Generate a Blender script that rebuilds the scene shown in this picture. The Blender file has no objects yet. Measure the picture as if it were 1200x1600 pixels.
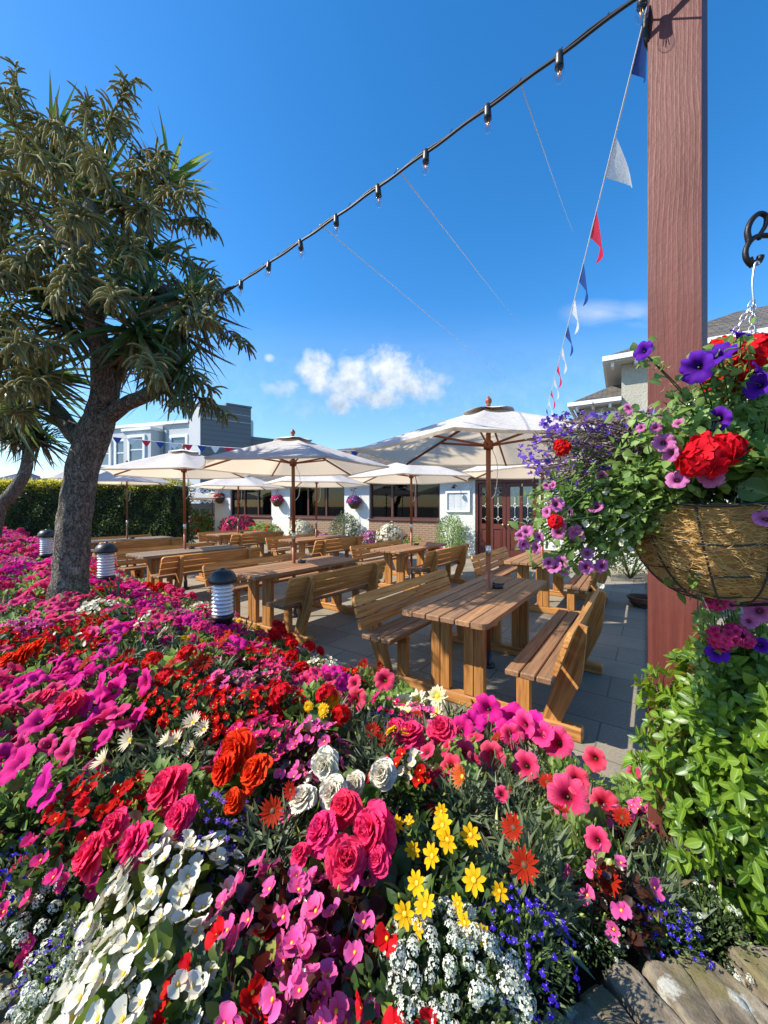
import bpy, math, random
import numpy as np
from mathutils import Vector, Matrix, noise as mnoise

S = bpy.context.scene
COL = S.collection
R = math.radians
rng = np.random.default_rng(7)
random.seed(7)

# ------------------------------------------------------------------ camera
F = 600.0; CX = 600.0; HY = 791.0; CAMH = 1.55
cam = bpy.data.cameras.new('camera'); camo = bpy.data.objects.new('camera', cam); COL.objects.link(camo)
camo.location = (0, 0, CAMH); camo.rotation_euler = (R(90), 0, 0)
cam.sensor_fit = 'HORIZONTAL'; cam.sensor_width = 36; cam.lens = 18
cam.shift_y = -9/1200; cam.clip_start = 0.02; cam.clip_end = 3000
S.camera = camo
S.view_settings.view_transform = 'Standard'; S.view_settings.look = 'None'
S.view_settings.gamma = 1; S.view_settings.exposure = 0.82
S.cycles.use_denoising = True
S.cycles.max_bounces = 8; S.cycles.transparent_max_bounces = 12
S.cycles.caustics_reflective = False; S.cycles.caustics_refractive = False

# ------------------------------------------------------------------ sun and sky
SUN_EL = 42.0
SUN_DIR = Vector((-0.985, -0.13, 0)).normalized()          # horizontal direction towards the sun
TOSUN = Vector((SUN_DIR.x*math.cos(R(SUN_EL)), SUN_DIR.y*math.cos(R(SUN_EL)), math.sin(R(SUN_EL))))
sl = bpy.data.lights.new('sun', 'SUN'); sl.energy = 4.6; sl.angle = R(0.5); sl.color = (1.0, 0.92, 0.79)
so = bpy.data.objects.new('sun', sl); COL.objects.link(so); so.location = (0, 0, 20)
so.rotation_euler = TOSUN.to_track_quat('Z', 'Y').to_euler()

W = bpy.data.worlds.new('World'); S.world = W; W.use_nodes = True
def build_world():
    nt = W.node_tree; N = nt.nodes; L = nt.links; N.clear()
    def mth(op, a, b=None, c=None, clamp=False):
        n = N.new('ShaderNodeMath'); n.operation = op; n.use_clamp = clamp
        for i, v in enumerate((a, b, c)):
            if v is None: continue
            if isinstance(v, (int, float)): n.inputs[i].default_value = v
            else: L.new(v, n.inputs[i])
        return n.outputs[0]
    sky = N.new('ShaderNodeTexSky'); sky.sky_type = 'NISHITA'; sky.sun_disc = False
    sky.sun_elevation = R(SUN_EL); sky.sun_rotation = math.atan2(SUN_DIR.x, SUN_DIR.y)
    sky.air_density = 1.0; sky.dust_density = 0.3; sky.ozone_density = 3.0
    hs = N.new('ShaderNodeHueSaturation'); hs.inputs['Saturation'].default_value = 1.34; hs.inputs['Value'].default_value = 1.0
    L.new(sky.outputs[0], hs.inputs['Color'])
    b1 = N.new('ShaderNodeBackground'); b1.inputs[1].default_value = 0.15; L.new(hs.outputs[0], b1.inputs[0])
    tc = N.new('ShaderNodeTexCoord'); sp = N.new('ShaderNodeSeparateXYZ'); L.new(tc.outputs['Generated'], sp.inputs[0])
    y = mth('MAXIMUM', sp.outputs[1], 0.02)
    u = mth('DIVIDE', sp.outputs[0], y); v = mth('DIVIDE', sp.outputs[2], y)
    cb = N.new('ShaderNodeCombineXYZ'); L.new(u, cb.inputs[0]); L.new(v, cb.inputs[1])
    def noise(scale, detail, dist=0.0, mapscale=None):
        n = N.new('ShaderNodeTexNoise'); n.inputs['Scale'].default_value = scale; n.inputs['Detail'].default_value = detail
        n.inputs['Roughness'].default_value = 0.6; n.inputs['Distortion'].default_value = dist
        src = cb.outputs[0]
        if mapscale:
            m = N.new('ShaderNodeMapping'); m.inputs['Scale'].default_value = mapscale[:3]
            m.inputs['Rotation'].default_value = (0, 0, mapscale[3]); L.new(src, m.inputs[0]); src = m.outputs[0]
        L.new(src, n.inputs['Vector']); return n.outputs['Fac']
    def blobs(lst):
        out = None
        for px, py, rx, ry in lst:
            cu, cv = (px-CX)/F, (HY-py)/F
            a = mth('DIVIDE', mth('SUBTRACT', u, cu), rx/F); b = mth('DIVIDE', mth('SUBTRACT', v, cv), ry/F)
            d = mth('SUBTRACT', 1.0, mth('SQRT', mth('ADD', mth('MULTIPLY', a, a), mth('MULTIPLY', b, b))))
            out = d if out is None else mth('SMOOTH_MAX', out, d, 0.12)
        return out
    n1 = noise(9, 8, 0.4); n2 = noise(26, 7, 0.2)
    nn = mth('ADD', mth('MULTIPLY', n1, 0.65), mth('MULTIPLY', n2, 0.35))
    bl = blobs([(497, 586, 42, 46), (548, 606, 66, 42), (552, 588, 44, 46), (612, 584, 64, 54), (648, 606, 60, 36), (590, 622, 76, 30), (530, 632, 30, 26)])
    e = mth('ADD', bl, mth('MULTIPLY', mth('SUBTRACT', nn, 0.5), 2.1))
    mr = N.new('ShaderNodeMapRange'); mr.interpolation_type = 'SMOOTHSTEP'
    mr.inputs['From Min'].default_value = 0.0; mr.inputs['From Max'].default_value = 0.85; L.new(e, mr.inputs['Value'])
    # lighter puffs nearby
    bl2 = blobs([(420, 560, 13, 10), (537, 638, 24, 26), (440, 606, 50, 22), (690, 596, 22, 16)])
    e2 = mth('ADD', bl2, mth('MULTIPLY', mth('SUBTRACT', nn, 0.5), 2.4))
    m2 = N.new('ShaderNodeMapRange'); m2.interpolation_type = 'SMOOTHSTEP'
    m2.inputs['From Min'].default_value = 0.0; m2.inputs['From Max'].default_value = 0.9; m2.inputs['To Max'].default_value = 0.6; L.new(e2, m2.inputs['Value'])
    # thin cirrus streaks low in the sky
    c1 = noise(3.0, 8, 0.6, (1.4, 5.0, 1, 0.25))
    bl3 = blobs([(935, 490, 70, 26), (1000, 492, 60, 26), (430, 640, 190, 60), (720, 640, 200, 42), (900, 620, 90, 30)])
    e3 = mth('MULTIPLY', mth('MAXIMUM', bl3, 0.0), mth('MAXIMUM', mth('SUBTRACT', c1, 0.36), 0.0))
    m3 = mth('MULTIPLY', e3, 1.7, clamp=True)
    hz = N.new('ShaderNodeMapRange'); hz.interpolation_type = 'SMOOTHSTEP'
    hz.inputs['From Min'].default_value = 0.55; hz.inputs['From Max'].default_value = 0.02; hz.inputs['To Max'].default_value = 0.52
    L.new(v, hz.inputs['Value'])
    m3 = mth('MAXIMUM', m3, mth('MULTIPLY', hz.outputs[0], mth('ADD', c1, 0.25)))
    mask = mth('MAXIMUM', mth('MAXIMUM', mr.outputs[0], m2.outputs[0]), m3, clamp=True)
    front = mth('GREATER_THAN', sp.outputs[1], 0.03)
    mask = mth('MULTIPLY', mask, front)
    # cloud colour: bright tops, blue grey bases
    cr = N.new('ShaderNodeValToRGB'); cr.color_ramp.elements[0].color = (0.42, 0.55, 0.70, 1); cr.color_ramp.elements[1].color = (0.93, 0.96, 1.0, 1)
    cr.color_ramp.elements[0].position = 0.18; cr.color_ramp.elements[1].position = 0.72
    sh = mth('ADD', mth('MULTIPLY', mth('SUBTRACT', v, 0.23), 3.2), mth('MULTIPLY', mth('SUBTRACT', n2, 0.35), 1.0))
    L.new(sh, cr.inputs[0])
    b2 = N.new('ShaderNodeBackground'); b2.inputs[1].default_value = 0.66; L.new(cr.outputs[0], b2.inputs[0])
    mx = N.new('ShaderNodeMixShader'); L.new(mth('MULTIPLY', mask, 0.94), mx.inputs[0]); L.new(b1.outputs[0], mx.inputs[1]); L.new(b2.outputs[0], mx.inputs[2])
    out = N.new('ShaderNodeOutputWorld'); L.new(mx.outputs[0], out.inputs[0])
build_world()

# ------------------------------------------------------------------ helpers
def V(*a): return np.array(a, float)
def unit(v):
    v = np.asarray(v, float); return v/np.maximum(np.linalg.norm(v, axis=-1, keepdims=True), 1e-9)
def at(x, y, Y): return V((x-CX)/F*Y, Y, CAMH-(y-HY)/F*Y)          # a point at distance Y along a sight line
def gp(x, y, z=0.0):
    Y = F*(CAMH-z)/(y-HY); return V((x-CX)/F*Y, Y, z)

class MB:
    """collects geometry for ONE mesh object"""
    def __init__(s): s.v = []; s.f = []; s.t = []; s.g = []; s.m = []; s.n = 0; s.smooth = True
    def add(s, v, f, m=0, t=None, g=None):
        v = np.asarray(v, float).reshape(-1, 3); k = len(v)
        s.v.append(v); s.t.append(np.zeros(k) if t is None else np.asarray(t, float).ravel())
        s.g.append(v.copy() if g is None else np.asarray(g, float).reshape(-1, 3))
        for q in f: s.f.append(tuple(int(i)+s.n for i in q))
        s.m.extend([m]*len(f)); s.n += k
    def mesh(s, name, mats, smooth=None):
        me = bpy.data.meshes.new(name)
        v = np.concatenate(s.v) if s.v else np.zeros((0, 3))
        me.from_pydata(v.tolist(), [], s.f)
        if not isinstance(mats, (list, tuple)): mats = [mats]
        for m in mats: me.materials.append(m)
        if len(mats) > 1: me.polygons.foreach_set('material_index', np.array(s.m, dtype=np.int32))
        a = me.attributes.new('t', 'FLOAT', 'POINT'); a.data.foreach_set('value', np.concatenate(s.t).astype(np.float32))
        a = me.attributes.new('gc', 'FLOAT_VECTOR', 'POINT'); a.data.foreach_set('vector', np.concatenate(s.g).astype(np.float32).ravel())
        sm = s.smooth if smooth is None else smooth
        me.polygons.foreach_set('use_smooth', np.full(len(me.polygons), sm))
        me.update(); return me

def link(name, me, parent=None, loc=None, M=None):
    o = bpy.data.objects.new(name, me); COL.objects.link(o)
    if parent is not None: o.parent = parent
    if loc is not None: o.location = [float(c) for c in loc]
    if M is not None: o.matrix_local = M
    return o
def obj(name, mb, mats, parent=None, smooth=None, loc=None):
    return link(name, mb.mesh(name, mats, smooth), parent, loc)
def tag(o, label, cat, group=None, kind=None):
    o['label'] = label; o['category'] = cat
    if group: o['group'] = group
    if kind: o['kind'] = kind
    return o
def thing(name, label, cat, loc=(0, 0, 0), rz=0.0, group=None):
    o = bpy.data.objects.new(name, None); o.empty_display_size = 0.1; COL.objects.link(o)
    o.location = [float(c) for c in loc]; o.rotation_euler = (0, 0, rz)
    return tag(o, label, cat, group)
def structure(o): o['kind'] = 'structure'; return o
CH = {}
def kids(o): return [c for c in o.children]
def dup(o, loc, rz=None, label=None, group=None, scale=None):
    r = o.copy(); COL.objects.link(r); r.location = [float(c) for c in loc]
    if rz is not None: r.rotation_euler = (0, 0, rz)
    if label: r['label'] = label
    if group: r['group'] = group
    if scale: r.scale = (scale,)*3 if isinstance(scale, (int, float)) else scale
    for ch in list(o.children):
        c = ch.copy(); COL.objects.link(c); c.parent = r
        for gch in list(ch.children):
            d = gch.copy(); COL.objects.link(d); d.parent = c
    return r

def frame(d, up=(0, 0, 1)):
    d = unit(d); up = np.asarray(up, float)
    if abs(np.dot(d, up)) > 0.98: up = V(1, 0, 0)
    s = unit(np.cross(d, up)); u = np.cross(s, d); return d, s, u

def box(mb, c, dims, ax=None, ch=0.0, m=0, grain=None):
    """box with chamfered long edges: dims along axes; grain coordinate = local position + random offset"""
    c = np.asarray(c, float); dx, dy, dz = [q/2 for q in dims]
    A = np.eye(3) if ax is None else np.asarray([unit(a) for a in ax])
    off = rng.uniform(-50, 50, 3) if grain is None else grain
    if ch <= 0:
        L = np.array([[x, y, z] for x in (-dx, dx) for y in (-dy, dy) for z in (-dz, dz)])
        f = [(0, 1, 3, 2), (4, 6, 7, 5), (0, 4, 5, 1), (2, 3, 7, 6), (0, 2, 6, 4), (1, 5, 7, 3)]
    else:
        k = ch
        sec = [(-dy+k, -dz), (dy-k, -dz), (dy, -dz+k), (dy, dz-k), (dy-k, dz), (-dy+k, dz), (-dy, dz-k), (-dy, -dz+k)]
        ins = [(y*(1-k/dy), z*(1-k/dz)) for y, z in sec]
        L = np.array([[-dx, y, z] for y, z in ins]+[[-dx+k, y, z] for y, z in sec]+[[dx-k, y, z] for y, z in sec]+[[dx, y, z] for y, z in ins])
        f = []
        for r in range(3):
            for i in range(8):
                j = (i+1) % 8; f.append((r*8+i, r*8+j, r*8+8+j, r*8+8+i))
        f = [tuple(reversed(q)) for q in f]
        f.append(tuple(range(8))); f.append(tuple(reversed(range(24, 32))))
    mb.add(c+L@A, f, m, None, L+off)

def beam(mb, p, q, w, h, up=(0, 0, 1), ch=0.004, m=0):
    p = np.asarray(p, float); q = np.asarray(q, float); d, s, u = frame(q-p, up)
    box(mb, (p+q)/2, (np.linalg.norm(q-p), w, h), (d, s, u), ch, m)

def prism(mb, outline, c, ax, th, m=0):
    """flat outline (list of 2-D points) in the plane of ax[0], ax[1], given thickness along ax[2]"""
    A = np.asarray([unit(a) for a in ax]); n = len(outline); off = rng.uniform(-50, 50, 3)
    o2 = np.asarray(outline, float)
    L = np.concatenate([np.c_[o2, np.full(n, -th/2)], np.c_[o2, np.full(n, th/2)]])
    f = [tuple(reversed(range(n))), tuple(range(n, 2*n))]+[(i, (i+1) % n, n+(i+1) % n, n+i) for i in range(n)]
    mb.add(np.asarray(c, float)+L@A, f, m, None, L+off)

def rounded(w, h, r, k=5, corners=(1, 1, 1, 1)):
    pts = []
    for i, (sx, sy) in enumerate(((1, -1), (1, 1), (-1, 1), (-1, -1))):
        cx, cy = sx*(w/2-r), sy*(h/2-r); a0 = (-90, 0, 90, 180)[i]
        if not corners[i]: pts.append((sx*w/2, sy*h/2)); continue
        for j in range(k): a = R(a0+90*j/(k-1)); pts.append((cx+r*math.cos(a), cy+r*math.sin(a)))
    return pts

def tube(mb, pts, rad, sides=8, m=0, caps=True, nz=0.0, nfreq=6.0, tval=None):
    P = np.asarray(pts, float); n = len(P); rad = np.full(n, rad) if np.isscalar(rad) else np.asarray(rad, float)
    T = unit(np.gradient(P, axis=0)); up = V(0, 0, 1) if abs(T[0][2]) < 0.9 else V(1, 0, 0)
    s = unit(np.cross(T[0], up)); vs = []; gs = []; ln = 0
    for i in range(n):
        s = unit(s-T[i]*np.dot(s, T[i])); u = np.cross(T[i], s)
        if i: ln += np.linalg.norm(P[i]-P[i-1])
        for j in range(sides):
            a = 2*math.pi*j/sides; dirv = s*math.cos(a)+u*math.sin(a); r = rad[i]
            if nz: r *= 1+nz*mnoise.noise(Vector(P[i]*nfreq+dirv*2.0))
            vs.append(P[i]+dirv*r); gs.append((ln, math.cos(a)*rad[i], math.sin(a)*rad[i]))
    f = [(i*sides+j, i*sides+(j+1) % sides, (i+1)*sides+(j+1) % sides, (i+1)*sides+j) for i in range(n-1) for j in range(sides)]
    if caps: f += [tuple(reversed(range(sides))), tuple(range((n-1)*sides, n*sides))]
    t = None if tval is None else np.full(len(vs), tval)
    mb.add(vs, f, m, t, gs)

def curve(pts, n=8):
    """Catmull-Rom through the points"""
    P = np.asarray(pts, float); P = np.concatenate([[2*P[0]-P[1]], P, [2*P[-1]-P[-2]]]); out = []
    for i in range(1, len(P)-2):
        for t in np.linspace(0, 1, n, endpoint=False):
            a, b, c, d = P[i-1:i+3]
            out.append(0.5*((2*b)+(-a+c)*t+(2*a-5*b+4*c-d)*t*t+(-a+3*b-3*c+d)*t**3))
    out.append(P[-2]); return np.array(out)

def lathe(mb, prof, c=(0, 0, 0), sides=20, m=0, sx=1.0, sy=1.0):
    c = np.asarray(c, float); n = len(prof); vs = []
    for r, z in prof:
        for j in range(sides):
            a = 2*math.pi*j/sides; vs.append(c+V(r*math.cos(a)*sx, r*math.sin(a)*sy, z))
    f = [(i*sides+j, i*sides+(j+1) % sides, (i+1)*sides+(j+1) % sides, (i+1)*sides+j) for i in range(n-1) for j in range(sides)]
    f += [tuple(reversed(range(sides))), tuple(range((n-1)*sides, n*sides))]
    mb.add(vs, f, m)

WSHAPE = {
    'ovate': lambda t: np.sin(np.pi*np.clip(t, 0, 1)**0.75)**0.9,
    'lance': lambda t: np.sin(np.pi*np.clip(t, 0, 1)**0.62)**1.1,
    'sword': lambda t: np.minimum(1, 0.55+1.5*t)*np.clip((1-t)*2.2, 0, 1)**0.8,
    'obov': lambda t: np.sqrt(np.clip(1-((t-0.62)/0.40)**2, 0, 1))*(t > 0.62)+(0.22+0.78*np.clip(t/0.62, 0, 1)**0.9)*(t <= 0.62),
    'ellip': lambda t: np.sin(np.pi*np.clip(t, 0, 1)**0.9)**0.62,
    'round': lambda t: np.sqrt(np.clip(1-(2*np.clip(t, 0, 1)-1)**2, 0, 1)),
    'petal': lambda t: (0.35+0.65*np.clip(t/0.55, 0, 1)**0.8)*np.where(t > 0.7, np.clip((1-t)/0.3, 0, 1)**0.55, 1.0),
    'gaz': lambda t: (0.5+0.5*np.clip(t/0.5, 0, 1))*np.where(t > 0.6, np.clip((1-t)/0.4, 0, 1)**0.8, 1.0),
}
def leaves(mb, base, d, nrm, L, Wd, bend=0.0, fold=0.15, segs=4, cols=3, shape='ovate', m=0, ruffle=0.0, rk=5.0, t0=0.0, t1=1.0):
    """many leaves or petals at once: base, d (along), nrm (face) are Nx3; L, Wd, bend scalars or N"""
    base = np.atleast_2d(np.asarray(base, float)); N = max(len(base), len(np.atleast_2d(d))); base = np.broadcast_to(base, (N, 3))
    d = unit(np.broadcast_to(d, (N, 3))); nrm = np.broadcast_to(nrm, (N, 3)); s = unit(np.cross(d, nrm)); nn = unit(np.cross(s, d))
    L = np.broadcast_to(np.asarray(L, float), (N,)); Wd = np.broadcast_to(np.asarray(Wd, float), (N,)); bend = np.broadcast_to(np.asarray(bend, float), (N,))
    t = np.linspace(0, 1, segs+1); c = np.linspace(-1, 1, cols); w = WSHAPE[shape](t); w = np.maximum(w, 0.03)
    T, C = np.meshgrid(t, c, indexing='ij'); WW = np.broadcast_to(w[:, None], T.shape)
    mid = base[:, None, None]+d[:, None, None]*(L[:, None, None, None]*T[None, ..., None])+nn[:, None, None]*((bend*L)[:, None, None, None]*(T**2)[None, ..., None])
    lat = (Wd[:, None, None]*WW*C)[..., None]*s[:, None, None]
    ph = rng.uniform(0, 6.28, N)[:, None, None]
    hgt = (fold*Wd[:, None, None]*WW*C**2)
    if ruffle: hgt = hgt+ruffle*L[:, None, None]*np.sin(rk*C[None]+ph)*T[None]**1.5
    P = mid+lat+hgt[..., None]*nn[:, None, None]
    k = (segs+1)*cols; idx = np.arange(k).reshape(segs+1, cols)
    q = np.stack([idx[:-1, :-1], idx[:-1, 1:], idx[1:, 1:], idx[1:, :-1]], -1).reshape(-1, 4)
    Fc = (q[None]+np.arange(N)[:, None, None]*k).reshape(-1, 4)
    tt = np.broadcast_to((t0+(t1-t0)*T)[None], (N, segs+1, cols))
    gg = np.stack([np.broadcast_to(T[None], tt.shape), np.broadcast_to(C[None], tt.shape), tt], -1)
    mb.add(P.reshape(-1, 3), Fc, m, tt.ravel(), gg.reshape(-1, 3))

def rnd_dirs(n, zmin=-1.0, zmax=1.0):
    z = rng.uniform(zmin, zmax, n); a = rng.uniform(0, 2*np.pi, n); r = np.sqrt(1-z*z)
    return np.c_[r*np.cos(a), r*np.sin(a), z]

# ------------------------------------------------------------------ materials
def newmat(name):
    m = bpy.data.materials.new(name); m.use_nodes = True; nt = m.node_tree
    return m, nt, nt.nodes['Principled BSDF'], nt.nodes['Material Output']
def nd(nt, typ, **kw):
    n = nt.nodes.new(typ)
    for k, v in kw.items():
        if k in n.inputs.keys() if hasattr(n.inputs, 'keys') else False: n.inputs[k].default_value = v
        else: setattr(n, k, v)
    return n
def ramp(nt, src, stops, interp='LINEAR'):
    r = nt.nodes.new('ShaderNodeValToRGB'); r.color_ramp.interpolation = interp
    e = r.color_ramp.elements
    while len(e) < len(stops): e.new(0.5)
    for i, (p, c) in enumerate(stops): e[i].position = p; e[i].color = (*c, 1)
    nt.links.new(src, r.inputs[0]); return r.outputs[0]
def noise_n(nt, vec, scale, detail=4, rough=0.55, mp=None):
    if mp is not None:
        m = nt.nodes.new('ShaderNodeMapping'); m.inputs['Scale'].default_value = mp; nt.links.new(vec, m.inputs[0]); vec = m.outputs[0]
    n = nt.nodes.new('ShaderNodeTexNoise'); n.inputs['Scale'].default_value = scale; n.inputs['Detail'].default_value = detail; n.inputs['Roughness'].default_value = rough
    if vec is not None: nt.links.new(vec, n.inputs['Vector'])
    return n.outputs['Fac']
def mixc(nt, fac, a, b, mode='MIX'):
    m = nt.nodes.new('ShaderNodeMix'); m.data_type = 'RGBA'; m.blend_type = mode
    for i, v in ((0, fac), (6, a), (7, b)):
        if isinstance(v, (int, float)): m.inputs[i].default_value = v
        elif isinstance(v, tuple): m.inputs[i].default_value = (*v, 1)
        else: nt.links.new(v, m.inputs[i])
    return m.outputs[2]
def bump(nt, h, strength, dist, bsdf, prev=None):
    b = nt.nodes.new('ShaderNodeBump'); b.inputs['Strength'].default_value = strength; b.inputs['Distance'].default_value = dist
    nt.links.new(h, b.inputs['Height'])
    if prev is not None: nt.links.new(prev, b.inputs['Normal'])
    nt.links.new(b.outputs[0], bsdf.inputs['Normal']); return b.outputs[0]
def coord(nt, which='Object'): return nt.nodes.new('ShaderNodeTexCoord').outputs[which]
def attr(nt, name, out='Fac'):
    a = nt.nodes.new('ShaderNodeAttribute'); a.attribute_name = name; return a.outputs[out]
def rand_island(nt): return nt.nodes.new('ShaderNodeNewGeometry').outputs['Random Per Island']
def rand_obj(nt): return nt.nodes.new('ShaderNodeObjectInfo').outputs['Random']
def thin(nt, bsdf, out, color, fac):
    """adds light coming through a thin leaf, petal or cloth"""
    tr = nt.nodes.new('ShaderNodeBsdfTranslucent'); mx = nt.nodes.new('ShaderNodeMixShader'); mx.inputs[0].default_value = fac
    if isinstance(color, tuple): tr.inputs[0].default_value = (*color, 1)
    else: nt.links.new(color, tr.inputs[0])
    nt.links.new(bsdf.outputs[0], mx.inputs[1]); nt.links.new(tr.outputs[0], mx.inputs[2]); nt.links.new(mx.outputs[0], out.inputs[0])

def mat_plain(name, col, rough=0.5, metal=0.0, var=0.12, scale=6.0, bmp=0.0, spec=0.5):
    m, nt, b, o = newmat(name)
    n = noise_n(nt, coord(nt), scale, 5)
    c = mixc(nt, n, tuple(x*(1-var) for x in col), tuple(min(1, x*(1+var)) for x in col))
    nt.links.new(c, b.inputs['Base Color']); b.inputs['Roughness'].default_value = rough; b.inputs['Metallic'].default_value = metal
    b.inputs['Specular IOR Level'].default_value = spec
    if bmp: bump(nt, noise_n(nt, coord(nt), scale*6, 4), bmp, 0.004, b)
    return m

def mat_leaf(name, c1, c2, rough=0.45, tr=0.25, trc=None, spec=0.5, rib=None):
    m, nt, b, o = newmat(name)
    c = mixc(nt, rand_island(nt), c1, c2)
    hs = nt.nodes.new('ShaderNodeHueSaturation'); nt.links.new(c, hs.inputs['Color'])
    mr = nt.nodes.new('ShaderNodeMapRange'); mr.inputs['To Min'].default_value = 0.75; mr.inputs['To Max'].default_value = 1.25
    nt.links.new(rand_obj(nt), mr.inputs['Value']); nt.links.new(mr.outputs[0], hs.inputs['Value'])
    c = hs.outputs[0]
    if rib:
        sp = nt.nodes.new('ShaderNodeSeparateXYZ'); nt.links.new(attr(nt, 'gc', 'Vector'), sp.inputs[0])
        a = nt.nodes.new('ShaderNodeMath'); a.operation = 'ABSOLUTE'; nt.links.new(sp.outputs[1], a.inputs[0])
        f = nt.nodes.new('ShaderNodeMapRange'); f.inputs['From Min'].default_value = 0.22; f.inputs['From Max'].default_value = 0.04; nt.links.new(a.outputs[0], f.inputs['Value'])
        c = mixc(nt, f.outputs[0], c, rib)
    nt.links.new(c, b.inputs['Base Color']); b.inputs['Roughness'].default_value = rough; b.inputs['Specular IOR Level'].default_value = spec
    thin(nt, b, o, trc or tuple(min(1, x*1.9) for x in c2), tr)
    return m

def mat_petal(name, stops, tr=0.3, rough=0.7, vein=0.0, hue=0.012, val=0.12):
    m, nt, b, o = newmat(name)
    c = ramp(nt, attr(nt, 't'), stops)
    hs = nt.nodes.new('ShaderNodeHueSaturation'); nt.links.new(c, hs.inputs['Color'])
    for src, inp, lo, hi in ((rand_obj(nt), 'Hue', 0.5-hue, 0.5+hue), (rand_island(nt), 'Value', 1-val, 1+val)):
        mr = nt.nodes.new('ShaderNodeMapRange'); mr.inputs['To Min'].default_value = lo; mr.inputs['To Max'].default_value = hi
        nt.links.new(src, mr.inputs['Value']); nt.links.new(mr.outputs[0], hs.inputs[inp])
    c = hs.outputs[0]
    if vein:
        n = noise_n(nt, attr(nt, 'gc', 'Vector'), 3.0, 3, 0.6, (0.6, 5.0, 1.0))
        c = mixc(nt, ramp(nt, n, [(0.35, (vein,)*3), (0.6, (0, 0, 0))]), c, stops[0][1])
    fn = noise_n(nt, attr(nt, 'gc', 'Vector'), 5.0, 5, 0.7, (1.0, 2.5, 1.0)); c = mixc(nt, ramp(nt, fn, [(0.35, (0.30,)*3), (0.62, (0, 0, 0))]), c, tuple(x*0.62 for x in stops[-1][1]))
    nt.links.new(c, b.inputs['Base Color']); b.inputs['Roughness'].default_value = rough; b.inputs['Specular IOR Level'].default_value = 0.14
    thin(nt, b, o, c, tr); return m

def mat_wood(name, c_dark, c_mid, c_light, rough=0.55, grey=0.0, gl=0.35):
    m, nt, b, o = newmat(name); g = attr(nt, 'gc', 'Vector')
    n1 = noise_n(nt, g, 2.2, 6, 0.6, (1.2, 22, 22)); n2 = noise_n(nt, g, 1.0, 3, 0.5, (0.5, 2.0, 2.0)); n3 = noise_n(nt, g, 3.0, 8, 0.7, (2, 60, 60))
    c = ramp(nt, n1, [(0.28, c_dark), (0.5, c_mid), (0.75, c_light)])
    isl = rand_island(nt)
    hs = nt.nodes.new('ShaderNodeHueSaturation'); nt.links.new(c, hs.inputs['Color'])
    mr = nt.nodes.new('ShaderNodeMapRange'); mr.inputs['To Min'].default_value = 0.72; mr.inputs['To Max'].default_value = 1.28
    nt.links.new(isl, mr.inputs['Value']); nt.links.new(mr.outputs[0], hs.inputs['Value']); c = hs.outputs[0]
    # knots
    vo = nt.nodes.new('ShaderNodeTexVoronoi'); vo.inputs['Scale'].default_value = 2.6; vo.inputs['Randomness'].default_value = 1
    mp = nt.nodes.new('ShaderNodeMapping'); mp.inputs['Scale'].default_value = (1.0, 3.2, 3.2); nt.links.new(g, mp.inputs[0]); nt.links.new(mp.outputs[0], vo.inputs['Vector'])
    c = mixc(nt, ramp(nt, vo.outputs['Distance'], [(0.03, (0.85,)*3), (0.11, (0, 0, 0))]), c, tuple(x*0.5 for x in c_dark))
    c = mixc(nt, ramp(nt, n2, [(0.45, (0, 0, 0)), (0.8, (0.5,)*3)]), c, tuple(x*0.75 for x in c_mid))
    if grey:
        c = mixc(nt, ramp(nt, n2, [(0.3, (grey*0.4,)*3), (0.62, (grey,)*3)]), c, (0.19, 0.15, 0.115))
    nt.links.new(c, b.inputs['Base Color']); b.inputs['Roughness'].default_value = rough; b.inputs['Specular IOR Level'].default_value = gl
    bump(nt, n3, 0.35, 0.004, b); return m

M = {}
M['bench_wood'] = mat_wood('bench_wood', (0.20, 0.080, 0.020), (0.44, 0.195, 0.052), (0.60, 0.31, 0.105))
M['top_wood'] = mat_wood('weathered_table_wood', (0.12, 0.052, 0.021), (0.30, 0.145, 0.058), (0.46, 0.245, 0.105), 0.6, 0.3)
M['grey_wood'] = mat_wood('silvered_table_wood', (0.10, 0.065, 0.04), (0.23, 0.165, 0.11), (0.34, 0.26, 0.18), 0.7, 0.7)
M['pole_wood'] = mat_wood('umbrella_pole_wood', (0.12, 0.028, 0.010), (0.23, 0.062, 0.020), (0.33, 0.10, 0.035), 0.4, 0, 0.5)
M['iron'] = mat_plain('dark_iron', (0.020, 0.017, 0.016), 0.45, 0.6, 0.3, 30, 0.3)
M['black_plastic'] = mat_plain('black_plastic', (0.018, 0.020, 0.024), 0.42, 0, 0.2, 12, 0.15)
M['steel'] = mat_plain('galvanised_steel', (0.55, 0.56, 0.57), 0.35, 0.9, 0.15, 40)
M['white_paint'] = mat_plain('white_paint', (0.78, 0.79, 0.78), 0.5, 0, 0.04, 3)
M['grey_paint'] = mat_plain('pale_grey_paint', (0.60, 0.61, 0.61), 0.6, 0, 0.06, 0.6)
M['lead'] = mat_plain('lead_grey', (0.16, 0.17, 0.18), 0.6, 0, 0.2, 5)
M['navy_cloth'] = mat_plain('navy_cloth', (0.018, 0.03, 0.085), 0.8, 0, 0.15, 5)
M['burgundy'] = mat_plain('burgundy_door_paint', (0.105, 0.023, 0.017), 0.38, 0, 0.12, 5, 0.06)
M['brown_frame'] = mat_plain('brown_window_frame', (0.085, 0.030, 0.026), 0.4, 0, 0.15, 5)
M['louvre'] = mat_plain('bollard_louvre', (0.82, 0.83, 0.84), 0.35, 0.2, 0.05, 8)

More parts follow.
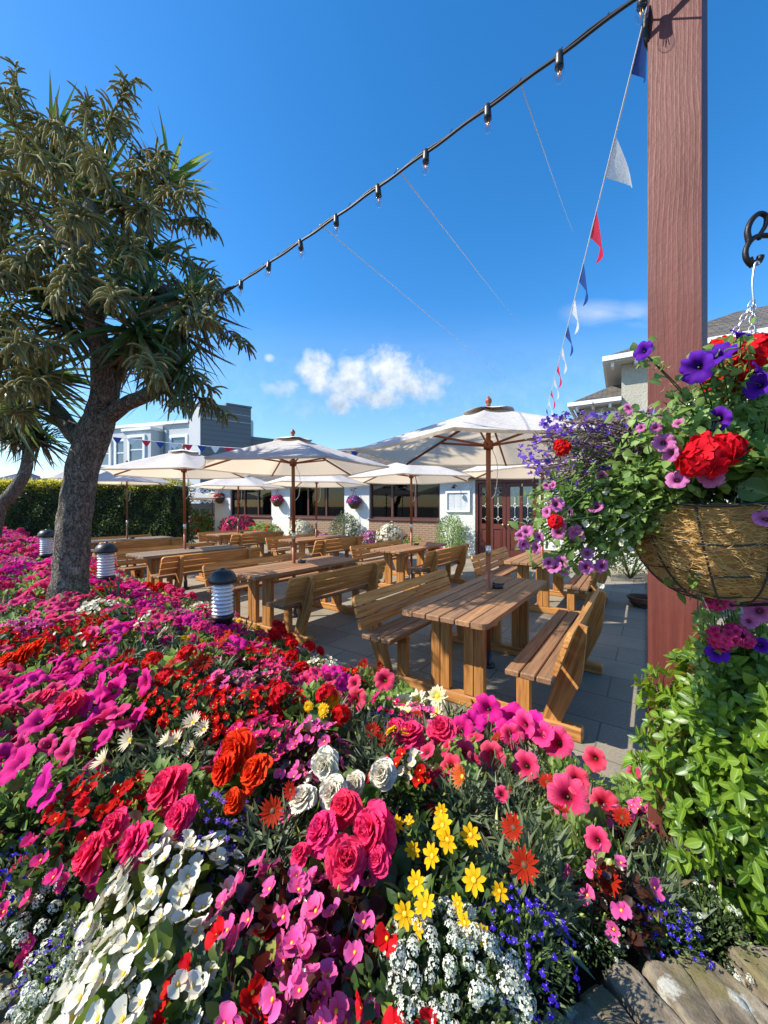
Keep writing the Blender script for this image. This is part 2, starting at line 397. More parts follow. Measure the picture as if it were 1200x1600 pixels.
def mat_cloth():
    m, nt, b, o = newmat('off_white_canvas'); g = coord(nt)
    n = noise_n(nt, g, 3, 5); wv = noise_n(nt, g, 160, 2)
    c = mixc(nt, n, (0.82, 0.80, 0.76), (0.90, 0.89, 0.86))
    nt.links.new(c, b.inputs['Base Color']); b.inputs['Roughness'].default_value = 0.9; b.inputs['Specular IOR Level'].default_value = 0.1
    h = nt.nodes.new('ShaderNodeMath'); h.operation = 'MULTIPLY_ADD'; h.inputs[1].default_value = 0.12; nt.links.new(wv, h.inputs[0]); nt.links.new(n, h.inputs[2])
    w2 = noise_n(nt, g, 7, 3, 0.5, (1, 1, 0.5)); p_ = bump(nt, w2, 0.35, 0.05, b); bump(nt, h.outputs[0], 0.3, 0.03, b, p_); thin(nt, b, o, (0.86, 0.72, 0.52), 0.46); return m
M['cloth'] = mat_cloth()
M['cap_cloth'] = mat_plain('off_white_cap_cloth', (0.78, 0.77, 0.73), 0.9, 0, 0.05, 4, 0.1, 0.1)
def mat_flag(name, col):
    m, nt, b, o = newmat(name); b.inputs['Base Color'].default_value = (*col, 1); b.inputs['Roughness'].default_value = 0.6
    n = noise_n(nt, coord(nt), 25, 3); bump(nt, n, 0.2, 0.01, b)
    thin(nt, b, o, col, 0.4); return m
M['flag_white'] = mat_flag('white_pennant', (0.82, 0.82, 0.80)); M['flag_red'] = mat_flag('red_pennant', (0.75, 0.02, 0.06)); M['flag_blue'] = mat_flag('blue_pennant', (0.015, 0.07, 0.30))

def mat_post():
    m, nt, b, o = newmat('maroon_painted_timber'); g = attr(nt, 'gc', 'Vector')
    w = nt.nodes.new('ShaderNodeTexWave'); w.wave_type = 'BANDS'; w.bands_direction = 'Y'; w.inputs['Scale'].default_value = 22; w.inputs['Distortion'].default_value = 14; w.inputs['Detail'].default_value = 2.5; w.inputs['Detail Scale'].default_value = 0.45
    mp = nt.nodes.new('ShaderNodeMapping'); mp.inputs['Scale'].default_value = (0.16, 1, 1); nt.links.new(g, mp.inputs[0]); nt.links.new(mp.outputs[0], w.inputs['Vector'])
    n1 = noise_n(nt, g, 4, 6, 0.65, (0.5, 12, 12)); n2 = noise_n(nt, g, 60, 4, 0.6, (0.6, 1, 1)); n4 = noise_n(nt, g, 2.2, 4)
    c = ramp(nt, n1, [(0.3, (0.085, 0.020, 0.015)), (0.7, (0.150, 0.040, 0.031))])
    c = mixc(nt, ramp(nt, n4, [(0.4, (0, 0, 0)), (0.75, (0.5,)*3)]), c, (0.19, 0.080, 0.066))
    nt.links.new(c, b.inputs['Base Color']); b.inputs['Roughness'].default_value = 0.5; b.inputs['Specular IOR Level'].default_value = 0.25
    p = bump(nt, ramp(nt, w.outputs['Fac'], [(0.05, (0, 0, 0)), (0.35, (1, 1, 1))]), 0.10, 0.004, b)
    p = bump(nt, n2, 0.35, 0.003, b, p); bump(nt, n1, 0.2, 0.005, b, p); return m
M['post'] = mat_post()

def mat_bark():
    m, nt, b, o = newmat('cordyline_bark'); g = coord(nt)
    def ridge(scale, zs, dist):
        mp = nt.nodes.new('ShaderNodeMapping'); mp.inputs['Scale'].default_value = (1, 1, zs); nt.links.new(g, mp.inputs[0])
        n = nt.nodes.new('ShaderNodeTexNoise'); n.inputs['Scale'].default_value = scale; n.inputs['Detail'].default_value = 3; n.inputs['Roughness'].default_value = 0.5; n.inputs['Distortion'].default_value = dist
        nt.links.new(mp.outputs[0], n.inputs['Vector'])
        q = nt.nodes.new('ShaderNodeMath'); q.operation = 'SUBTRACT'; q.inputs[1].default_value = 0.5; nt.links.new(n.outputs['Fac'], q.inputs[0])
        w = nt.nodes.new('ShaderNodeMath'); w.operation = 'ABSOLUTE'; nt.links.new(q.outputs[0], w.inputs[0]); return w.outputs[0]
    r1 = ridge(22, 0.45, 0.6); r2 = ridge(48, 0.7, 0.3); n1 = noise_n(nt, g, 6, 6, 0.7); n2 = noise_n(nt, g, 60, 6, 0.75)
    c = ramp(nt, n2, [(0.3, (0.15, 0.122, 0.094)), (0.7, (0.40, 0.35, 0.285))])
    c = mixc(nt, ramp(nt, r1, [(0.0, (0.9,)*3), (0.055, (0, 0, 0))]), c, (0.055, 0.042, 0.032))
    c = mixc(nt, ramp(nt, r2, [(0.0, (0.6,)*3), (0.05, (0, 0, 0))]), c, (0.07, 0.055, 0.042))
    c = mixc(nt, ramp(nt, n1, [(0.58, (0, 0, 0)), (0.66, (0.8,)*3)]), c, (0.44, 0.43, 0.36))
    nt.links.new(c, b.inputs['Base Color']); b.inputs['Roughness'].default_value = 0.95
    p = bump(nt, ramp(nt, r1, [(0, (0, 0, 0)), (0.12, (1, 1, 1))]), 1.0, 0.026, b); p = bump(nt, ramp(nt, r2, [(0, (0, 0, 0)), (0.10, (1, 1, 1))]), 0.8, 0.014, b, p); bump(nt, n2, 0.7, 0.012, b, p); return m
M['bark'] = mat_bark()

def mat_stone():
    m, nt, b, o = newmat('mossy_coping_stone'); g = coord(nt)
    n1 = noise_n(nt, g, 12, 8, 0.7); n2 = noise_n(nt, g, 70, 6, 0.7); n3 = noise_n(nt, g, 5, 5, 0.6)
    c = ramp(nt, n1, [(0.3, (0.08, 0.062, 0.042)), (0.5, (0.20, 0.165, 0.115)), (0.72, (0.36, 0.315, 0.24))])
    c = mixc(nt, ramp(nt, n3, [(0.50, (0, 0, 0)), (0.62, (0.8,)*3)]), c, (0.16, 0.135, 0.045))
    vo = nt.nodes.new('ShaderNodeTexVoronoi'); vo.inputs['Scale'].default_value = 9; nt.links.new(g, vo.inputs['Vector'])
    ad = nt.nodes.new('ShaderNodeMath'); ad.operation = 'MULTIPLY_ADD'; ad.inputs[1].default_value = 0.35; nt.links.new(n2, ad.inputs[0]); nt.links.new(vo.outputs['Distance'], ad.inputs[2])
    c = mixc(nt, ramp(nt, ad.outputs[0], [(0.36, (0.9,)*3), (0.42, (0, 0, 0))]), c, (0.46, 0.46, 0.41))
    nt.links.new(c, b.inputs['Base Color']); b.inputs['Roughness'].default_value = 0.95
    p = bump(nt, n1, 0.7, 0.02, b); bump(nt, n2, 0.6, 0.006, b, p); return m
M['stone'] = mat_stone()

def mat_soil():
    m, nt, b, o = newmat('dark_soil'); g = coord(nt); n = noise_n(nt, g, 30, 8, 0.7)
    nt.links.new(ramp(nt, n, [(0.3, (0.012, 0.009, 0.006)), (0.7, (0.05, 0.036, 0.024))]), b.inputs['Base Color']); b.inputs['Roughness'].default_value = 1
    bump(nt, n, 1, 0.03, b); return m
M['soil'] = mat_soil()

GRID_RZ = math.atan2(0.820, 0.572)      # direction along the tables
def mat_paving():
    m, nt, b, o = newmat('stone_paving_slabs'); g = coord(nt)
    mp = nt.nodes.new('ShaderNodeMapping'); mp.inputs['Rotation'].default_value = (0, 0, -GRID_RZ+R(90)); nt.links.new(g, mp.inputs[0])
    br = nt.nodes.new('ShaderNodeTexBrick'); br.inputs['Scale'].default_value = 1.0; br.inputs['Brick Width'].default_value = 0.60; br.inputs['Row Height'].default_value = 0.45
    br.inputs['Mortar Size'].default_value = 0.009; br.inputs['Mortar Smooth'].default_value = 0.6; br.inputs['Bias'].default_value = 0
    br.inputs['Color1'].default_value = (0.29, 0.248, 0.182, 1); br.inputs['Color2'].default_value = (0.41, 0.355, 0.265, 1); br.inputs['Mortar'].default_value = (0.11, 0.10, 0.075, 1)
    nt.links.new(mp.outputs[0], br.inputs['Vector'])
    n1 = noise_n(nt, g, 1.6, 6, 0.65); n2 = noise_n(nt, g, 55, 6, 0.75)
    c = mixc(nt, ramp(nt, n1, [(0.3, (0.65,)*3), (0.7, (0, 0, 0))]), br.outputs['Color'], (0.19, 0.163, 0.118))
    c = mixc(nt, ramp(nt, n2, [(0.35, (0.55,)*3), (0.65, (0, 0, 0))]), c, (0.12, 0.105, 0.08))
    nt.links.new(c, b.inputs['Base Color']); b.inputs['Roughness'].default_value = 0.9
    p = bump(nt, br.outputs['Fac'], -0.5, 0.008, b); bump(nt, n2, 0.5, 0.004, b, p); return m
M['paving'] = mat_paving()
def mat_ground(name, c1, c2, scale, bs=0.6):
    m, nt, b, o = newmat(name); g = coord(nt); n = noise_n(nt, g, scale, 8, 0.7); n2 = noise_n(nt, g, 0.25, 4)
    c = ramp(nt, n, [(0.3, c1), (0.7, c2)]); c = mixc(nt, n2, c, tuple(x*0.7 for x in c1))
    nt.links.new(c, b.inputs['Base Color']); b.inputs['Roughness'].default_value = 0.95; bump(nt, n, bs, 0.02, b); return m
M['ground'] = mat_ground('asphalt_ground', (0.045, 0.045, 0.045), (0.08, 0.078, 0.072), 20)
M['gravel'] = mat_ground('pale_gravel', (0.09, 0.08, 0.065), (0.40, 0.36, 0.30), 60, 1.0)

def mat_render(name, c1, c2, scale=28):
    m, nt, b, o = newmat(name); g = coord(nt); n = noise_n(nt, g, scale, 6, 0.65); n2 = noise_n(nt, g, 0.9, 5)
    c = ramp(nt, n2, [(0.3, c1), (0.7, c2)]); nt.links.new(c, b.inputs['Base Color']); b.inputs['Roughness'].default_value = 0.9
    bump(nt, n, 0.8, 0.03, b); return m
M['render'] = mat_render('white_roughcast', (0.62, 0.62, 0.58), (0.74, 0.74, 0.71))
M['pebbledash'] = mat_render('cream_pebbledash', (0.36, 0.34, 0.27), (0.47, 0.45, 0.37), 22)
def mat_brick():
    m, nt, b, o = newmat('multi_brown_brick'); g = attr(nt, 'gc', 'Vector')
    br = nt.nodes.new('ShaderNodeTexBrick'); br.inputs['Scale'].default_value = 1; br.inputs['Brick Width'].default_value = 0.225; br.inputs['Row Height'].default_value = 0.075; br.inputs['Mortar Size'].default_value = 0.010
    br.inputs['Color1'].default_value = (0.22, 0.115, 0.07, 1); br.inputs['Color2'].default_value = (0.13, 0.08, 0.055, 1); br.inputs['Mortar'].default_value = (0.40, 0.36, 0.29, 1)
    nt.links.new(g, br.inputs['Vector']); n = noise_n(nt, g, 9, 4)
    nt.links.new(mixc(nt, n, br.outputs['Color'], (0.27, 0.17, 0.10)), b.inputs['Base Color']); b.inputs['Roughness'].default_value = 0.9
    bump(nt, br.outputs['Fac'], -0.6, 0.01, b); return m
M['brick'] = mat_brick()
def mat_slate():
    m, nt, b, o = newmat('weathered_slate'); g = attr(nt, 'gc', 'Vector')
    br = nt.nodes.new('ShaderNodeTexBrick'); br.inputs['Scale'].default_value = 1; br.inputs['Brick Width'].default_value = 0.26; br.inputs['Row Height'].default_value = 0.17; br.inputs['Mortar Size'].default_value = 0.012
    br.inputs['Color1'].default_value = (0.062, 0.055, 0.050, 1); br.inputs['Color2'].default_value = (0.125, 0.112, 0.10, 1); br.inputs['Mortar'].default_value = (0.02, 0.02, 0.02, 1)
    nt.links.new(g, br.inputs['Vector']); n = noise_n(nt, g, 3.5, 6, 0.7)
    nt.links.new(mixc(nt, ramp(nt, n, [(0.52, (0, 0, 0)), (0.66, (0.7,)*3)]), br.outputs['Color'], (0.20, 0.14, 0.06)), b.inputs['Base Color']); b.inputs['Roughness'].default_value = 0.85
    bump(nt, br.outputs['Fac'], -0.8, 0.02, b); return m
M['slate'] = mat_slate()
def mat_glass(name, tint=(0.5, 0.55, 0.55), refl=0.05):
    m, nt, b, o = newmat(name)
    tr = nt.nodes.new('ShaderNodeBsdfTransparent'); tr.inputs[0].default_value = (*tint, 1)
    gl = nt.nodes.new('ShaderNodeBsdfGlossy'); gl.inputs['Roughness'].default_value = 0.02
    lw = nt.nodes.new('ShaderNodeLayerWeight'); fr = nt.nodes.new('ShaderNodeMath'); fr.operation = 'POWER'; fr.inputs[1].default_value = 4.0; nt.links.new(lw.outputs['Facing'], fr.inputs[0])
    ad = nt.nodes.new('ShaderNodeMath'); ad.operation = 'ADD'; ad.inputs[1].default_value = refl; nt.links.new(fr.outputs[0], ad.inputs[0])
    mx = nt.nodes.new('ShaderNodeMixShader'); nt.links.new(ad.outputs[0], mx.inputs[0]); nt.links.new(tr.outputs[0], mx.inputs[1]); nt.links.new(gl.outputs[0], mx.inputs[2])
    nt.links.new(mx.outputs[0], o.inputs[0]); return m
M['glass'] = mat_glass('window_glass', (0.34, 0.37, 0.37), 0.03); M['clear'] = mat_glass('clear_plastic', (0.95, 0.96, 0.97), 0.01); M['door_glass'] = mat_glass('leaded_glass', (0.35, 0.42, 0.45))
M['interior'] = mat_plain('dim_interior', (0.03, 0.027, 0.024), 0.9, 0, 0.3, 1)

# ------------------------------------------------------------------ ground
def sheet(name, pts, z, mat):
    mb = MB(); mb.add([(x, y, z) for x, y in pts], [tuple(range(len(pts)))]); return structure(obj(name, mb, mat))
sheet('ground', [(-900, -400), (900, -400), (900, 1500), (-900, 1500)], -0.008, M['ground'])
sheet('patio_paving', [(-16, -1), (9, -1), (9, 16), (-4, 22), (-16, 24)], 0.0, M['paving'])
sheet('gravel_strip', [(1.10, 1.6), (1.35, 1.6), (6.6, 8.1), (6.6, 8.6), (5.05, 8.6), (4.70, 7.95), (5.37, 7.9)], 0.006, M['gravel'])

BN = 1.36
def bed_d(X, Y): return (2.92-0.92*X-Y)/BN
def sm(x): x = np.clip(x, 0, 1); return x*x*(3-2*x)
WALL = curve([(-9.5, 2.6), (-5, 1.5), (-2.2, 1.05), (-1.2, 0.93), (-0.80, 0.86), (-0.52, 0.60), (0.0, 0.42), (0.24, 0.60), (0.40, 0.82), (0.75, 0.895), (1.3, 0.93), (2.2, 0.98)], 8)   # back edge of the coping
def wall_y(X): return np.interp(X, WALL[:, 0], WALL[:, 1])
def canopy(X, Y): return np.minimum(0.27+0.46*sm(bed_d(X, Y)/1.5), np.where(X > 0.3, 0.53, 0.56)+np.where(X > 0.3, 1.0, 1.4)*np.maximum(Y-wall_y(X), 0))
def soil_z(X, Y): return canopy(X, Y)-0.20
def cast(x, y):
    """where the sight line through a picture point meets the top of the planting"""
    Y = 0.45
    while Y < 16:
        X = (x-CX)/F*Y; z = CAMH-(y-HY)/F*Y
        if z <= canopy(X, Y): return V(X, Y, canopy(X, Y))
        Y += 0.005
    return None

def build_soil():
    mb = MB(); xs = np.concatenate([np.linspace(-13.5, -3, 36), np.linspace(-2.9, 1.38, 44)]); ss = np.linspace(0, 1, 22); vs = []
    for X in xs:
        y0 = wall_y(X); y1 = max(2.92-0.92*X+0.05, y0+0.05); y1 = min(y1, 13.6)
        for s in ss:
            Y = y0+(y1-y0)*s; z = float(soil_z(X, Y))+0.035*mnoise.noise(Vector((X*4, Y*4, 0)))
            if s == 1: z = -0.03
            if s == 0: z = 0.44
            vs.append((X, Y, z))
    n = len(ss); f = [(i*n+j, (i+1)*n+j, (i+1)*n+j+1, i*n+j+1) for i in range(len(xs)-1) for j in range(n-1)]
    mb.add(vs, f); structure(obj('flower_bed_soil', mb, M['soil']))
build_soil()

def rock(mb, c, ax, dims, seed, amp=0.05, n=7):
    """a weathered block: a subdivided box rounded and roughened"""
    A = np.asarray([unit(a) for a in ax]); L = []; f = []; k = 0; g = np.linspace(-1, 1, n)
    for axis in range(3):
        for sg in (-1, 1):
            for i in range(n):
                for j in range(n):
                    p = [0, 0, 0]; p[axis] = sg; p[(axis+1) % 3] = g[i]; p[(axis+2) % 3] = g[j]*sg; L.append(p)
            for i in range(n-1):
                for j in range(n-1):
                    a = k+i*n+j; f.append((a, a+n, a+n+1, a+1))
            k += n*n
    L = np.array(L, float); nrm8 = (np.abs(L)**13).sum(1)**(1/13.); L = L/nrm8[:, None]
    P = L*np.array(dims)/2; W_ = P@A+np.asarray(c, float)
    dsp = np.array([mnoise.noise(Vector(w*9+seed))*0.6+mnoise.noise(Vector(w*26+seed))*0.4 for w in W_])
    W_ = W_+(unit(L)@A)*(dsp*amp)[:, None]
    mb.add(W_, f)
def build_wall():
    t = thing('stone_wall', 'low curved wall of upright mossy coping stones edging the flower bed', 'wall', (0, 0.7, 0))
    mb = MB(); seg = np.cumsum(np.r_[0, np.linalg.norm(np.diff(WALL, axis=0), axis=1)])
    s = 0; i = 0
    while s < seg[-1]-0.1:
        p = V(np.interp(s, seg, WALL[:, 0]), np.interp(s, seg, WALL[:, 1])); q = V(np.interp(s+0.1, seg, WALL[:, 0]), np.interp(s+0.1, seg, WALL[:, 1]))
        d = unit(q-p); nrm = V(-d[1], d[0]); w = random.uniform(0.050, 0.088)
        if -1.6 < p[0] < 1.9:
            sk = R(random.uniform(-16, -4)); dd = V(d[0], d[1], 0); oo = V(nrm[0], nrm[1], 0)
            a2 = oo*math.cos(sk)+dd*math.sin(sk); a1 = dd*math.cos(sk)-oo*math.sin(sk)
            c = V(p[0], p[1], 0.43)+dd*w/2-oo*(0.20+random.uniform(-0.02, 0.02)); c[2] += random.uniform(-0.012, 0.012)
            rock(mb, c, (a1, a2, V(0, 0, 1)), (w*0.97, 0.42, 0.17), i*3.7, 0.026, 13)
            s += w
        else: s += 0.3
        i += 1
    obj('coping', mb, M['stone'], t, loc=(0, -0.7, 0))
    mb = MB(); vs = []
    for p in WALL:
        for yy, z in ((-0.03, 0.0), (-0.03, 0.36), (-0.38, 0.36), (-0.38, 0.0)): vs.append((p[0], p[1]+yy, z))
    n = len(WALL); mb.add(vs, [(i*4+j, i*4+4+j, i*4+4+j+1, i*4+j+1) for i in range(n-1) for j in range(3)])
    obj('footing', mb, M['stone'], t, loc=(0, -0.7, 0))
build_wall()

# ------------------------------------------------------------------ restaurant
P0 = V(2.80, 11.80, 0); WD = V(-0.85, 0.527, 0); WN = V(-0.527, -0.85, 0)     # along the front (towards the left), and out of it
def wp(s, z, o=0.0): return P0+WD*s+WN*o+V(0, 0, z)
def wbox(mb, s0, s1, z0, z1, o0, o1, m=0, ch=0.0):
    box(mb, wp((s0+s1)/2, (z0+z1)/2, (o0+o1)/2), (abs(s1-s0), abs(o1-o0), abs(z1-z0)), (WD, WN, V(0, 0, 1)), ch, m)
def slope(mb, pts, m=0):
    """roof plane from points; grain coordinates run along the eave and up the slope"""
    P = np.array(pts, float); e = unit(P[1]-P[0]); nn = unit(np.cross(P[1]-P[0], P[-1]-P[0])); u = np.cross(nn, e)
    g = np.c_[(P-P[0])@e, (P-P[0])@u, np.zeros(len(P))]; mb.add(P, [tuple(range(len(P)))], m, None, g)

def restaurant():
    t = thing('restaurant_building', 'low white roughcast restaurant with slate roof, wide dark windows and burgundy doors', 'building', tuple(P0))
    q = lambda name, mb, mat, par=t, sm_=False: obj(name, mb, mat, par, sm_, None if par is not t else tuple(-P0))
    wins = [(1.17, 3.92), (5.05, 7.90), (9.0, 11.77)]; end = 12.95; zs, zt = 1.10, 2.37
    mb = MB(); prev = 0.0
    for a, b in wins+[(end, end)]: wbox(mb, prev, a, 0, 2.60, -0.3, 0); prev = b
    for a, b in wins: wbox(mb, a, b, zt, 2.60, -0.3, -0.002)
    wbox(mb, -1.84, 0, 2.36, 2.60, -0.3, -0.002); wbox(mb, -7.0, -1.84, 0, 2.6, -0.3, 0)
    q('wall', mb, M['render'])
    mb = MB(); A = wp(end, 0); box(mb, wp(end-0.15, 1.3, -4), (0.3, 7.2, 2.6), (WD, WN, V(0, 0, 1))); q('wall', mb, M['render'])
    for a, b in wins:
        mb = MB(); L = b-a
        P = [wp(a, 0, 0.02), wp(b, 0, 0.02), wp(b, zs-0.06, 0.02), wp(a, zs-0.06, 0.02), wp(a, 0, -0.25), wp(b, 0, -0.25), wp(b, zs-0.06, -0.25), wp(a, zs-0.06, -0.25)]
        g = [(0, 0, 0), (L, 0, 0), (L, zs, 0), (0, zs, 0)]*2
        mb.add(P, [(0, 1, 2, 3), (7, 6, 5, 4), (3, 2, 6, 7)], 0, None, g); q('brick_panel', mb, M['brick'])
        mb = MB(); wbox(mb, a-0.03, b+0.03, zs-0.06, zs, -0.2, 0.07, ch=0.008); q('sill', mb, M['brown_frame'])
        mb = MB(); fw = 0.07
        wbox(mb, a, b, zs, zs+fw, -0.16, -0.08); wbox(mb, a, b, zt-fw, zt, -0.16, -0.08)
        wbox(mb, a, a+fw, zs+fw, zt-fw, -0.16, -0.08); wbox(mb, b-fw, b, zs+fw, zt-fw, -0.16, -0.08)
        fr = q('window', mb, M['brown_frame'])
        inv = fr.matrix_local.inverted()
        for k in (1, 2):
            mb = MB(); c = a+(b-a)*k/3; wbox(mb, c-0.04, c+0.04, zs+fw, zt-fw, -0.155, -0.075); q('mullion', mb, M['brown_frame'], fr)
        for k in range(3):
            a1 = a+(b-a)*k/3+0.05; b1 = a+(b-a)*(k+1)/3-0.05
            mb = MB(); wbox(mb, a1, b1, zs+0.06, zt-0.06, -0.125, -0.118); q('pane', mb, M['glass'], fr)
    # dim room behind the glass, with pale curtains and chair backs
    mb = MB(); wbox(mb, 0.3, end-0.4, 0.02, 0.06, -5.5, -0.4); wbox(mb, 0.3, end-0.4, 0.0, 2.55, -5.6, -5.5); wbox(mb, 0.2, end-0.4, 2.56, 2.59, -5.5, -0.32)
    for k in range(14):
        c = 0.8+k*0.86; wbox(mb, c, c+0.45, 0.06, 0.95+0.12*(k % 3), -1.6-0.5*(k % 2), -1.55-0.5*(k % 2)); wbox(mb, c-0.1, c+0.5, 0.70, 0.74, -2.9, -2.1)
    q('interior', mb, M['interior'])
    for a, b in wins:
        for s0 in (a+0.03, b-0.38):
            mb = MB(); n = 15; vs = []
            for i in range(n):
                s = s0+0.35*i/(n-1); o = -0.36+0.03*math.sin(i*1.7)
                vs += [wp(s, 1.0, o), wp(s, 2.4, o)]
            mb.add(vs, [(2*i, 2*i+2, 2*i+3, 2*i+1) for i in range(n-1)]); q('curtain', mb, M['curtain'], t, True)
    # roof
    mb = MB(); ov = 0.30; ez = 2.58; rz = 4.35
    eL = wp(end+ov, ez, ov); eR = wp(-7.0, ez, ov); rL = wp(8.6, rz, -4.0); rR = wp(-7.0, rz, -4.0); bL = wp(end+ov, ez, -8.3); bR = wp(-7.0, ez, -8.3)
    slope(mb, [eL, eR, rR, rL]); slope(mb, [bL, eL, rL]); slope(mb, [bR, bL, rL, rR]); q('roof', mb, M['slate'])
    mb = MB(); tube(mb, [rL+V(0, 0, 0.03), rR+V(0, 0, 0.03)], 0.09, 8); tube(mb, [eL, rL+V(0, 0, 0.02)], 0.07, 8); q('ridge_tile', mb, M['slate'], t, True)
    mb = MB(); wbox(mb, -7.0, end+0.28, ez-0.17, ez-0.02, ov-0.06, ov-0.03); wbox(mb, -7.0, end+0.28, ez-0.19, ez-0.17, -0.0, ov-0.03); q('fascia', mb, M['brown_frame'])
    mb = MB(); tube(mb, [wp(-7.0, ez-0.06, ov+0.04), wp(end+0.3, ez-0.06, ov+0.04)], 0.055, 10); q('gutter', mb, M['black_plastic'], t, True)
    # double doors
    dz = 2.34
    mb = MB(); wbox(mb, -1.84, -1.76, 0, dz, -0.18, -0.02); wbox(mb, -0.08, 0.0, 0, dz, -0.18, -0.02); wbox(mb, -1.76, -0.08, dz-0.09, dz, -0.18, -0.02); wbox(mb, -1.84, 0, 0.0, 0.05, -0.2, 0.1); q('door_frame', mb, M['burgundy'])
    for a, b, hs in ((-0.91, -0.08, -0.84), (-1.76, -0.93, -1.0)):
        mb = MB(); st = 0.10; w2 = (a+b)/2
        for x0, x1 in ((a, a+st), (b-st, b), (w2-0.045, w2+0.045)): wbox(mb, x0, x1, 0.06, dz-0.10, -0.13, -0.075, ch=0.006)
        for (x0, x1) in ((a+st, w2-0.045), (w2+0.045, b-st)):
            for z0, z1 in ((0.06, 0.24), (0.86, 1.02), (2.12, dz-0.10)): wbox(mb, x0, x1, z0, z1, -0.128, -0.077)
            wbox(mb, x0+0.01, x1-0.01, 0.25, 0.85, -0.115, -0.095, ch=0.008)
            wbox(mb, x0+0.05, x1-0.05, 0.30, 0.80, -0.10, -0.082, ch=0.006)
        dr = q('door', mb, M['burgundy'])
        for (x0, x1) in ((a+st, w2-0.045), (w2+0.045, b-st)):
            mb = MB(); wbox(mb, x0, x1, 1.02, 2.12, -0.106, -0.100); q('pane', mb, M['door_glass'], dr)
            mb = MB(); cx = (x0+x1)/2; hw = (x1-x0)/2-0.01
            for zc in (1.18, 1.57, 1.96):
                for p1, p2 in (((cx-0.05, zc), (cx, zc+0.075)), ((cx, zc+0.075), (cx+0.05, zc)), ((cx+0.05, zc), (cx, zc-0.075)), ((cx, zc-0.075), (cx-0.05, zc))):
                    tube(mb, [wp(p1[0], p1[1], -0.096), wp(p2[0], p2[1], -0.096)], 0.006, 5)
                for sg in (-1, 1): tube(mb, [wp(cx+sg*0.05, zc, -0.096), wp(cx+sg*hw, zc, -0.096)], 0.005, 5)
            tube(mb, [wp(cx, 1.03, -0.0955), wp(cx, 2.11, -0.0955)], 0.005, 5)
            q('leading', mb, M['white_paint'], dr, True)
        mb = MB(); tube(mb, [wp(hs, 1.0, -0.06), wp(hs, 1.0, 0.0)], [0.02, 0.035], 10); q('handle', mb, M['brass'], dr, True)
    return t
M['brass'] = mat_plain('aged_brass', (0.55, 0.42, 0.2), 0.35, 0.9, 0.1, 20)
m, nt, b, o = newmat('cream_curtain'); b.inputs['Base Color'].default_value = (0.55, 0.52, 0.45, 1); thin(nt, b, o, (0.6, 0.56, 0.48), 0.4); M['curtain'] = m
restaurant()

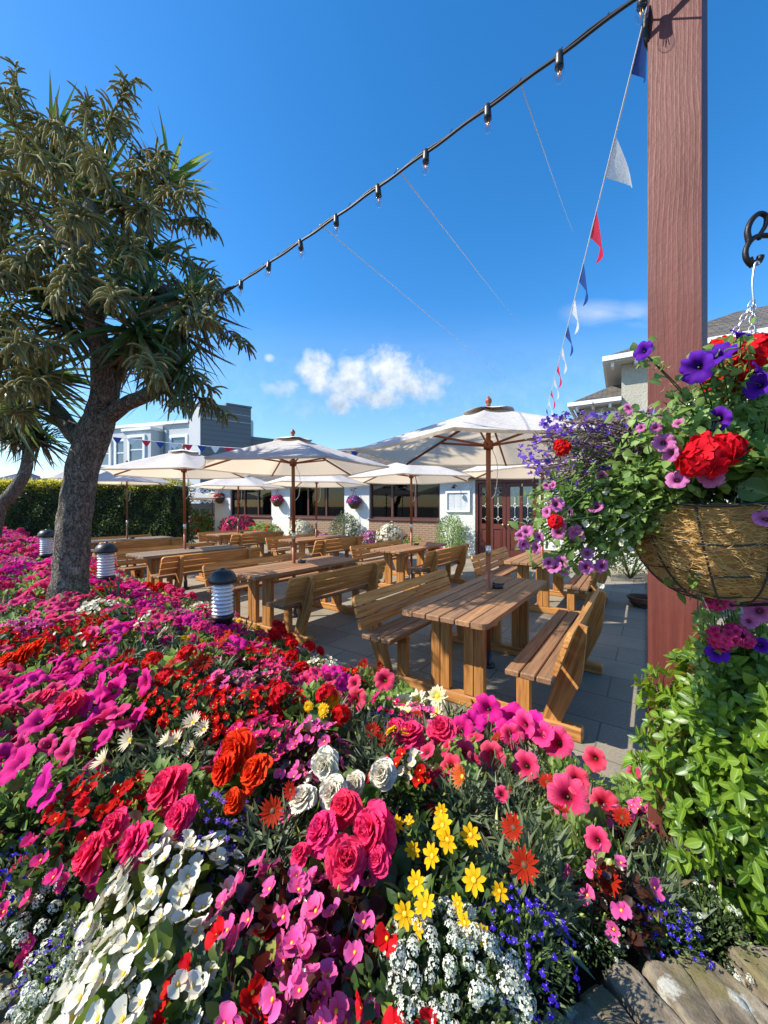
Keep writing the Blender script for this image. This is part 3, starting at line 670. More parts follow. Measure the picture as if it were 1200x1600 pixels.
def house():
    """the two-storey house behind, above the doors"""
    c0 = 14.9; pc = lambda x, c: (lambda Y: V((x-CX)/F*Y, Y, 0))(c/(1+0.62*(x-CX)/F))
    A = pc(971, c0); t = thing('house', 'two storey cream pebbledashed house with slate roof rising behind the burgundy doors', 'house', tuple(A))
    loc = tuple(-A); WR = -WD; up = V(0, 0, 1)
    hp = lambda s, z, o=0.0: A+WR*s+WN*o+up*z
    def hb(mb, s0, s1, z0, z1, o0, o1, ch=0): box(mb, hp((s0+s1)/2, (z0+z1)/2, (o0+o1)/2), (abs(s1-s0), abs(o1-o0), abs(z1-z0)), (WR, WN, up), ch)
    q = lambda name, mb, mat, par=t, s=False: obj(name, mb, mat, par, s, loc if par is t else None)
    ez = 5.70
    mb = MB(); hb(mb, 0, 9, 0, ez, -6, 0); q('wall', mb, M['pebbledash'])
    mb = MB(); hb(mb, -0.95, 0, 0, 4.62, -4.5, -0.25); q('bay_wall', mb, M['pebbledash'])
    ov = 0.38
    mb = MB(); rz = 7.5; eL = hp(-ov, ez, ov); eR = hp(9.4, ez, ov); bL = hp(-ov, ez, -6.4); rL = hp(3.0, rz, -3); rR = hp(9.4, rz, -3)
    slope(mb, [eL, eR, rR, rL]); slope(mb, [bL, eL, rL]); slope(mb, [hp(9.4, ez, -6.4), bL, rL, rR]); q('roof', mb, M['slate'])
    mb = MB(); e1 = hp(-0.95-0.32, 4.62, 0.07); e2 = hp(0.0, 4.62, 0.07); slope(mb, [e1, e2, hp(0.0, 5.35, -1.4), hp(-0.25, 5.35, -1.4)]); slope(mb, [hp(-1.27, 4.62, -4.8), e1, hp(-0.25, 5.35, -1.4), hp(-0.25, 5.35, -3)]); q('bay_roof', mb, M['slate'])
    mb = MB(); hb(mb, -ov, 9.4, ez-0.14, ez-0.01, ov-0.02, ov+0.07); hb(mb, -ov-0.07, -ov, ez-0.14, ez-0.01, -6.4, ov+0.07); q('gutter', mb, M['white_paint'])
    mb = MB(); hb(mb, -ov+0.002, 9.4, ez-0.17, ez-0.145, 0.0, ov-0.022); hb(mb, -ov+0.002, 0, ez-0.17, ez-0.145, -6, 0.0); q('soffit', mb, M['grey_paint'])
    mb = MB(); hb(mb, -1.30, 0, 4.50, 4.61, 0.06, 0.13); hb(mb, -1.36, -1.30, 4.50, 4.61, -4.5, 0.13); q('gutter', mb, M['white_paint'])
    mb = MB(); hb(mb, -1.3, 0, 4.47, 4.495, -0.25, 0.058); q('soffit', mb, M['grey_paint'])
    for k in range(7):
        mb = MB(); s = -0.25+k*0.55
        if s < 3.5: hb(mb, s, s+0.08, ez-0.29, ez-0.17, 0.002, 0.30); q('bracket', mb, M['white_paint'])
    for k in range(3):
        mb = MB(); s = -1.15+k*0.42; hb(mb, s, s+0.07, 4.37, 4.47, -0.248, 0.03); q('bracket', mb, M['white_paint'])
    for (s0, s1, z0, z1, o) in ((-0.80, -0.12, 3.3, 4.28, -0.25), (2.6, 3.9, 3.6, 5.0, 0), (5.4, 6.9, 3.6, 5.0, 0)):
        mb = MB(); f = 0.08
        for a in ((s0, s1, z0, z0+f), (s0, s1, z1-f, z1), (s0, s0+f, z0+f, z1-f), (s1-f, s1, z0+f, z1-f)): hb(mb, *a, o+0.002, o+0.07)
        w = q('window', mb, M['white_paint']); mb = MB(); hb(mb, s0+f, s1-f, z0+f, z1-f, o+0.012, o+0.03); q('pane', mb, M['far_glass'], w)
m, nt, b, o = newmat('reflective_far_glass'); b.inputs['Base Color'].default_value = (0.10, 0.13, 0.16, 1); b.inputs['Roughness'].default_value = 0.06; b.inputs['Specular IOR Level'].default_value = 0.9; M['far_glass'] = m
house()

def hotel():
    """pale hotel wing with white window surrounds and a dark flat roofed block beside it"""
    Y0 = 27.0; A = V((313-CX)/F*Y0, Y0, 0); up = V(0, 0, 1); FX = unit(V(-0.95, 0.30, 0)); FN = unit(V(-0.30, -0.95, 0))
    t = thing('hotel_building', 'pale painted hotel with white window surrounds seen behind the trunk', 'building', tuple(A)); loc = tuple(-A)
    def hb(mb, s0, s1, z0, z1, o0, o1, ch=0): box(mb, A+FX*(s0+s1)/2+FN*(o0+o1)/2+up*(z0+z1)/2, (abs(s1-s0), abs(o1-o0), abs(z1-z0)), (FX, FN, up), ch)
    q = lambda name, mb, mat, par=t: obj(name, mb, mat, par, False, loc if par is t else None)
    mb = MB(); hb(mb, 0.02, 1.0, 0, 8.75, -6, 0.0); q('corner_wall', mb, M['grey_paint'])
    mb = MB(); hb(mb, 1.0, 13, 0, 7.5, -6, -0.12); q('wall', mb, M['hotel_wall'])
    mb = MB(); hb(mb, 3.6, 6.2, 0, 7.0, -0.12, 0.8); q('bay_wall', mb, M['hotel_wall'])
    mb = MB(); hb(mb, 1.06, 13, 7.5, 7.72, -6, 0.05); hb(mb, 0.06, 1.05, 8.75, 8.86, -6, 0.10); hb(mb, 3.5, 6.3, 7.0, 7.2, -0.1, 0.92); q('cornice', mb, M['white_paint'])
    mb = MB(); hb(mb, 1.2, 13, 4.1, 4.3, -0.118, -0.04); hb(mb, 3.55, 6.25, 4.1, 4.3, -0.1, 0.86); q('string_course', mb, M['white_paint'])
    mb = MB(); tube(mb, [A+FX*3.3+FN*0.0+up*z for z in (0, 7.4)], 0.06, 8); q('drainpipe', mb, M['lead'])
    for s, o in ((2.0, -0.12), (4.9, 0.8), (7.4, -0.12), (9.4, -0.12), (11.2, -0.12)):
        for z0 in (4.75, 1.7):
            mb = MB(); a, b2, z1 = s-0.62, s+0.62, z0+1.75; f = 0.2
            for r in ((a-f, b2+f, z0-0.14, z0), (a-f, b2+f, z1, z1+0.2), (a-f, a, z0, z1), (b2, b2+f, z0, z1)): hb(mb, *r, o+0.004, o+0.10)
            hb(mb, a, b2, (z0+z1)/2-0.04, (z0+z1)/2+0.04, o+0.006, o+0.05)
            w = q('window', mb, M['white_paint']); mb = MB(); hb(mb, a, b2, z0, z1, o+0.005, o+0.02); q('pane', mb, M['far_glass'], w)
    B = A+V(0.05, 0.05, 0)
    k = thing('flat_roofed_block', 'dark grey flat roofed block with thin pale bands beside the pale hotel', 'building', tuple(B)); loc2 = tuple(-B)
    E = unit(V(0.80, 0.60, 0)); EN = unit(V(0.60, -0.80, 0))
    def kb(mb, s0, s1, z0, z1, o0, o1): box(mb, B+E*(s0+s1)/2+EN*(o0+o1)/2+up*(z0+z1)/2, (abs(s1-s0), abs(o1-o0), abs(z1-z0)), (E, EN, up))
    mb = MB(); kb(mb, 0, 1.67, 0, 8.80, -3, 0); kb(mb, 1.67, 3.47, 0, 8.98, -3, 0.0); obj('wall', mb, M['block_grey'], k, False, loc2)
    mb = MB(); kb(mb, 3.47, 6.5, 0, 6.9, -3, -0.3); obj('low_wall', mb, M['block_grey'], k, False, loc2)
    mb = MB(); kb(mb, -0.05, 1.66, 8.80, 8.88, -3, 0.06); kb(mb, 1.66, 3.52, 8.98, 9.10, -3, 0.08); obj('coping', mb, M['lead'], k, False, loc2)
    mb = MB(); kb(mb, 0, 3.47, 8.35, 8.38, -0.1, 0.012); kb(mb, 0, 3.47, 7.8, 7.83, -0.1, 0.012); obj('band', mb, M['grey_paint'], k, False, loc2)
M['hotel_wall'] = mat_plain('pale_blue_grey_render', (0.52, 0.54, 0.55), 0.8, 0, 0.06, 0.7)
def mat_block():
    m, nt, b, o = newmat('dark_grey_cladding'); g = coord(nt); w = nt.nodes.new('ShaderNodeTexWave'); w.bands_direction = 'Z'; w.inputs['Scale'].default_value = 0.9; nt.links.new(g, w.inputs['Vector'])
    nt.links.new(ramp(nt, w.outputs['Fac'], [(0.0, (0.115, 0.12, 0.13)), (0.12, (0.145, 0.15, 0.16)), (1, (0.155, 0.16, 0.17))]), b.inputs['Base Color']); b.inputs['Roughness'].default_value = 0.7; return m
M['block_grey'] = mat_block()
hotel()

# ------------------------------------------------------------------ picnic sets (table with two backed benches on shared runners)
def picnic_set():
    t = thing('picnic_table', '', 'picnic table', (0, 0, 0)); bw = M['bench_wood']; tw = M['top_wood']; ex = V(1, 0, 0); ey = V(0, 1, 0); ez = V(0, 0, 1)
    n = 6; w = 0.70/n; mb = MB()
    for i in range(n):
        y = -0.35+w*(i+0.5)
        if i in (0, n-1):
            oc = (1, 0, 0, 1) if i == 0 else (0, 1, 1, 0)
            prism(mb, rounded(1.88, w-0.007, 0.05, 5, oc), (0, y, 0.73), (ex, ey, ez), 0.04)
        else: box(mb, (0, y, 0.73), (1.88, w-0.007, 0.04), None, 0.005)
    obj('table_top', mb, tw, t, False)
    for sx in (-1, 1):
        mb = MB(); box(mb, (sx*0.62, 0, 0.682), (0.62, 0.07, 0.055), (ey, -ex, ez), 0.006); obj('top_bearer', mb, bw, t, False)
        mb = MB(); box(mb, (sx*0.62, 0, 0.045), (1.78, 0.09, 0.09), (ey, -ex, ez), 0.01); obj('runner', mb, bw, t, False)
        for sy in (-1, 1):
            mb = MB()
            for k in (0, 1): box(mb, (sx*0.62, sy*(0.10+k*0.083), 0.373), (0.562, 0.08, 0.058), (ez, ey, -ex), 0.005)
            obj('leg', mb, bw, t, False)
    mb = MB(); box(mb, (0, 0, 0.655), (1.16, 0.045, 0.10), None, 0.005); obj('stretcher', mb, bw, t, False)
    for sy in (-1, 1):
        L = 1.80; mb = MB()
        for i in range(3): 
            y = sy*(0.505+i*0.10); box(mb, (0, y, 0.452), (L, 0.092, 0.04), None, 0.006)
        obj('seat', mb, tw, t, False)
        lean = unit(V(0, sy*0.33, 1)); back = unit(np.cross(ex, lean)); face = back*(-sy if np.dot(back, V(0, sy, 0)) > 0 else sy)
        inner = V(0, -sy, 0); pn = unit(inner-lean*np.dot(inner, lean)); mb = MB(); b0 = V(0, sy*0.775, 0.46)
        for i in range(3):
            h = 0.088; c = b0+lean*(0.075+i*0.102)
            ol = rounded(L, h, 0.045, 6, (0, 1, 1, 0)) if i == 2 else rounded(L, h, 0.008, 3)
            prism(mb, ol, c+pn*0.026, (ex, lean, np.cross(ex, lean)), 0.030)
        obj('backrest', mb, bw, t, False)
        for sx in (-1, 1):
            mb = MB(); x = sx*0.62
            p = V(x+sx*0.072, sy*0.635, 0.09); qv = b0+V(x+sx*0.072, 0, 0)+lean*0.32-pn*0.02
            P = V(x+sx*0.0, 0, 0)
            # leaning plank from runner to back, widest at the seat
            d = unit(V(0, (b0+lean*0.31)[1]-sy*0.66, (b0+lean*0.31)[2]-0.09)); L2 = 0.71
            sd = np.cross(d, ex); a0 = V(x, sy*0.66, 0.09)
            if sd[1]*sy < 0: sd = -sd
            ol = [(0.0, -0.055), (0.0, 0.06), (0.34, 0.085), (0.42, 0.075), (L2, 0.01), (L2, -0.055), (0.40, -0.055)]
            ol = [(u_, v_+0.0) for u_, v_ in ol]
            if np.dot(np.cross(d, sd), ex) < 0: ol = ol[::-1]
            prism(mb, ol, a0+sd*0.03, (d, sd, np.cross(d, sd)), 0.05); obj('back_support', mb, bw, t, False)
            mb = MB(); box(mb, (x, sy*0.51, 0.235), (0.285, 0.095, 0.06), (ez, ey, -ex), 0.006); obj('bench_leg', mb, bw, t, False)
            mb = MB(); box(mb, (x, sy*0.615, 0.404), (0.32, 0.05, 0.055), (ey, -ex, ez), 0.005); obj('seat_bearer', mb, bw, t, False)
    return t
SETS = [   # centre, umbrella spot, apex height, label
    (V(0.94, 3.55, 0), 'nearest picnic table with two backed benches, shaded weathered top, beside the flower bed'),
    (V(-1.18, 5.30, 0), 'picnic table with backed benches just right of the nearest bollard light'),
    (V(-3.55, 7.05, 0), 'picnic table with backed benches right behind the middle bollard, second from the hedge'),
    (V(-6.25, 9.40, 0), 'picnic table with benches standing closest to the clipped hedge, behind the trunk'),
    (V(2.55, 6.20, 0), 'picnic table with backed benches in front of the burgundy doors, under the right parasol'),
    (V(0.55, 7.70, 0), 'picnic table with backed benches below the window beside the menu board'),
    (V(-1.74, 9.80, 0), 'picnic table with benches before the middle restaurant window and white daisies'),
    (V(-4.30, 11.60, 0), 'picnic table with benches in front of the pink hydrangea, farthest back'),
]
first = picnic_set()
for i, (c, lab) in enumerate(SETS):
    rz = GRID_RZ+R(random.uniform(-1.5, 1.5)) if i else GRID_RZ
    if i == 0: first.location = tuple(c); first.rotation_euler = (0, 0, rz); first['label'] = lab; first['group'] = 'picnic tables on the paving'
    else:
        d_ = dup(first, c, rz, lab)
        if i in (2, 3):
            for ch in d_.children:
                if ch.name.startswith('table_top'): ch.data = ch.data.copy(); ch.data.materials[0] = M['grey_wood']

# ------------------------------------------------------------------ parasols
def parasol():
    t = thing('parasol', '', 'parasol', (0, 0, 0)); A0 = R(12); Rr = 1.335; ZR = 2.08; ZA = 2.50
    mb = MB(); lathe(mb, [(0.0, 0.0), (0.06, 0.0), (0.065, 0.01), (0.06, 0.03), (0.04, 0.035), (0.032, 0.05), (0.032, 0.16), (0, 0.16)], sides=20); obj('base', mb, M['black_plastic'], t)
    mb = MB(); tube(mb, [(0, 0, z) for z in (0.06, 0.6, 1.08)], 0.024, 12); tube(mb, [(0, 0, z) for z in (1.17, 1.8, 2.46)], 0.024, 12); obj('pole', mb, M['pole_wood'], t)
    mb = MB(); tube(mb, [(0, 0, 1.08), (0, 0, 1.17)], 0.027, 12); obj('ferrule', mb, M['steel'], t)
    mb = MB(); lathe(mb, [(0, 2.10), (0.045, 2.10), (0.05, 2.12), (0.05, 2.17), (0.03, 2.19), (0, 2.19)], sides=12); obj('runner_hub', mb, M['pole_wood'], t)
    mb = MB(); lathe(mb, [(0, 2.40), (0.045, 2.40), (0.05, 2.44), (0.03, 2.47), (0, 2.47)], sides=12); obj('top_hub', mb, M['pole_wood'], t)
    mb = MB(); lathe(mb, [(0, 2.50), (0.03, 2.505), (0.018, 2.53), (0.034, 2.56), (0.03, 2.585), (0.012, 2.605), (0.0, 2.62)], sides=12); obj('finial', mb, M['pole_wood'], t)
    # canopy: six panels that sag a little between the ribs
    mb = MB(); nr, na = 9, 8; vs = []; idx = {}
    for i in range(nr+1):
        r = i/nr
        for k in range(6):
            for j in range(na):
                f = j/na; a, b = A0+k*math.pi/3, A0+(k+1)*math.pi/3
                px = (1-f)*math.cos(a)+f*math.cos(b); py = (1-f)*math.sin(a)+f*math.sin(b)
                sag = 4*f*(1-f); inn = 1-0.035*sag*r
                z = ZA-(ZA-ZR)*(r**1.04)-0.028*sag*math.sin(math.pi*min(1, r*0.9))+0.004*math.sin(9*f*6.28+k)*r
                vs.append((px*Rr*r*inn, py*Rr*r*inn, z))
    n = 6*na
    fs = [(i*n+j, (i+1)*n+j, (i+1)*n+(j+1) % n, i*n+(j+1) % n) for i in range(nr) for j in range(n)]
    mb.add(vs, fs)
    hv = [vs[nr*n+j] for j in range(n)]+[(vs[nr*n+j][0]*0.985, vs[nr*n+j][1]*0.985, vs[nr*n+j][2]-0.022) for j in range(n)]
    mb.add(hv, [(j, n+j, n+(j+1) % n, (j+1) % n) for j in range(n)]); obj('canopy', mb, M['cloth'], t)
    mb = MB(); vs = []
    for i in range(4):
        r = i/3
        for j in range(24):
            a = 2*math.pi*j/24; q = 0.26*r*(1+0.05*math.cos(6*(a-A0))); vs.append((q*math.cos(a), q*math.sin(a), ZA+0.016-0.062*r+0.008*math.sin(5*a)*r))
    mb.add(vs, [(i*24+j, (i+1)*24+j, (i+1)*24+(j+1) % 24, i*24+(j+1) % 24) for i in range(3) for j in range(24)]); obj('vent_cap', mb, M['cap_cloth'], t)
    for k in range(6):
        a = A0+k*math.pi/3; d = V(math.cos(a), math.sin(a), 0)
        mb = MB(); beam(mb, d*0.04+V(0, 0, ZA-0.05), d*(Rr*0.985)+V(0, 0, ZR-0.012), 0.018, 0.026); obj('rib', mb, M['pole_wood'], t, False)
        mb = MB(); beam(mb, d*0.04+V(0, 0, 2.14), d*(Rr*0.5)+V(0, 0, ZA-(ZA-ZR)*0.5-0.045), 0.014, 0.022); obj('strut', mb, M['pole_wood'], t, False)
    mb = MB(); tube(mb, curve([(0.03, 0, 2.12), (0.09, 0.02, 1.95), (0.075, 0.02, 1.7), (0.03, 0.0, 1.62)], 6), 0.004, 5); obj('pull_cord', mb, M['white_paint'], t)
    return t
PAR = [   # x, y, extra height, label
    (1.01, 3.72, 0.00, 'largest off white parasol, over the nearest picnic table'),
    (-1.26, 5.39, 0.02, 'cream parasol with small vent cap over the table beside the nearest bollard'),
    (-3.72, 7.20, 0.10, 'off white parasol in front of the hotel windows, over the middle bollard table'),
    (-6.30, 9.42, 0.07, 'parasol nearest the clipped hedge, half hidden by the tree trunk'),
    (2.56, 6.22, 0.02, 'white parasol in front of the burgundy doors, partly behind the hanging flowers'),
    (0.56, 7.86, 0.03, 'white parasol in front of the restaurant window beside the menu board'),
    (-1.74, 9.80, 0.04, 'cream parasol in front of the middle restaurant window, largely behind another'),
    (-4.34, 11.4, 0.04, 'cream parasol before the hydrangea and far restaurant window'),
]
pf = parasol()
for i, (x, y, dz, lab) in enumerate(PAR):
    if i == 0: o = pf; o.location = (x, y, 0); o.rotation_euler = (0, 0, R(-7)); o['label'] = lab; o['group'] = 'off white parasols over the tables'
    else: o = dup(pf, (x, y, 0), R(random.uniform(-14, 14)), lab)
    xy = 0.74 if i == 3 else 0.97 if i == 0 else 1.02; o.scale = (xy, xy, 1+dz/2.5)
    o.rotation_euler = (R(random.uniform(-0.8, 0.8)), R(random.uniform(-0.8, 0.8)), o.rotation_euler[2])

def ashtray(loc, label):
    mb = MB(); lathe(mb, [(0, 0), (0.05, 0), (0.058, 0.035), (0.050, 0.038), (0.042, 0.012), (0, 0.012)], sides=16)
    for k in range(3): a = k*2.1; box(mb, (0.052*math.cos(a), 0.052*math.sin(a), 0.041), (0.02, 0.014, 0.012))
    tag(obj('ashtray', mb, M['black_plastic'], None, True, loc), label, 'ashtray', 'black ashtrays on the tables')
for i, where in ((0, 'nearest picnic table'), (1, 'table beside the nearest bollard'), (2, 'table behind the middle bollard'), (3, 'table next to the hedge'), (4, 'table before the burgundy doors'), (5, 'table by the menu board'), (7, 'table before the hydrangea')):
    x, y = PAR[i][:2]; ashtray((x+0.10, y+0.03, 0.7505), 'small black ashtray beside the parasol pole on the '+where)

# ------------------------------------------------------------------ bollard lights
def bollard(loc, label, first=[None]):
    if first[0] is not None: return dup(first[0], loc, None, label)
    t = thing('bollard_light', label, 'bollard light', loc, 0, 'bollard lights in the flower bed'); first[0] = t
    mb = MB(); lathe(mb, [(0, 0), (0.085, 0), (0.085, 0.54), (0.10, 0.55), (0.10, 0.585), (0, 0.585)], sides=28); obj('post', mb, M['black_plastic'], t)
    mb = MB(); lathe(mb, [(0, 0.872), (0.116, 0.872), (0.122, 0.88), (0.122, 0.90), (0.112, 0.935), (0.085, 0.972), (0.045, 0.990), (0.018, 0.994), (0.018, 1.002), (0, 1.004)], sides=28); obj('cap', mb, M['black_plastic'], t)
    mb = MB(); vs = []
    for z in (0.585, 0.872): vs += [(0.108*math.cos(2*math.pi*j/28), 0.108*math.sin(2*math.pi*j/28), z) for j in range(28)]
    mb.add(vs, [(j, (j+1) % 28, 28+(j+1) % 28, 28+j) for j in range(28)]); obj('lens', mb, M['clear'], t)
    mb = MB()
    for k in range(8):
        z = 0.602+k*0.034; lathe(mb, [(0.05, z), (0.092, z-0.010), (0.094, z-0.004), (0.062, z+0.020), (0.05, z+0.018)], sides=24)
    tube(mb, [(0, 0, 0.58), (0, 0, 0.87)], 0.05, 16); obj('louvre', mb, M['louvre'], t); return t
for (x, ytop, Y), lab in zip(((348, 888, 3.5), (166, 847, 4.75), (73, 827, 6.5)), ('nearest black capped bollard light, in front of a bench end', 'middle bollard light, standing just right of the tree trunk', 'farthest bollard light, left of the trunk before the hedge')):
    p = at(x, ytop, Y); bollard((p[0], p[1], p[2]-1.0), lab)

# ------------------------------------------------------------------ timber post, bracket
def post_and_bracket():
    pc = V(1.109, 1.45, 0); nrm = unit(V(-0.72, -0.69, 0)); sd = V(-nrm[1], nrm[0], 0)
    t = thing('timber_post', 'tall square maroon painted timber post with raised grain', 'post', tuple(pc))
    mb = MB(); n = 60; wdt = 0.158; outl = [(-1, -1), (-0.33, -1), (0.33, -1), (0.93, -1), (1, -0.93), (1, 1), (-1, 1)]; k = len(outl); vs = []; gs = []
    zz = np.linspace(0, 4.4, n); o = rng.uniform(-9, 9, 3)
    for z in zz:
        for (a, b) in outl:
            j = 1+0.012*mnoise.noise(Vector((a*3, b*3, z*2.5)))
            p = sd*(a*wdt/2*j)-nrm*(-b*wdt/2*j); vs.append(p+V(0, 0, z)); gs.append((z, a*wdt/2+b*0.3, b*wdt/2))
    mb.add(vs, [(i*k+j, i*k+(j+1) % k, (i+1)*k+(j+1) % k, (i+1)*k+j) for i in range(n-1) for j in range(k)]+[tuple(range((n-1)*k, n*k))], 0, None, gs)
    obj('shaft', mb, M['post'], t, False)
    # wrought iron clamp high on the left face
    mb = MB(); q = at(1009, 40, 1.44)-pc
    tube(mb, curve([q+V(0.06, 0.03, 0.12), q+V(0.012, 0.01, 0.06), q+V(0.006, 0.01, 0.0), q+V(0.022, 0.02, -0.045), q+V(0.06, 0.04, -0.05)], 5), 0.011, 8, nz=0.3, nfreq=40)
    obj('clamp', mb, M['iron'], t)
    # bracket on a second post just outside
    p2 = V(1.75, 1.16, 0); t2 = thing('basket_bracket', 'curled black wrought iron bracket holding the hanging basket chains', 'bracket', (0.965, 1.0, 2.18))
    c = V(0.965, 1.0, 2.18); Y = 1.0; mb = MB()
    r = lambda x, y: at(x, y, Y)-c
    pts = curve([r(1176, 416), r(1166, 404), r(1166, 388), r(1178, 372), r(1200, 368), r(1260, 372), r(1400, 384), r(1600, 396)], 8)
    tube(mb, pts, 0.0066, 10); obj('arm', mb, M['iron'], t2)
    mb = MB(); pts = curve([r(1171, 380), r(1168, 362), r(1174, 345), r(1186, 334), r(1197, 338), r(1196, 352), r(1188, 366), r(1186, 374)], 8)
    tube(mb, pts, np.linspace(0.0075, 0.0048, len(pts)), 10); obj('scroll', mb, M['iron'], t2)
    mb = MB(); tube(mb, curve([r(1170, 404), r(1174, 412), r(1186, 408), r(1188, 400)], 5), 0.008, 8, nz=0.2, nfreq=60); obj('tip', mb, M['iron'], t2)
    e = r(1600, 396)+c; pw = thing('timber_post', 'second maroon timber post carrying the curled basket bracket', 'post', (e[0]+0.08, e[1], 0))
    mb = MB(); box(mb, (0, 0, 1.6), (3.2, 0.16, 0.16), (V(0, 0, 1), V(0, 1, 0), V(-1, 0, 0)), 0.008); obj('shaft', mb, M['post'], pw, False)
post_and_bracket()

# ------------------------------------------------------------------ cordyline trees
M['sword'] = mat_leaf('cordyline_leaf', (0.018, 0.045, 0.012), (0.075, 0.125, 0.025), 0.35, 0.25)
M['sword_lit'] = mat_leaf('lit_tone_cordyline_leaf', (0.08, 0.14, 0.02), (0.20, 0.26, 0.05), 0.35, 0.35)  # brighter copy of the leaf material, sunlight painted into its colour
M['dead'] = mat_leaf('dry_cordyline_leaf', (0.09, 0.065, 0.03), (0.19, 0.14, 0.07), 0.8, 0.15)
M['tassel'] = mat_leaf('seeding_flower_spike', (0.13, 0.125, 0.048), (0.32, 0.300, 0.125), 0.8, 0.28)
def rosette(mb, c, axis, n, L, m=0, droop=0.35):
    d = rnd_dirs(n, -0.75, 1.0); axis = unit(axis); d = unit(d+axis*0.55)
    up = unit(axis*1.0+V(0, 0, 0.6)); nn = unit(up-d*(d@up)[:, None]+rng.normal(0, 0.15, (n, 3)))
    Ls = L*rng.uniform(0.65, 1.1, n)
    leaves(mb, c+d*0.03, d, nn, Ls, 0.021*L/0.6, -rng.uniform(0.05, droop*1.6, n), 0.5, 7, 3, 'sword', m)
def panicle(mb, c, d, L, ntas, tl):
    d = unit(d); P = []; p = np.array(c, float); v = d.copy(); n = 14
    for i in range(n): P.append(p.copy()); p = p+v*L/n; v = unit(v+V(0, 0, -0.085)+rng.normal(0, 0.03, 3))
    P = np.array(P); tube(mb, P, np.linspace(0.010, 0.004, n), 5)
    for i in range(ntas):
        f = rng.uniform(0.12, 1.0); b = P[int(f*(n-1))]; ax = v*0.5+rnd_dirs(1)[0]*1.0; ax = unit(ax+V(0, 0, 0.15))
        k = 9; q = b.copy(); w = ax.copy(); Q = []; l = tl*rng.uniform(0.6, 1.15)*(1.15-0.5*f)
        for j in range(k): Q.append(q.copy()); q = q+w*l/k; w = unit(w+V(0, 0, -0.19)+rng.normal(0, 0.05, 3))
        rad = 0.0085*np.sin(np.pi*np.linspace(0.12, 0.96, k))**0.5*(1+0.25*(np.arange(k) % 2)); tube(mb, Q, rad, 5, caps=False)
        Q = np.array(Q); T = unit(np.gradient(Q, axis=0)); m = 34; ii = rng.integers(0, k, m); dd = unit(rnd_dirs(m)+T[ii]*0.2)
        leaves(mb, Q[ii]+dd*rad[ii][:, None]*0.6+T[ii]*rng.uniform(-0.5, 0.5, m)[:, None]*l/k, dd, T[ii]+rng.normal(0, 0.5, (m, 3)), 0.015, 0.0055, 0, 0, 1, 2, 'round')

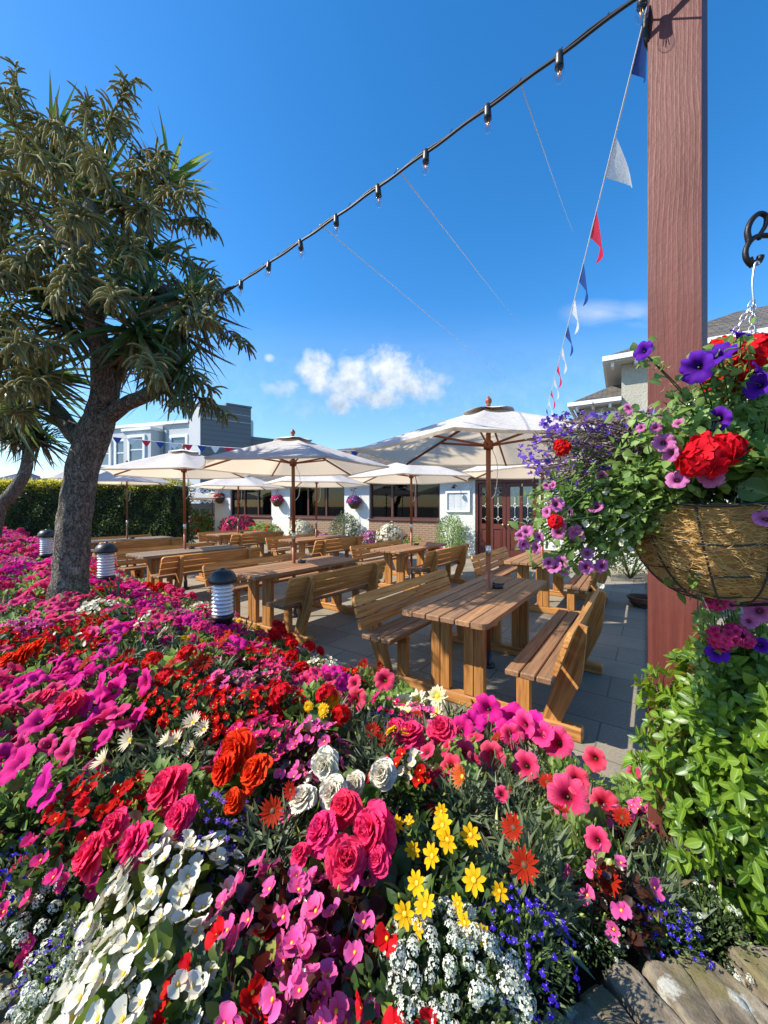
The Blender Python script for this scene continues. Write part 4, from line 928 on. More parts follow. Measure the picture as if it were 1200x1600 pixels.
TREE = V(-3.03, 3.70, 0)
def tp(x, y, dY=0.0): return at(x, y, 3.70+dY)-TREE
def big_tree():
    t = thing('cordyline_tree', 'big cordyline tree with rugged grey trunk and drooping brown flower spikes', 'tree', tuple(TREE))
    mb = MB(); base = tp(108, 935)
    main = curve([V(base[0]+0.02, 0, 0.30), tp(107, 940), tp(112, 880), tp(118, 800), tp(133, 720), tp(152, 665), tp(164, 620, 0.05)], 9)
    r = np.interp(np.linspace(0, 1, len(main)), [0, 0.12, 0.3, 0.6, 0.8, 1], [0.235, 0.185, 0.142, 0.130, 0.140, 0.105])
    tube(mb, main, r, 30, nz=0.16, nfreq=5)
    limbs = [([(150, 650, 0), (160, 615, -0.05), (158, 560, -0.15), (147, 500, -0.28), (139, 440, -0.36), (132, 390, -0.36), (140, 320, -0.2)], 0.10, 0.06),
             ([(165, 655, 0.02), (196, 632, -0.05), (228, 618, -0.12), (262, 598, -0.2), (285, 560, -0.25)], 0.075, 0.04),
             ([(172, 620, 0.05), (180, 585, 0.05), (204, 552, 0.0), (222, 510, -0.1), (232, 480, -0.12), (262, 450, -0.2)], 0.075, 0.045),
             ([(128, 690, 0.0), (104, 662, 0.1), (80, 632, 0.2), (50, 600, 0.2), (20, 560, 0.1)], 0.09, 0.05),
             ([(150, 500, 0.05), (190, 430, 0.15), (222, 360, 0.2), (255, 290, 0.2)], 0.06, 0.035),
             ([(135, 420, 0.1), (90, 370, 0.2), (40, 320, 0.2)], 0.06, 0.04),
             ([(168, 600, 0.02), (177, 560, 0.0), (176, 530, -0.02)], 0.055, 0.045)]
    for pts, r0, r1 in limbs:
        c = curve([tp(*p) for p in pts], 7); tube(mb, c, np.linspace(r0, r1, len(c)), 16, nz=0.14, nfreq=7)
    obj('trunk', mb, M['bark'], t)
    mb = MB()
    ros = [(262, 285, 0.2, (0.8, 0, 0.7), 1), (240, 470, -0.12, (0.5, -0.4, 0.1), 0), (292, 468, -0.25, (0.8, -0.3, 0.2), 0), (92, 478, -0.3, (-0.2, -0.8, 0.2), 0), (14, 523, 0, (-0.6, -0.5, 0.2), 0),
           (223, 402, 0.25, (0.5, 0.2, 0.2), 0), (110, 512, -0.1, (-0.4, -0.6, 0.3), 0), (34, 640, -0.1, (-0.5, -0.5, 0.3), 0), (192, 330, 0.2, (0.2, 0, 0.9), 0), (278, 575, -0.25, (0.8, -0.2, 0), 0), 
           (216, 520, -0.3, (0.5, -0.7, 0.0), 0), (180, 430, 0.35, (0.2, 0.5, 0.4), 0), (65, 590, 0.3, (-0.5, 0.3, 0.1), 0), (5, 400, 0.3, (-0.7, 0, 0.5), 0), (120, 350, 0.5, (0, 0.5, 0.5), 0), (250, 540, 0.2, (0.6, 0.4, 0), 0), (-50, 330, 0.2, (-0.7, 0, 0.6), 0), (-60, 480, 0, (-0.7, -0.3, 0.2), 0), (150, 290, 0.5, (0, 0.4, 0.6), 0), (80, 250, 0.3, (-0.3, 0.2, 0.8), 0), (280, 520, 0.0, (0.6, 0, -0.2), 0)]
    for x, y, dy, ax, lit in ros:
        c = tp(x, y, dy)
        if lit: mb2 = MB(); rosette(mb2, c, V(*ax), 46, 0.50, 0, 0.12); obj('lit_tone_rosette', mb2, M['sword_lit'], t)  # the bright rosette takes the leaf colour with sunlight painted in
        else: rosette(mb, c, V(*ax), 50, 0.42 if x > 260 else 0.56, 0, 0.75)
    obj('leaf_crown', mb, M['sword'], t)
    mb = MB()
    for x, y, dy, ax, lit in ros[::2]:
        n = 22; d = unit(rnd_dirs(n, -1, -0.1)); leaves(mb, tp(x, y, dy), d, rnd_dirs(n), 0.55, 0.015, -0.4, 0.3, 5, 2, 'sword')
    obj('dry_leaves', mb, M['dead'], t)
    mb = MB()
    pan = [(161, 262, -0.35, (0.0, -0.6, 0.1)), (103, 320, -0.35, (-0.2, -0.7, 0.0)), (155, 345, -0.55, (0.1, -0.6, -0.2)), (210, 345, -0.35, (0.5, -0.5, 0)), (148, 390, -0.6, (0, -0.5, -0.4)), (80, 345, -0.4, (-0.5, -0.5, 0)),
           (34, 380, -0.3, (-0.4, -0.6, 0)), (69, 415, -0.5, (-0.2, -0.6, -0.2)), (255, 350, -0.1, (0.8, -0.1, 0.2)), (235, 320, -0.2, (0.8, -0.3, 0.25)), (250, 390, 0.05, (0.8, 0.2, 0.0)), (278, 470, -0.3, (0.7, -0.2, 0.2)), (285, 495, -0.1, (0.7, 0.1, 0.0)), (280, 505, -0.5, (0.55, -0.4, 0.1)),
           (240, 590, -0.3, (0.8, -0.1, 0.2)), (255, 615, -0.15, (0.6, 0, 0.1)), (110, 555, -0.5, (0, -0.7, 0.1)), (69, 545, -0.5, (-0.3, -0.7, 0.2)), (40, 560, -0.3, (-0.3, -0.5, 0.1)), (20, 600, -0.4, (-0.3, -0.4, 0)),
           (150, 220, 0, (-0.1, 0, 1.0)), (135, 235, 0.1, (-0.8, 0, 0.75)), (165, 225, 0.1, (0.25, 0.1, 1)), (160, 215, -0.1, (0.5, -0.2, 0.8)), (125, 250, 0, (-0.5, -0.2, 0.9)), (110, 270, -0.2, (-0.8, -0.3, 0.35)), (185, 260, 0.0, (0.75, 0, 0.45)),
           (30, 250, 0, (-0.5, -0.2, 0.5)), (20, 300, 0, (-0.3, -0.5, 0.1)), (10, 340, -0.2, (-0.5, -0.5, -0.1)), (60, 300, -0.3, (-0.3, -0.6, 0.2)), (120, 420, -0.5, (-0.3, -0.6, -0.2)), (30, 450, -0.3, (-0.4, -0.5, -0.1)), (90, 450, -0.3, (0, -0.6, 0)),
           (200, 290, -0.1, (0.6, -0.4, 0.3)), (120, 300, -0.45, (0, -0.8, 0.2)), (180, 310, -0.5, (0.3, -0.8, 0.1)), (60, 640, -0.3, (-0.2, -0.5, -0.2)), (10, 500, -0.2, (-0.5, -0.4, 0)), (225, 560, -0.5, (0.5, -0.5, -0.1)), (-20, 250, 0, (-0.2, -0.3, 0.6)), (-40, 330, 0, (-0.4, -0.3, 0.2)), (-30, 420, 0, (-0.4, -0.3, 0.1)), (200, 380, -0.4, (0.4, -0.5, -0.3)), (15, 195, 0.2, (0.1, 0, 0.5)), (100, 380, -0.6, (-0.1, -0.5, -0.3)), (45, 270, -0.1, (0.1, -0.3, 0.6)), (70, 260, 0.2, (-0.2, 0, 0.7)), (95, 270, 0.1, (-0.4, 0, 0.6)), (190, 300, 0.2, (0.5, 0.2, 0.4)), (140, 440, -0.6, (0.1, -0.6, -0.2)), (55, 500, -0.5, (-0.2, -0.6, 0)), (20, 430, -0.3, (-0.3, -0.4, 0.2)), (180, 470, -0.5, (0.4, -0.5, 0)), (245, 440, 0.0, (0.6, 0.1, 0.1)), (220, 600, -0.2, (0.5, -0.3, 0)), (85, 600, -0.4, (-0.1, -0.6, 0)), (5, 560, -0.3, (-0.2, -0.5, 0)), (30, 330, -0.4, (-0.1, -0.6, 0.1)), (170, 400, 0.3, (0.3, 0.4, 0.1))]
    for x, y, dy, d in pan: panicle(mb, tp(x, y, dy), V(*d), random.uniform(0.50, 0.75), 62, 0.25)
    obj('flower_spikes', mb, M['tassel'], t)
big_tree()
def small_tree():
    b = at(-2, 795, 8.6); t = thing('cordyline_tree', 'small leaning cordyline with drooping leaves beside the hedge, left of the big trunk', 'tree', (b[0], b[1], 0))
    o = V(b[0], b[1], 0); mb = MB(); P = curve([V(-0.25, 0, 0.0), at(-4, 800, 8.6)-o, at(18, 772, 8.6)-o, at(40, 735, 8.6)-o, at(45, 690, 8.6)-o], 6); tube(mb, P, np.linspace(0.16, 0.10, len(P)), 12, nz=0.12, nfreq=7); obj('trunk', mb, M['bark'], t)
    mb = MB(); md = MB(); mt = MB()
    for x, y in ((45, 680), (22, 672), (65, 690), (40, 650), (0, 665)):
        c = at(x, y, 8.6+random.uniform(-0.3, 0.3))-o; rosette(mb, c, V(0, -0.2, 0.6), 60, 0.8, 0, 0.5); leaves(md, np.repeat([c], 30, 0), rnd_dirs(30, -1, 0), rnd_dirs(30), 0.7, 0.02, -0.5, 0.3, 5, 2, 'sword')
        panicle(mt, c, V(random.uniform(-0.5, 0.5), -0.6, 0.2), 0.6, 22, 0.3)
    obj('leaf_crown', mb, M['sword'], t); obj('dry_leaves', md, M['dead'], t); obj('flower_spikes', mt, M['tassel'], t)
small_tree()

# ------------------------------------------------------------------ hedge
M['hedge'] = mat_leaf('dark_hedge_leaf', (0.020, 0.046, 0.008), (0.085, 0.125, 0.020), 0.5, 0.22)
M['hedge_top'] = mat_leaf('golden_hedge_tip', (0.24, 0.25, 0.015), (0.48, 0.43, 0.03), 0.5, 0.4)  # golden leaf tone, brightened further so the hedge top looks sunlit
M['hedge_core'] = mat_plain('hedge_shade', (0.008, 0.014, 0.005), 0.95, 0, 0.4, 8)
def hedge():
    A = V(-7.75, 14.1, 0); d = unit(V(-1, -0.06, 0)); L = 14.0; H = 2.42; D = 1.3; nrm = V(-d[1], d[0], 0)*-1
    if nrm[1] > 0: nrm = -nrm
    nrm = unit(V(0.06*-1, -1, 0))
    t = thing('clipped_hedge', 'tall clipped evergreen hedge with golden green top behind the tables', 'hedge', tuple(A))
    mb = MB(); n1, n2 = 60, 14
    c = d*L/2+V(0, 0, H/2)-nrm*D/2; box(mb, c, (L-0.2, D-0.2, H-0.2), (d, nrm, V(0, 0, 1))); obj('shade_core', mb, M['hedge_core'], t, False)  # near-black box inside the leaves, inner shade put into its colour
    def scat(n, fn, out, top):
        P, O = fn(n); mbx = top
        dd = unit(O*0.55+rnd_dirs(n)); leaves(mbx, P+O*rng.normal(0, 0.045, n)[:, None], dd, unit(O+rng.normal(0, 0.7, (n, 3))), rng.uniform(0.05, 0.11, n), rng.uniform(0.014, 0.026, n), 0.1, 0.2, 2, 2, 'ovate')
    mf = MB(); mt = MB(); bumpy = lambda u, v: 0.10*np.sin(u*2.1+np.sin(v*3)*1.5)*np.sin(v*2.7+u)+0.05*np.sin(u*7+v*5)
    def front(n): u = rng.uniform(0, L, n); z = rng.uniform(0.05, H, n); return d*u[:, None]+np.c_[np.zeros(n), np.zeros(n), z]+nrm*bumpy(u, z)[:, None], np.repeat([nrm], n, 0)
    def topf(n): u = rng.uniform(0, L, n); w = rng.uniform(0, D, n); return d*u[:, None]-nrm*w[:, None]+np.c_[np.zeros(n), np.zeros(n), H+0.5*bumpy(u, w)], np.repeat([V(0, 0, 1)], n, 0)
    def edge(n): u = rng.uniform(0, L, n); z = H-np.abs(rng.normal(0, 0.13, n)); return d*u[:, None]+np.c_[np.zeros(n), np.zeros(n), z]+nrm*(bumpy(u, z)+0.02)[:, None], np.repeat([unit(nrm+V(0, 0, 1))], n, 0)
    def endf(n): w = rng.uniform(0, D, n); z = rng.uniform(0.05, H, n); return -nrm*w[:, None]-d*(bumpy(w, z))[:, None]+np.c_[np.zeros(n), np.zeros(n), z], np.repeat([-d], n, 0)
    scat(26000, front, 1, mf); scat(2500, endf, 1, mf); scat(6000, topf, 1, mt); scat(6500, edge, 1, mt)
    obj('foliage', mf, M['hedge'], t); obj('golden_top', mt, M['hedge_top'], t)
hedge()

# ------------------------------------------------------------------ strings overhead
M['cable'] = mat_plain('black_rubber_cable', (0.014, 0.014, 0.015), 0.5, 0, 0.2, 30)
M['copper'] = mat_plain('warm_filament', (0.75, 0.36, 0.16), 0.3, 0.8, 0.1, 30)
FA = V(0.915, 1.42, 3.415); FB = V(-1.335, 3.10, 3.24)
def festoon():
    t = thing('festoon_lights', 'black festoon cable of clear filament bulbs strung from post to tree', 'string lights', tuple(FA))
    D = FB-FA; fp = lambda u: D*u+V(0, 0, -0.10*4*u*(1-u)*0.25)
    mb = MB(); us = np.linspace(-0.06, 1.02, 60); P = np.array([fp(u)+V(0, 0, 0.003*math.sin(u*60)) for u in us])
    tube(mb, P, 0.0068, 8); tube(mb, P+np.array([[0.004*math.sin(i*0.9), 0, 0.010+0.004*math.cos(i*0.9)] for i in range(60)]), 0.004, 6)
    for u in np.linspace(0.03, 0.97, 17): 
        p = fp(u); tube(mb, [p+V(0, 0, 0.012), p+V(0.012, -0.004, 0.03)], 0.002, 4)
    obj('cable', mb, M['cable'], t)
    for i, u in enumerate((-0.012, 0.0885, 0.197, 0.312, 0.4217, 0.535, 0.65, 0.767, 0.888, 0.985)):
        p = fp(u); tilt = rng.normal(0, 0.05, 2); dn = unit(V(tilt[0], tilt[1], -1)); e, s, w = frame(dn)
        def lat(prof):
            m_ = MB(); vs = []; k = 14
            for r, z in prof: vs += [p+dn*z+(s*math.cos(6.2832*j/k)+w*math.sin(6.2832*j/k))*r for j in range(k)]
            n = len(prof); m_.add(vs, [(a*k+j, (a+1)*k+j, (a+1)*k+(j+1) % k, a*k+(j+1) % k) for a in range(n-1) for j in range(k)]); return m_
        b = obj('bulb', lat([(0.001, 0.046), (0.0165, 0.047), (0.020, 0.060), (0.0215, 0.075), (0.020, 0.090), (0.0135, 0.101), (0.004, 0.1045), (0.0005, 0.105)]), M['clear'], t)
        obj('socket', lat([(0.001, -0.012), (0.014, -0.012), (0.0155, 0.0), (0.0165, 0.03), (0.0175, 0.048), (0.001, 0.049)]), M['black_plastic'], b)
        m_ = MB()
        for a in range(4): q = (s*math.cos(a*1.57)+w*math.sin(a*1.57)); tube(m_, [p+dn*0.05+q*0.003, p+dn*0.086+q*0.008], 0.0013, 5)
        obj('filament', m_, M['copper'], b)
festoon()

def pennant(mb, p, d, w, h, wind, curl=0.25, k=1.0):
    w *= k; h *= k
    """a triangular flag hanging below its string from p along d, blown towards wind"""
    n = 6; vs = []
    for i in range(n+1):
        f = i/n; hw = (1-f)*w/2; mid = p+d*w/2+V(0, 0, -1)*h*f*(1-0.35*f)+wind*h*f
        cr = np.cross(d, V(0, 0, 1))*curl*h*math.sin(f*3)*0.3
        for sgn in (-1, 0, 1): vs.append(mid+d*hw*sgn+cr*(1+0.4*sgn))
    fs = [(i*3+j, i*3+j+1, i*3+3+j+1, i*3+3+j) for i in range(n) for j in range(2)]; mb.add(vs, fs)
def bunting_near():
    A = V(0.975, 1.42, 3.40); B = V(2.96, 7.1, 3.22); D = B-A; L = np.linalg.norm(D); d = unit(D); E = 1.62
    t = thing('bunting', 'string of red, white and blue pennants running from the timber post towards the house', 'bunting', tuple(A))
    sp = lambda u: D*u+V(0, 0, -0.05*math.sin(math.pi*min(1, u/E)))
    mb = MB(); tube(mb, [sp(u) for u in np.linspace(-0.02, E, 60)], 0.0035, 6); obj('string', mb, M['white_paint'], t)
    us = [0.008, 0.083, 0.163, 0.245, 0.322, 0.40, 0.48, 0.56, 0.64, 0.72, 0.80, 0.88, 0.96, 1.04, 1.12, 1.2, 1.28, 1.36, 1.44]
    cols = ['blue', 'white', 'red', 'blue', 'white', 'blue', 'white', 'red', 'white']
    for i, u in enumerate(us):
        mb = MB(); c = cols[i] if i < len(cols) else ('red', 'white', 'blue')[i % 3]
        if i == 0: pennant(mb, sp(u), d, 0.19, 0.14, V(0.35, 0.25, -0.1), 0.5, 0.95)
        elif i == 1: pennant(mb, sp(u), d, 0.19, 0.22, V(0.35, -0.05, 0.05), 0.4, 1.3)
        elif i == 2: pennant(mb, sp(u), d, 0.18, 0.23, V(0.10, 0.1, -0.12), 0.5, 1.3)
        else: pennant(mb, sp(u), d, 0.18, 0.24, V(random.uniform(0.05, 0.15), 0.05, -0.15), 0.4, 1.3)
        obj('pennant', mb, M['flag_'+c], t)
bunting_near()
def bunting_far():
    A = at(118, 676, 12.6); B = at(612, 704, 14.4); D = B-A; d = unit(D)
    t = thing('bunting', 'string of small red, white and blue pennants stretched behind the far parasols', 'bunting', tuple(A))
    sp = lambda u: D*u+V(0, 0, -0.22*math.sin(math.pi*u))
    mb = MB(); tube(mb, [sp(u) for u in np.linspace(0, 1.0, 50)], 0.010, 5); obj('string', mb, M['white_paint'], t)
    n = 24
    for i in range(n):
        mb = MB(); pennant(mb, sp((i+0.5)/n), d, 0.30, 0.34, V(0.02*math.sin(i*2), 0, 0), 0.1); obj('pennant', mb, M['flag_'+('white', 'red', 'blue')[i % 3]], t)
    return A
A_ = bunting_far()
def pole_for(A, label):
    t = thing('wooden_pole', label, 'pole', (A[0], A[1], 0)); mb = MB(); tube(mb, [(0, 0, 0), (0, 0, A[2]/2), (0, 0, A[2]+0.1)], 0.05, 10); obj('shaft', mb, M['pole_wood'], t)
    mb = MB(); lathe(mb, [(0, A[2]+0.1), (0.065, A[2]+0.1), (0.065, A[2]+0.13), (0, A[2]+0.17)]); obj('cap', mb, M['iron'], t)
pole_for(A_, 'wooden pole behind the big trunk holding the far bunting string')
for k, ((x, y), (x2, y2, Y2), lab) in enumerate((((497, 378), (775, 578, 12.0), 'lowest thin pale line running down from the festoon cable to the restaurant roof'), ((622, 273), (792, 480, 8.2), 'middle thin pale line running down from the festoon cable'), ((813, 130), (884, 330, 5.0), 'highest faint thin line hanging from the festoon cable near the post'))):
    u = {0: 0.585, 1: 0.374, 2: 0.145}[k]; a = FA+(FB-FA)*u; bnd = at(x2, y2, Y2); end = a+(bnd-a)*1.7
    mb = MB(); tube(mb, [V(0, 0, 0)]+[(end-a)*f+V(0, 0, -0.15*math.sin(3.14*f)*0.2) for f in (0.25, 0.5, 0.75, 1)], 0.0022+0.001*(k != 2), 5)
    tag(obj('thin_line', mb, M['white_paint'], None, True, tuple(a)), lab, 'line', 'thin lines tied to the festoon cable')

# ------------------------------------------------------------------ flowers: single blooms (face +Z, size about 1)
def fl_petunia(seed=0, ruffle=0.06):
    mb = MB(); rs = np.random.default_rng(seed); na, nr = 40, 9; vs = []; t = []; g = []
    ph = rs.uniform(0, 6.28, 3)
    for i in range(nr+1):
        f = i/nr
        for j in range(na):
            a = 2*math.pi*j/na; lobe = abs(math.sin(2.5*a)); q = f
            r = 0.09+0.91*q**1.25; r *= 1-0.16*(1-lobe)**3*q**2+0.03*math.sin(10*a+ph[0])*q*q
            z = -0.75*(1-q)**2.2+0.05*math.sin(5*a+ph[1])*q+ruffle*math.sin(9*a+ph[2])*q**3-0.16*q**4-0.05*(1-lobe)**2*q
            vs.append((r*math.cos(a), r*math.sin(a), z)); t.append(q); g.append((q, a*2, q))
    mb.add(vs, [(i*na+j, i*na+(j+1) % na, (i+1)*na+(j+1) % na, (i+1)*na+j) for i in range(nr) for j in range(na)], 0, t, g)
    vs = []; 
    for z, r in ((-0.70, 0.13), (-1.0, 0.09), (-1.25, 0.07)): vs += [(r*math.cos(a), r*math.sin(a), z) for a in np.linspace(0, 6.2832, 8, endpoint=False)]
    mb.add(vs, [(i*8+j, (i+1)*8+j, (i+1)*8+(j+1) % 8, i*8+(j+1) % 8) for i in range(2) for j in range(8)], 1)
    a = np.linspace(0, 6.28, 5, endpoint=False); d = np.c_[np.cos(a)*0.7, np.sin(a)*0.7, np.full(5, 0.5)]
    leaves(mb, np.tile([0, 0, -1.2], (5, 1)), d, np.tile([0, 0, 1.0], (5, 1)), 0.35, 0.07, 0, 0, 2, 2, 'lance', 1)
    lathe(mb, [(0.0, -0.45), (0.05, -0.42), (0.06, -0.36), (0, -0.32)], sides=6, m=1); return mb
def fl_begonia(seed=0):
    mb = MB(); rs = np.random.default_rng(seed)
    for a, L, w in ((0.0, 0.98, 0.64), (math.pi, 0.98, 0.64), (math.pi/2, 0.74, 0.33), (-math.pi/2, 0.74, 0.33)):
        a += rs.normal(0, 0.12); e_ = 0.38+rs.normal(0, 0.22); d = V(math.cos(a), math.sin(a), e_); leaves(mb, [(0, 0, 0.02*(w > .4))], d, V(-math.cos(a)*e_, -math.sin(a)*e_, 1), L*rs.uniform(0.88, 1.08), w, 0.10+rs.normal(0, 0.10), 0.26, 6, 7, 'obov', 0, 0.05, 5)
    n = 9; d = unit(rnd_dirs(n, 0.1, 1)); leaves(mb, np.zeros((n, 3)), d, rnd_dirs(n), 0.22, 0.05, 0, 0, 1, 2, 'round', 1)
    lathe(mb, [(0, 0), (0.13, 0.03), (0.15, 0.10), (0.08, 0.18), (0, 0.20)], sides=8, m=1); return mb
def fl_double(seed=0, layers=5):
    mb = MB(); rs = np.random.default_rng(seed)
    for k in range(layers):
        f = k/(layers-1); n = [9, 9, 8, 7, 5, 4, 3][k]; el = R(0+66*f**1.1); L = 1.0-0.46*f; a = np.linspace(0, 6.283, n, endpoint=False)+rs.uniform(0, 1)+rs.normal(0, 0.12, n)
        e = el+rs.normal(0, 0.16, n); d = np.c_[np.cos(a)*np.cos(e), np.sin(a)*np.cos(e), np.sin(e)]; nn = np.c_[-np.cos(a)*np.sin(e), -np.sin(a)*np.sin(e), np.cos(e)]
        leaves(mb, d*0.03+np.c_[np.zeros(n), np.zeros(n), np.full(n, 0.05*k)], d, nn, L*rs.uniform(0.85, 1.1, n), 0.54*L+0.06, (0.30*f-0.14), 0.22, 7, 9, 'obov', 0, 0.07, 8, 0.15, 1.0)
    return mb
def fl_daisy(seed, n=15, w=0.13, L=1.0, up=0.35, disc=0.24, rows=1, shape='gaz', bend=-0.05):
    mb = MB(); rs = np.random.default_rng(seed)
    for r_ in range(rows):
        a = np.linspace(0, 6.283, n, endpoint=False)+r_*math.pi/n+rs.normal(0, 0.05, n); u = up+0.22*r_+rs.normal(0, 0.07, n)
        d = np.c_[np.cos(a), np.sin(a), u]; nn = np.c_[-np.cos(a)*u, -np.sin(a)*u, np.ones(n)]
        leaves(mb, unit(d)*disc*0.5, d, nn, (L-disc*0.4)*rs.uniform(0.9, 1.05, n)*(1-0.2*r_), w, bend, 0.35, 5, 3, shape)
    lathe(mb, [(0, -0.05), (disc*0.9, 0.0), (disc, 0.08), (disc*0.7, 0.15), (0, 0.17)], sides=12, m=1)
    k = 26; d = rnd_dirs(k, 0.2, 1); leaves(mb, d*V(disc*0.8, disc*0.8, 0.14), d, rnd_dirs(k), 0.10, 0.03, 0, 0, 1, 2, 'round', 1)
    vs = []
    for z, r in ((0.0, disc*0.9), (-0.22, 0.14), (-0.5, 0.06), (-1.6, 0.05)): vs += [(r*math.cos(a), r*math.sin(a), z) for a in np.linspace(0, 6.2832, 8, endpoint=False)]
    mb.add(vs, [(i*8+j, (i+1)*8+j, (i+1)*8+(j+1) % 8, i*8+(j+1) % 8) for i in range(3) for j in range(8)], 2); return mb
def fl_cluster(seed, n=20, fl=0.36, flat=0.6, np_=5, dens=0.0):
    """rounded head of small five petalled florets"""
    mb = MB(); rs = np.random.default_rng(seed); i = np.arange(n)+0.5; ph = np.pi*(1+5**0.5)*i; cz = 1-i/n*1.15; sr = np.sqrt(np.clip(1-cz*cz, 0, 1))
    C = np.c_[np.cos(ph)*sr, np.sin(ph)*sr, cz]*V(0.85, 0.85, flat)+rs.normal(0, 0.05, (n, 3)); N = unit(C*V(1, 1, 1.4)+rs.normal(0, 0.15, (n, 3)))
    for c, nn in zip(C, N):
        e, s, u = frame(nn); a = np.linspace(0, 6.283, np_, endpoint=False)+rs.uniform(0, 6)
        d = np.cos(a)[:, None]*s+np.sin(a)[:, None]*u+nn*rs.uniform(0.05, 0.35)
        leaves(mb, np.tile(c, (np_, 1)), d, np.tile(nn, (np_, 1)), fl*rs.uniform(0.85, 1.1), fl*0.40, -0.1, 0.15, 3, 3, 'obov')
    k = 10; d = rnd_dirs(k, -0.6, 0.6); tube(mb, [(0, 0, -1.2), (0, 0, -0.5), (0, 0, 0.1)], [0.05, 0.06, 0.12], 6, 1)
    for q in C[::2]: tube(mb, [V(0, 0, -0.15), q*0.95], 0.025, 4, 1)
    return mb
def fl_lobelia(seed):
    mb = MB(); rs = np.random.default_rng(seed)
    for a, L, w in ((-1.57, 1.0, 0.34), (-0.75, 0.95, 0.30), (-2.4, 0.95, 0.30), (1.15, 0.6, 0.12), (1.99, 0.6, 0.12)):
        d = V(math.cos(a), math.sin(a), 0.1); leaves(mb, [(0, 0, 0)], d, V(0, 0, 1), L, w, -0.15, 0.1, 3, 3, 'obov')
    return mb

YEL = ('yellow_stamens', (0.85, 0.52, 0.03))
M['stamen'] = mat_plain('yellow_stamens', (0.80, 0.46, 0.02), 0.6, 0, 0.15, 40)
M['darkdisc'] = mat_plain('dark_flower_disc', (0.10, 0.035, 0.012), 0.7, 0, 0.3, 40)
M['calyx'] = mat_leaf('green_calyx', (0.07, 0.14, 0.03), (0.14, 0.22, 0.05), 0.5, 0.25)
PET = {   # petal colour patterns along the petal, throat to edge
    'magenta': [(0.0, (0.10, 0.0, 0.06)), (0.18, (0.50, 0.01, 0.20)), (0.42, (0.82, 0.012, 0.29)), (1.0, (0.88, 0.032, 0.35))],
    'hotpink': [(0.0, (0.12, 0.0, 0.02)), (0.2, (0.58, 0.01, 0.08)), (0.5, (0.86, 0.03, 0.19)), (1.0, (0.92, 0.10, 0.32))],
    'coral': [(0.0, (0.10, 0.0, 0.01)), (0.22, (0.42, 0.004, 0.03)), (0.5, (0.80, 0.025, 0.12)), (1.0, (0.88, 0.12, 0.25))],
    'pinkveined': [(0.0, (0.09, 0.005, 0.05)), (0.2, (0.24, 0.012, 0.12)), (0.38, (0.62, 0.13, 0.40)), (1.0, (0.72, 0.25, 0.54))],
    'purple': [(0.0, (0.02, 0.0, 0.05)), (0.3, (0.07, 0.006, 0.22)), (1.0, (0.13, 0.016, 0.42))],
    'pink': [(0.0, (0.80, 0.06, 0.24)), (0.5, (0.84, 0.10, 0.34)), (1.0, (0.86, 0.17, 0.42))],
    'deeppink': [(0.0, (0.60, 0.01, 0.10)), (0.5, (0.78, 0.02, 0.18)), (1.0, (0.82, 0.06, 0.28))],
    'white': [(0.0, (0.72, 0.58, 0.20)), (0.25, (0.74, 0.70, 0.50)), (1.0, (0.76, 0.74, 0.64))],
    'cream': [(0.0, (0.76, 0.58, 0.26)), (0.5, (0.78, 0.71, 0.50)), (1.0, (0.80, 0.76, 0.64))],
    'red': [(0.0, (0.45, 0.0, 0.0)), (0.5, (0.66, 0.004, 0.008)), (1.0, (0.72, 0.012, 0.016))],
    'orangered': [(0.0, (0.60, 0.02, 0.0)), (0.5, (0.78, 0.025, 0.004)), (1.0, (0.84, 0.06, 0.012))],
    'coralpink': [(0.0, (0.72, 0.008, 0.05)), (0.5, (0.84, 0.02, 0.115)), (1.0, (0.90, 0.06, 0.20))],
    'gazred': [(0.0, (0.50, 0.10, 0.0)), (0.2, (0.30, 0.006, 0.0)), (0.75, (0.42, 0.006, 0.004)), (0.97, (0.50, 0.03, 0.010)), (1.0, (0.62, 0.14, 0.03))],
    'gazstripe': [(0.0, (0.75, 0.5, 0.1)), (0.3, (0.80, 0.74, 0.55)), (0.75, (0.84, 0.79, 0.66)), (1.0, (0.86, 0.80, 0.62))],
    'gazorange': [(0.0, (0.50, 0.08, 0.0)), (0.5, (0.62, 0.05, 0.01)), (0.85, (0.78, 0.22, 0.06)), (1.0, (0.80, 0.45, 0.15))],
    'yellow': [(0.0, (0.62, 0.22, 0.0)), (0.35, (0.80, 0.44, 0.004)), (1.0, (0.86, 0.56, 0.012))],
    'paleyellow': [(0.0, (0.80, 0.55, 0.02)), (0.35, (0.84, 0.76, 0.20)), (0.7, (0.88, 0.85, 0.55)), (1.0, (0.88, 0.87, 0.74))],
    'alyssum': [(0.0, (0.50, 0.58, 0.26)), (0.4, (0.66, 0.68, 0.56)), (1.0, (0.72, 0.73, 0.67))],
    'blue': [(0.0, (0.70, 0.70, 0.80)), (0.18, (0.05, 0.025, 0.52)), (1.0, (0.045, 0.018, 0.50))],
    'violet': [(0.0, (0.60, 0.50, 0.75)), (0.2, (0.14, 0.06, 0.42)), (1.0, (0.17, 0.07, 0.50))],
}
MP = {}
def pm(c):
    if c not in MP: MP[c] = mat_petal(c+'_petals', PET[c], 0.36 if c not in ('white', 'cream', 'alyssum') else 0.22, 0.7, 0.55 if c in ('magenta', 'hotpink', 'coral', 'pinkveined', 'gazstripe', 'gazorange') else 0.0, 0.003 if c in ('red', 'orangered', 'gazred', 'yellow') else 0.012)
    return MP[c]
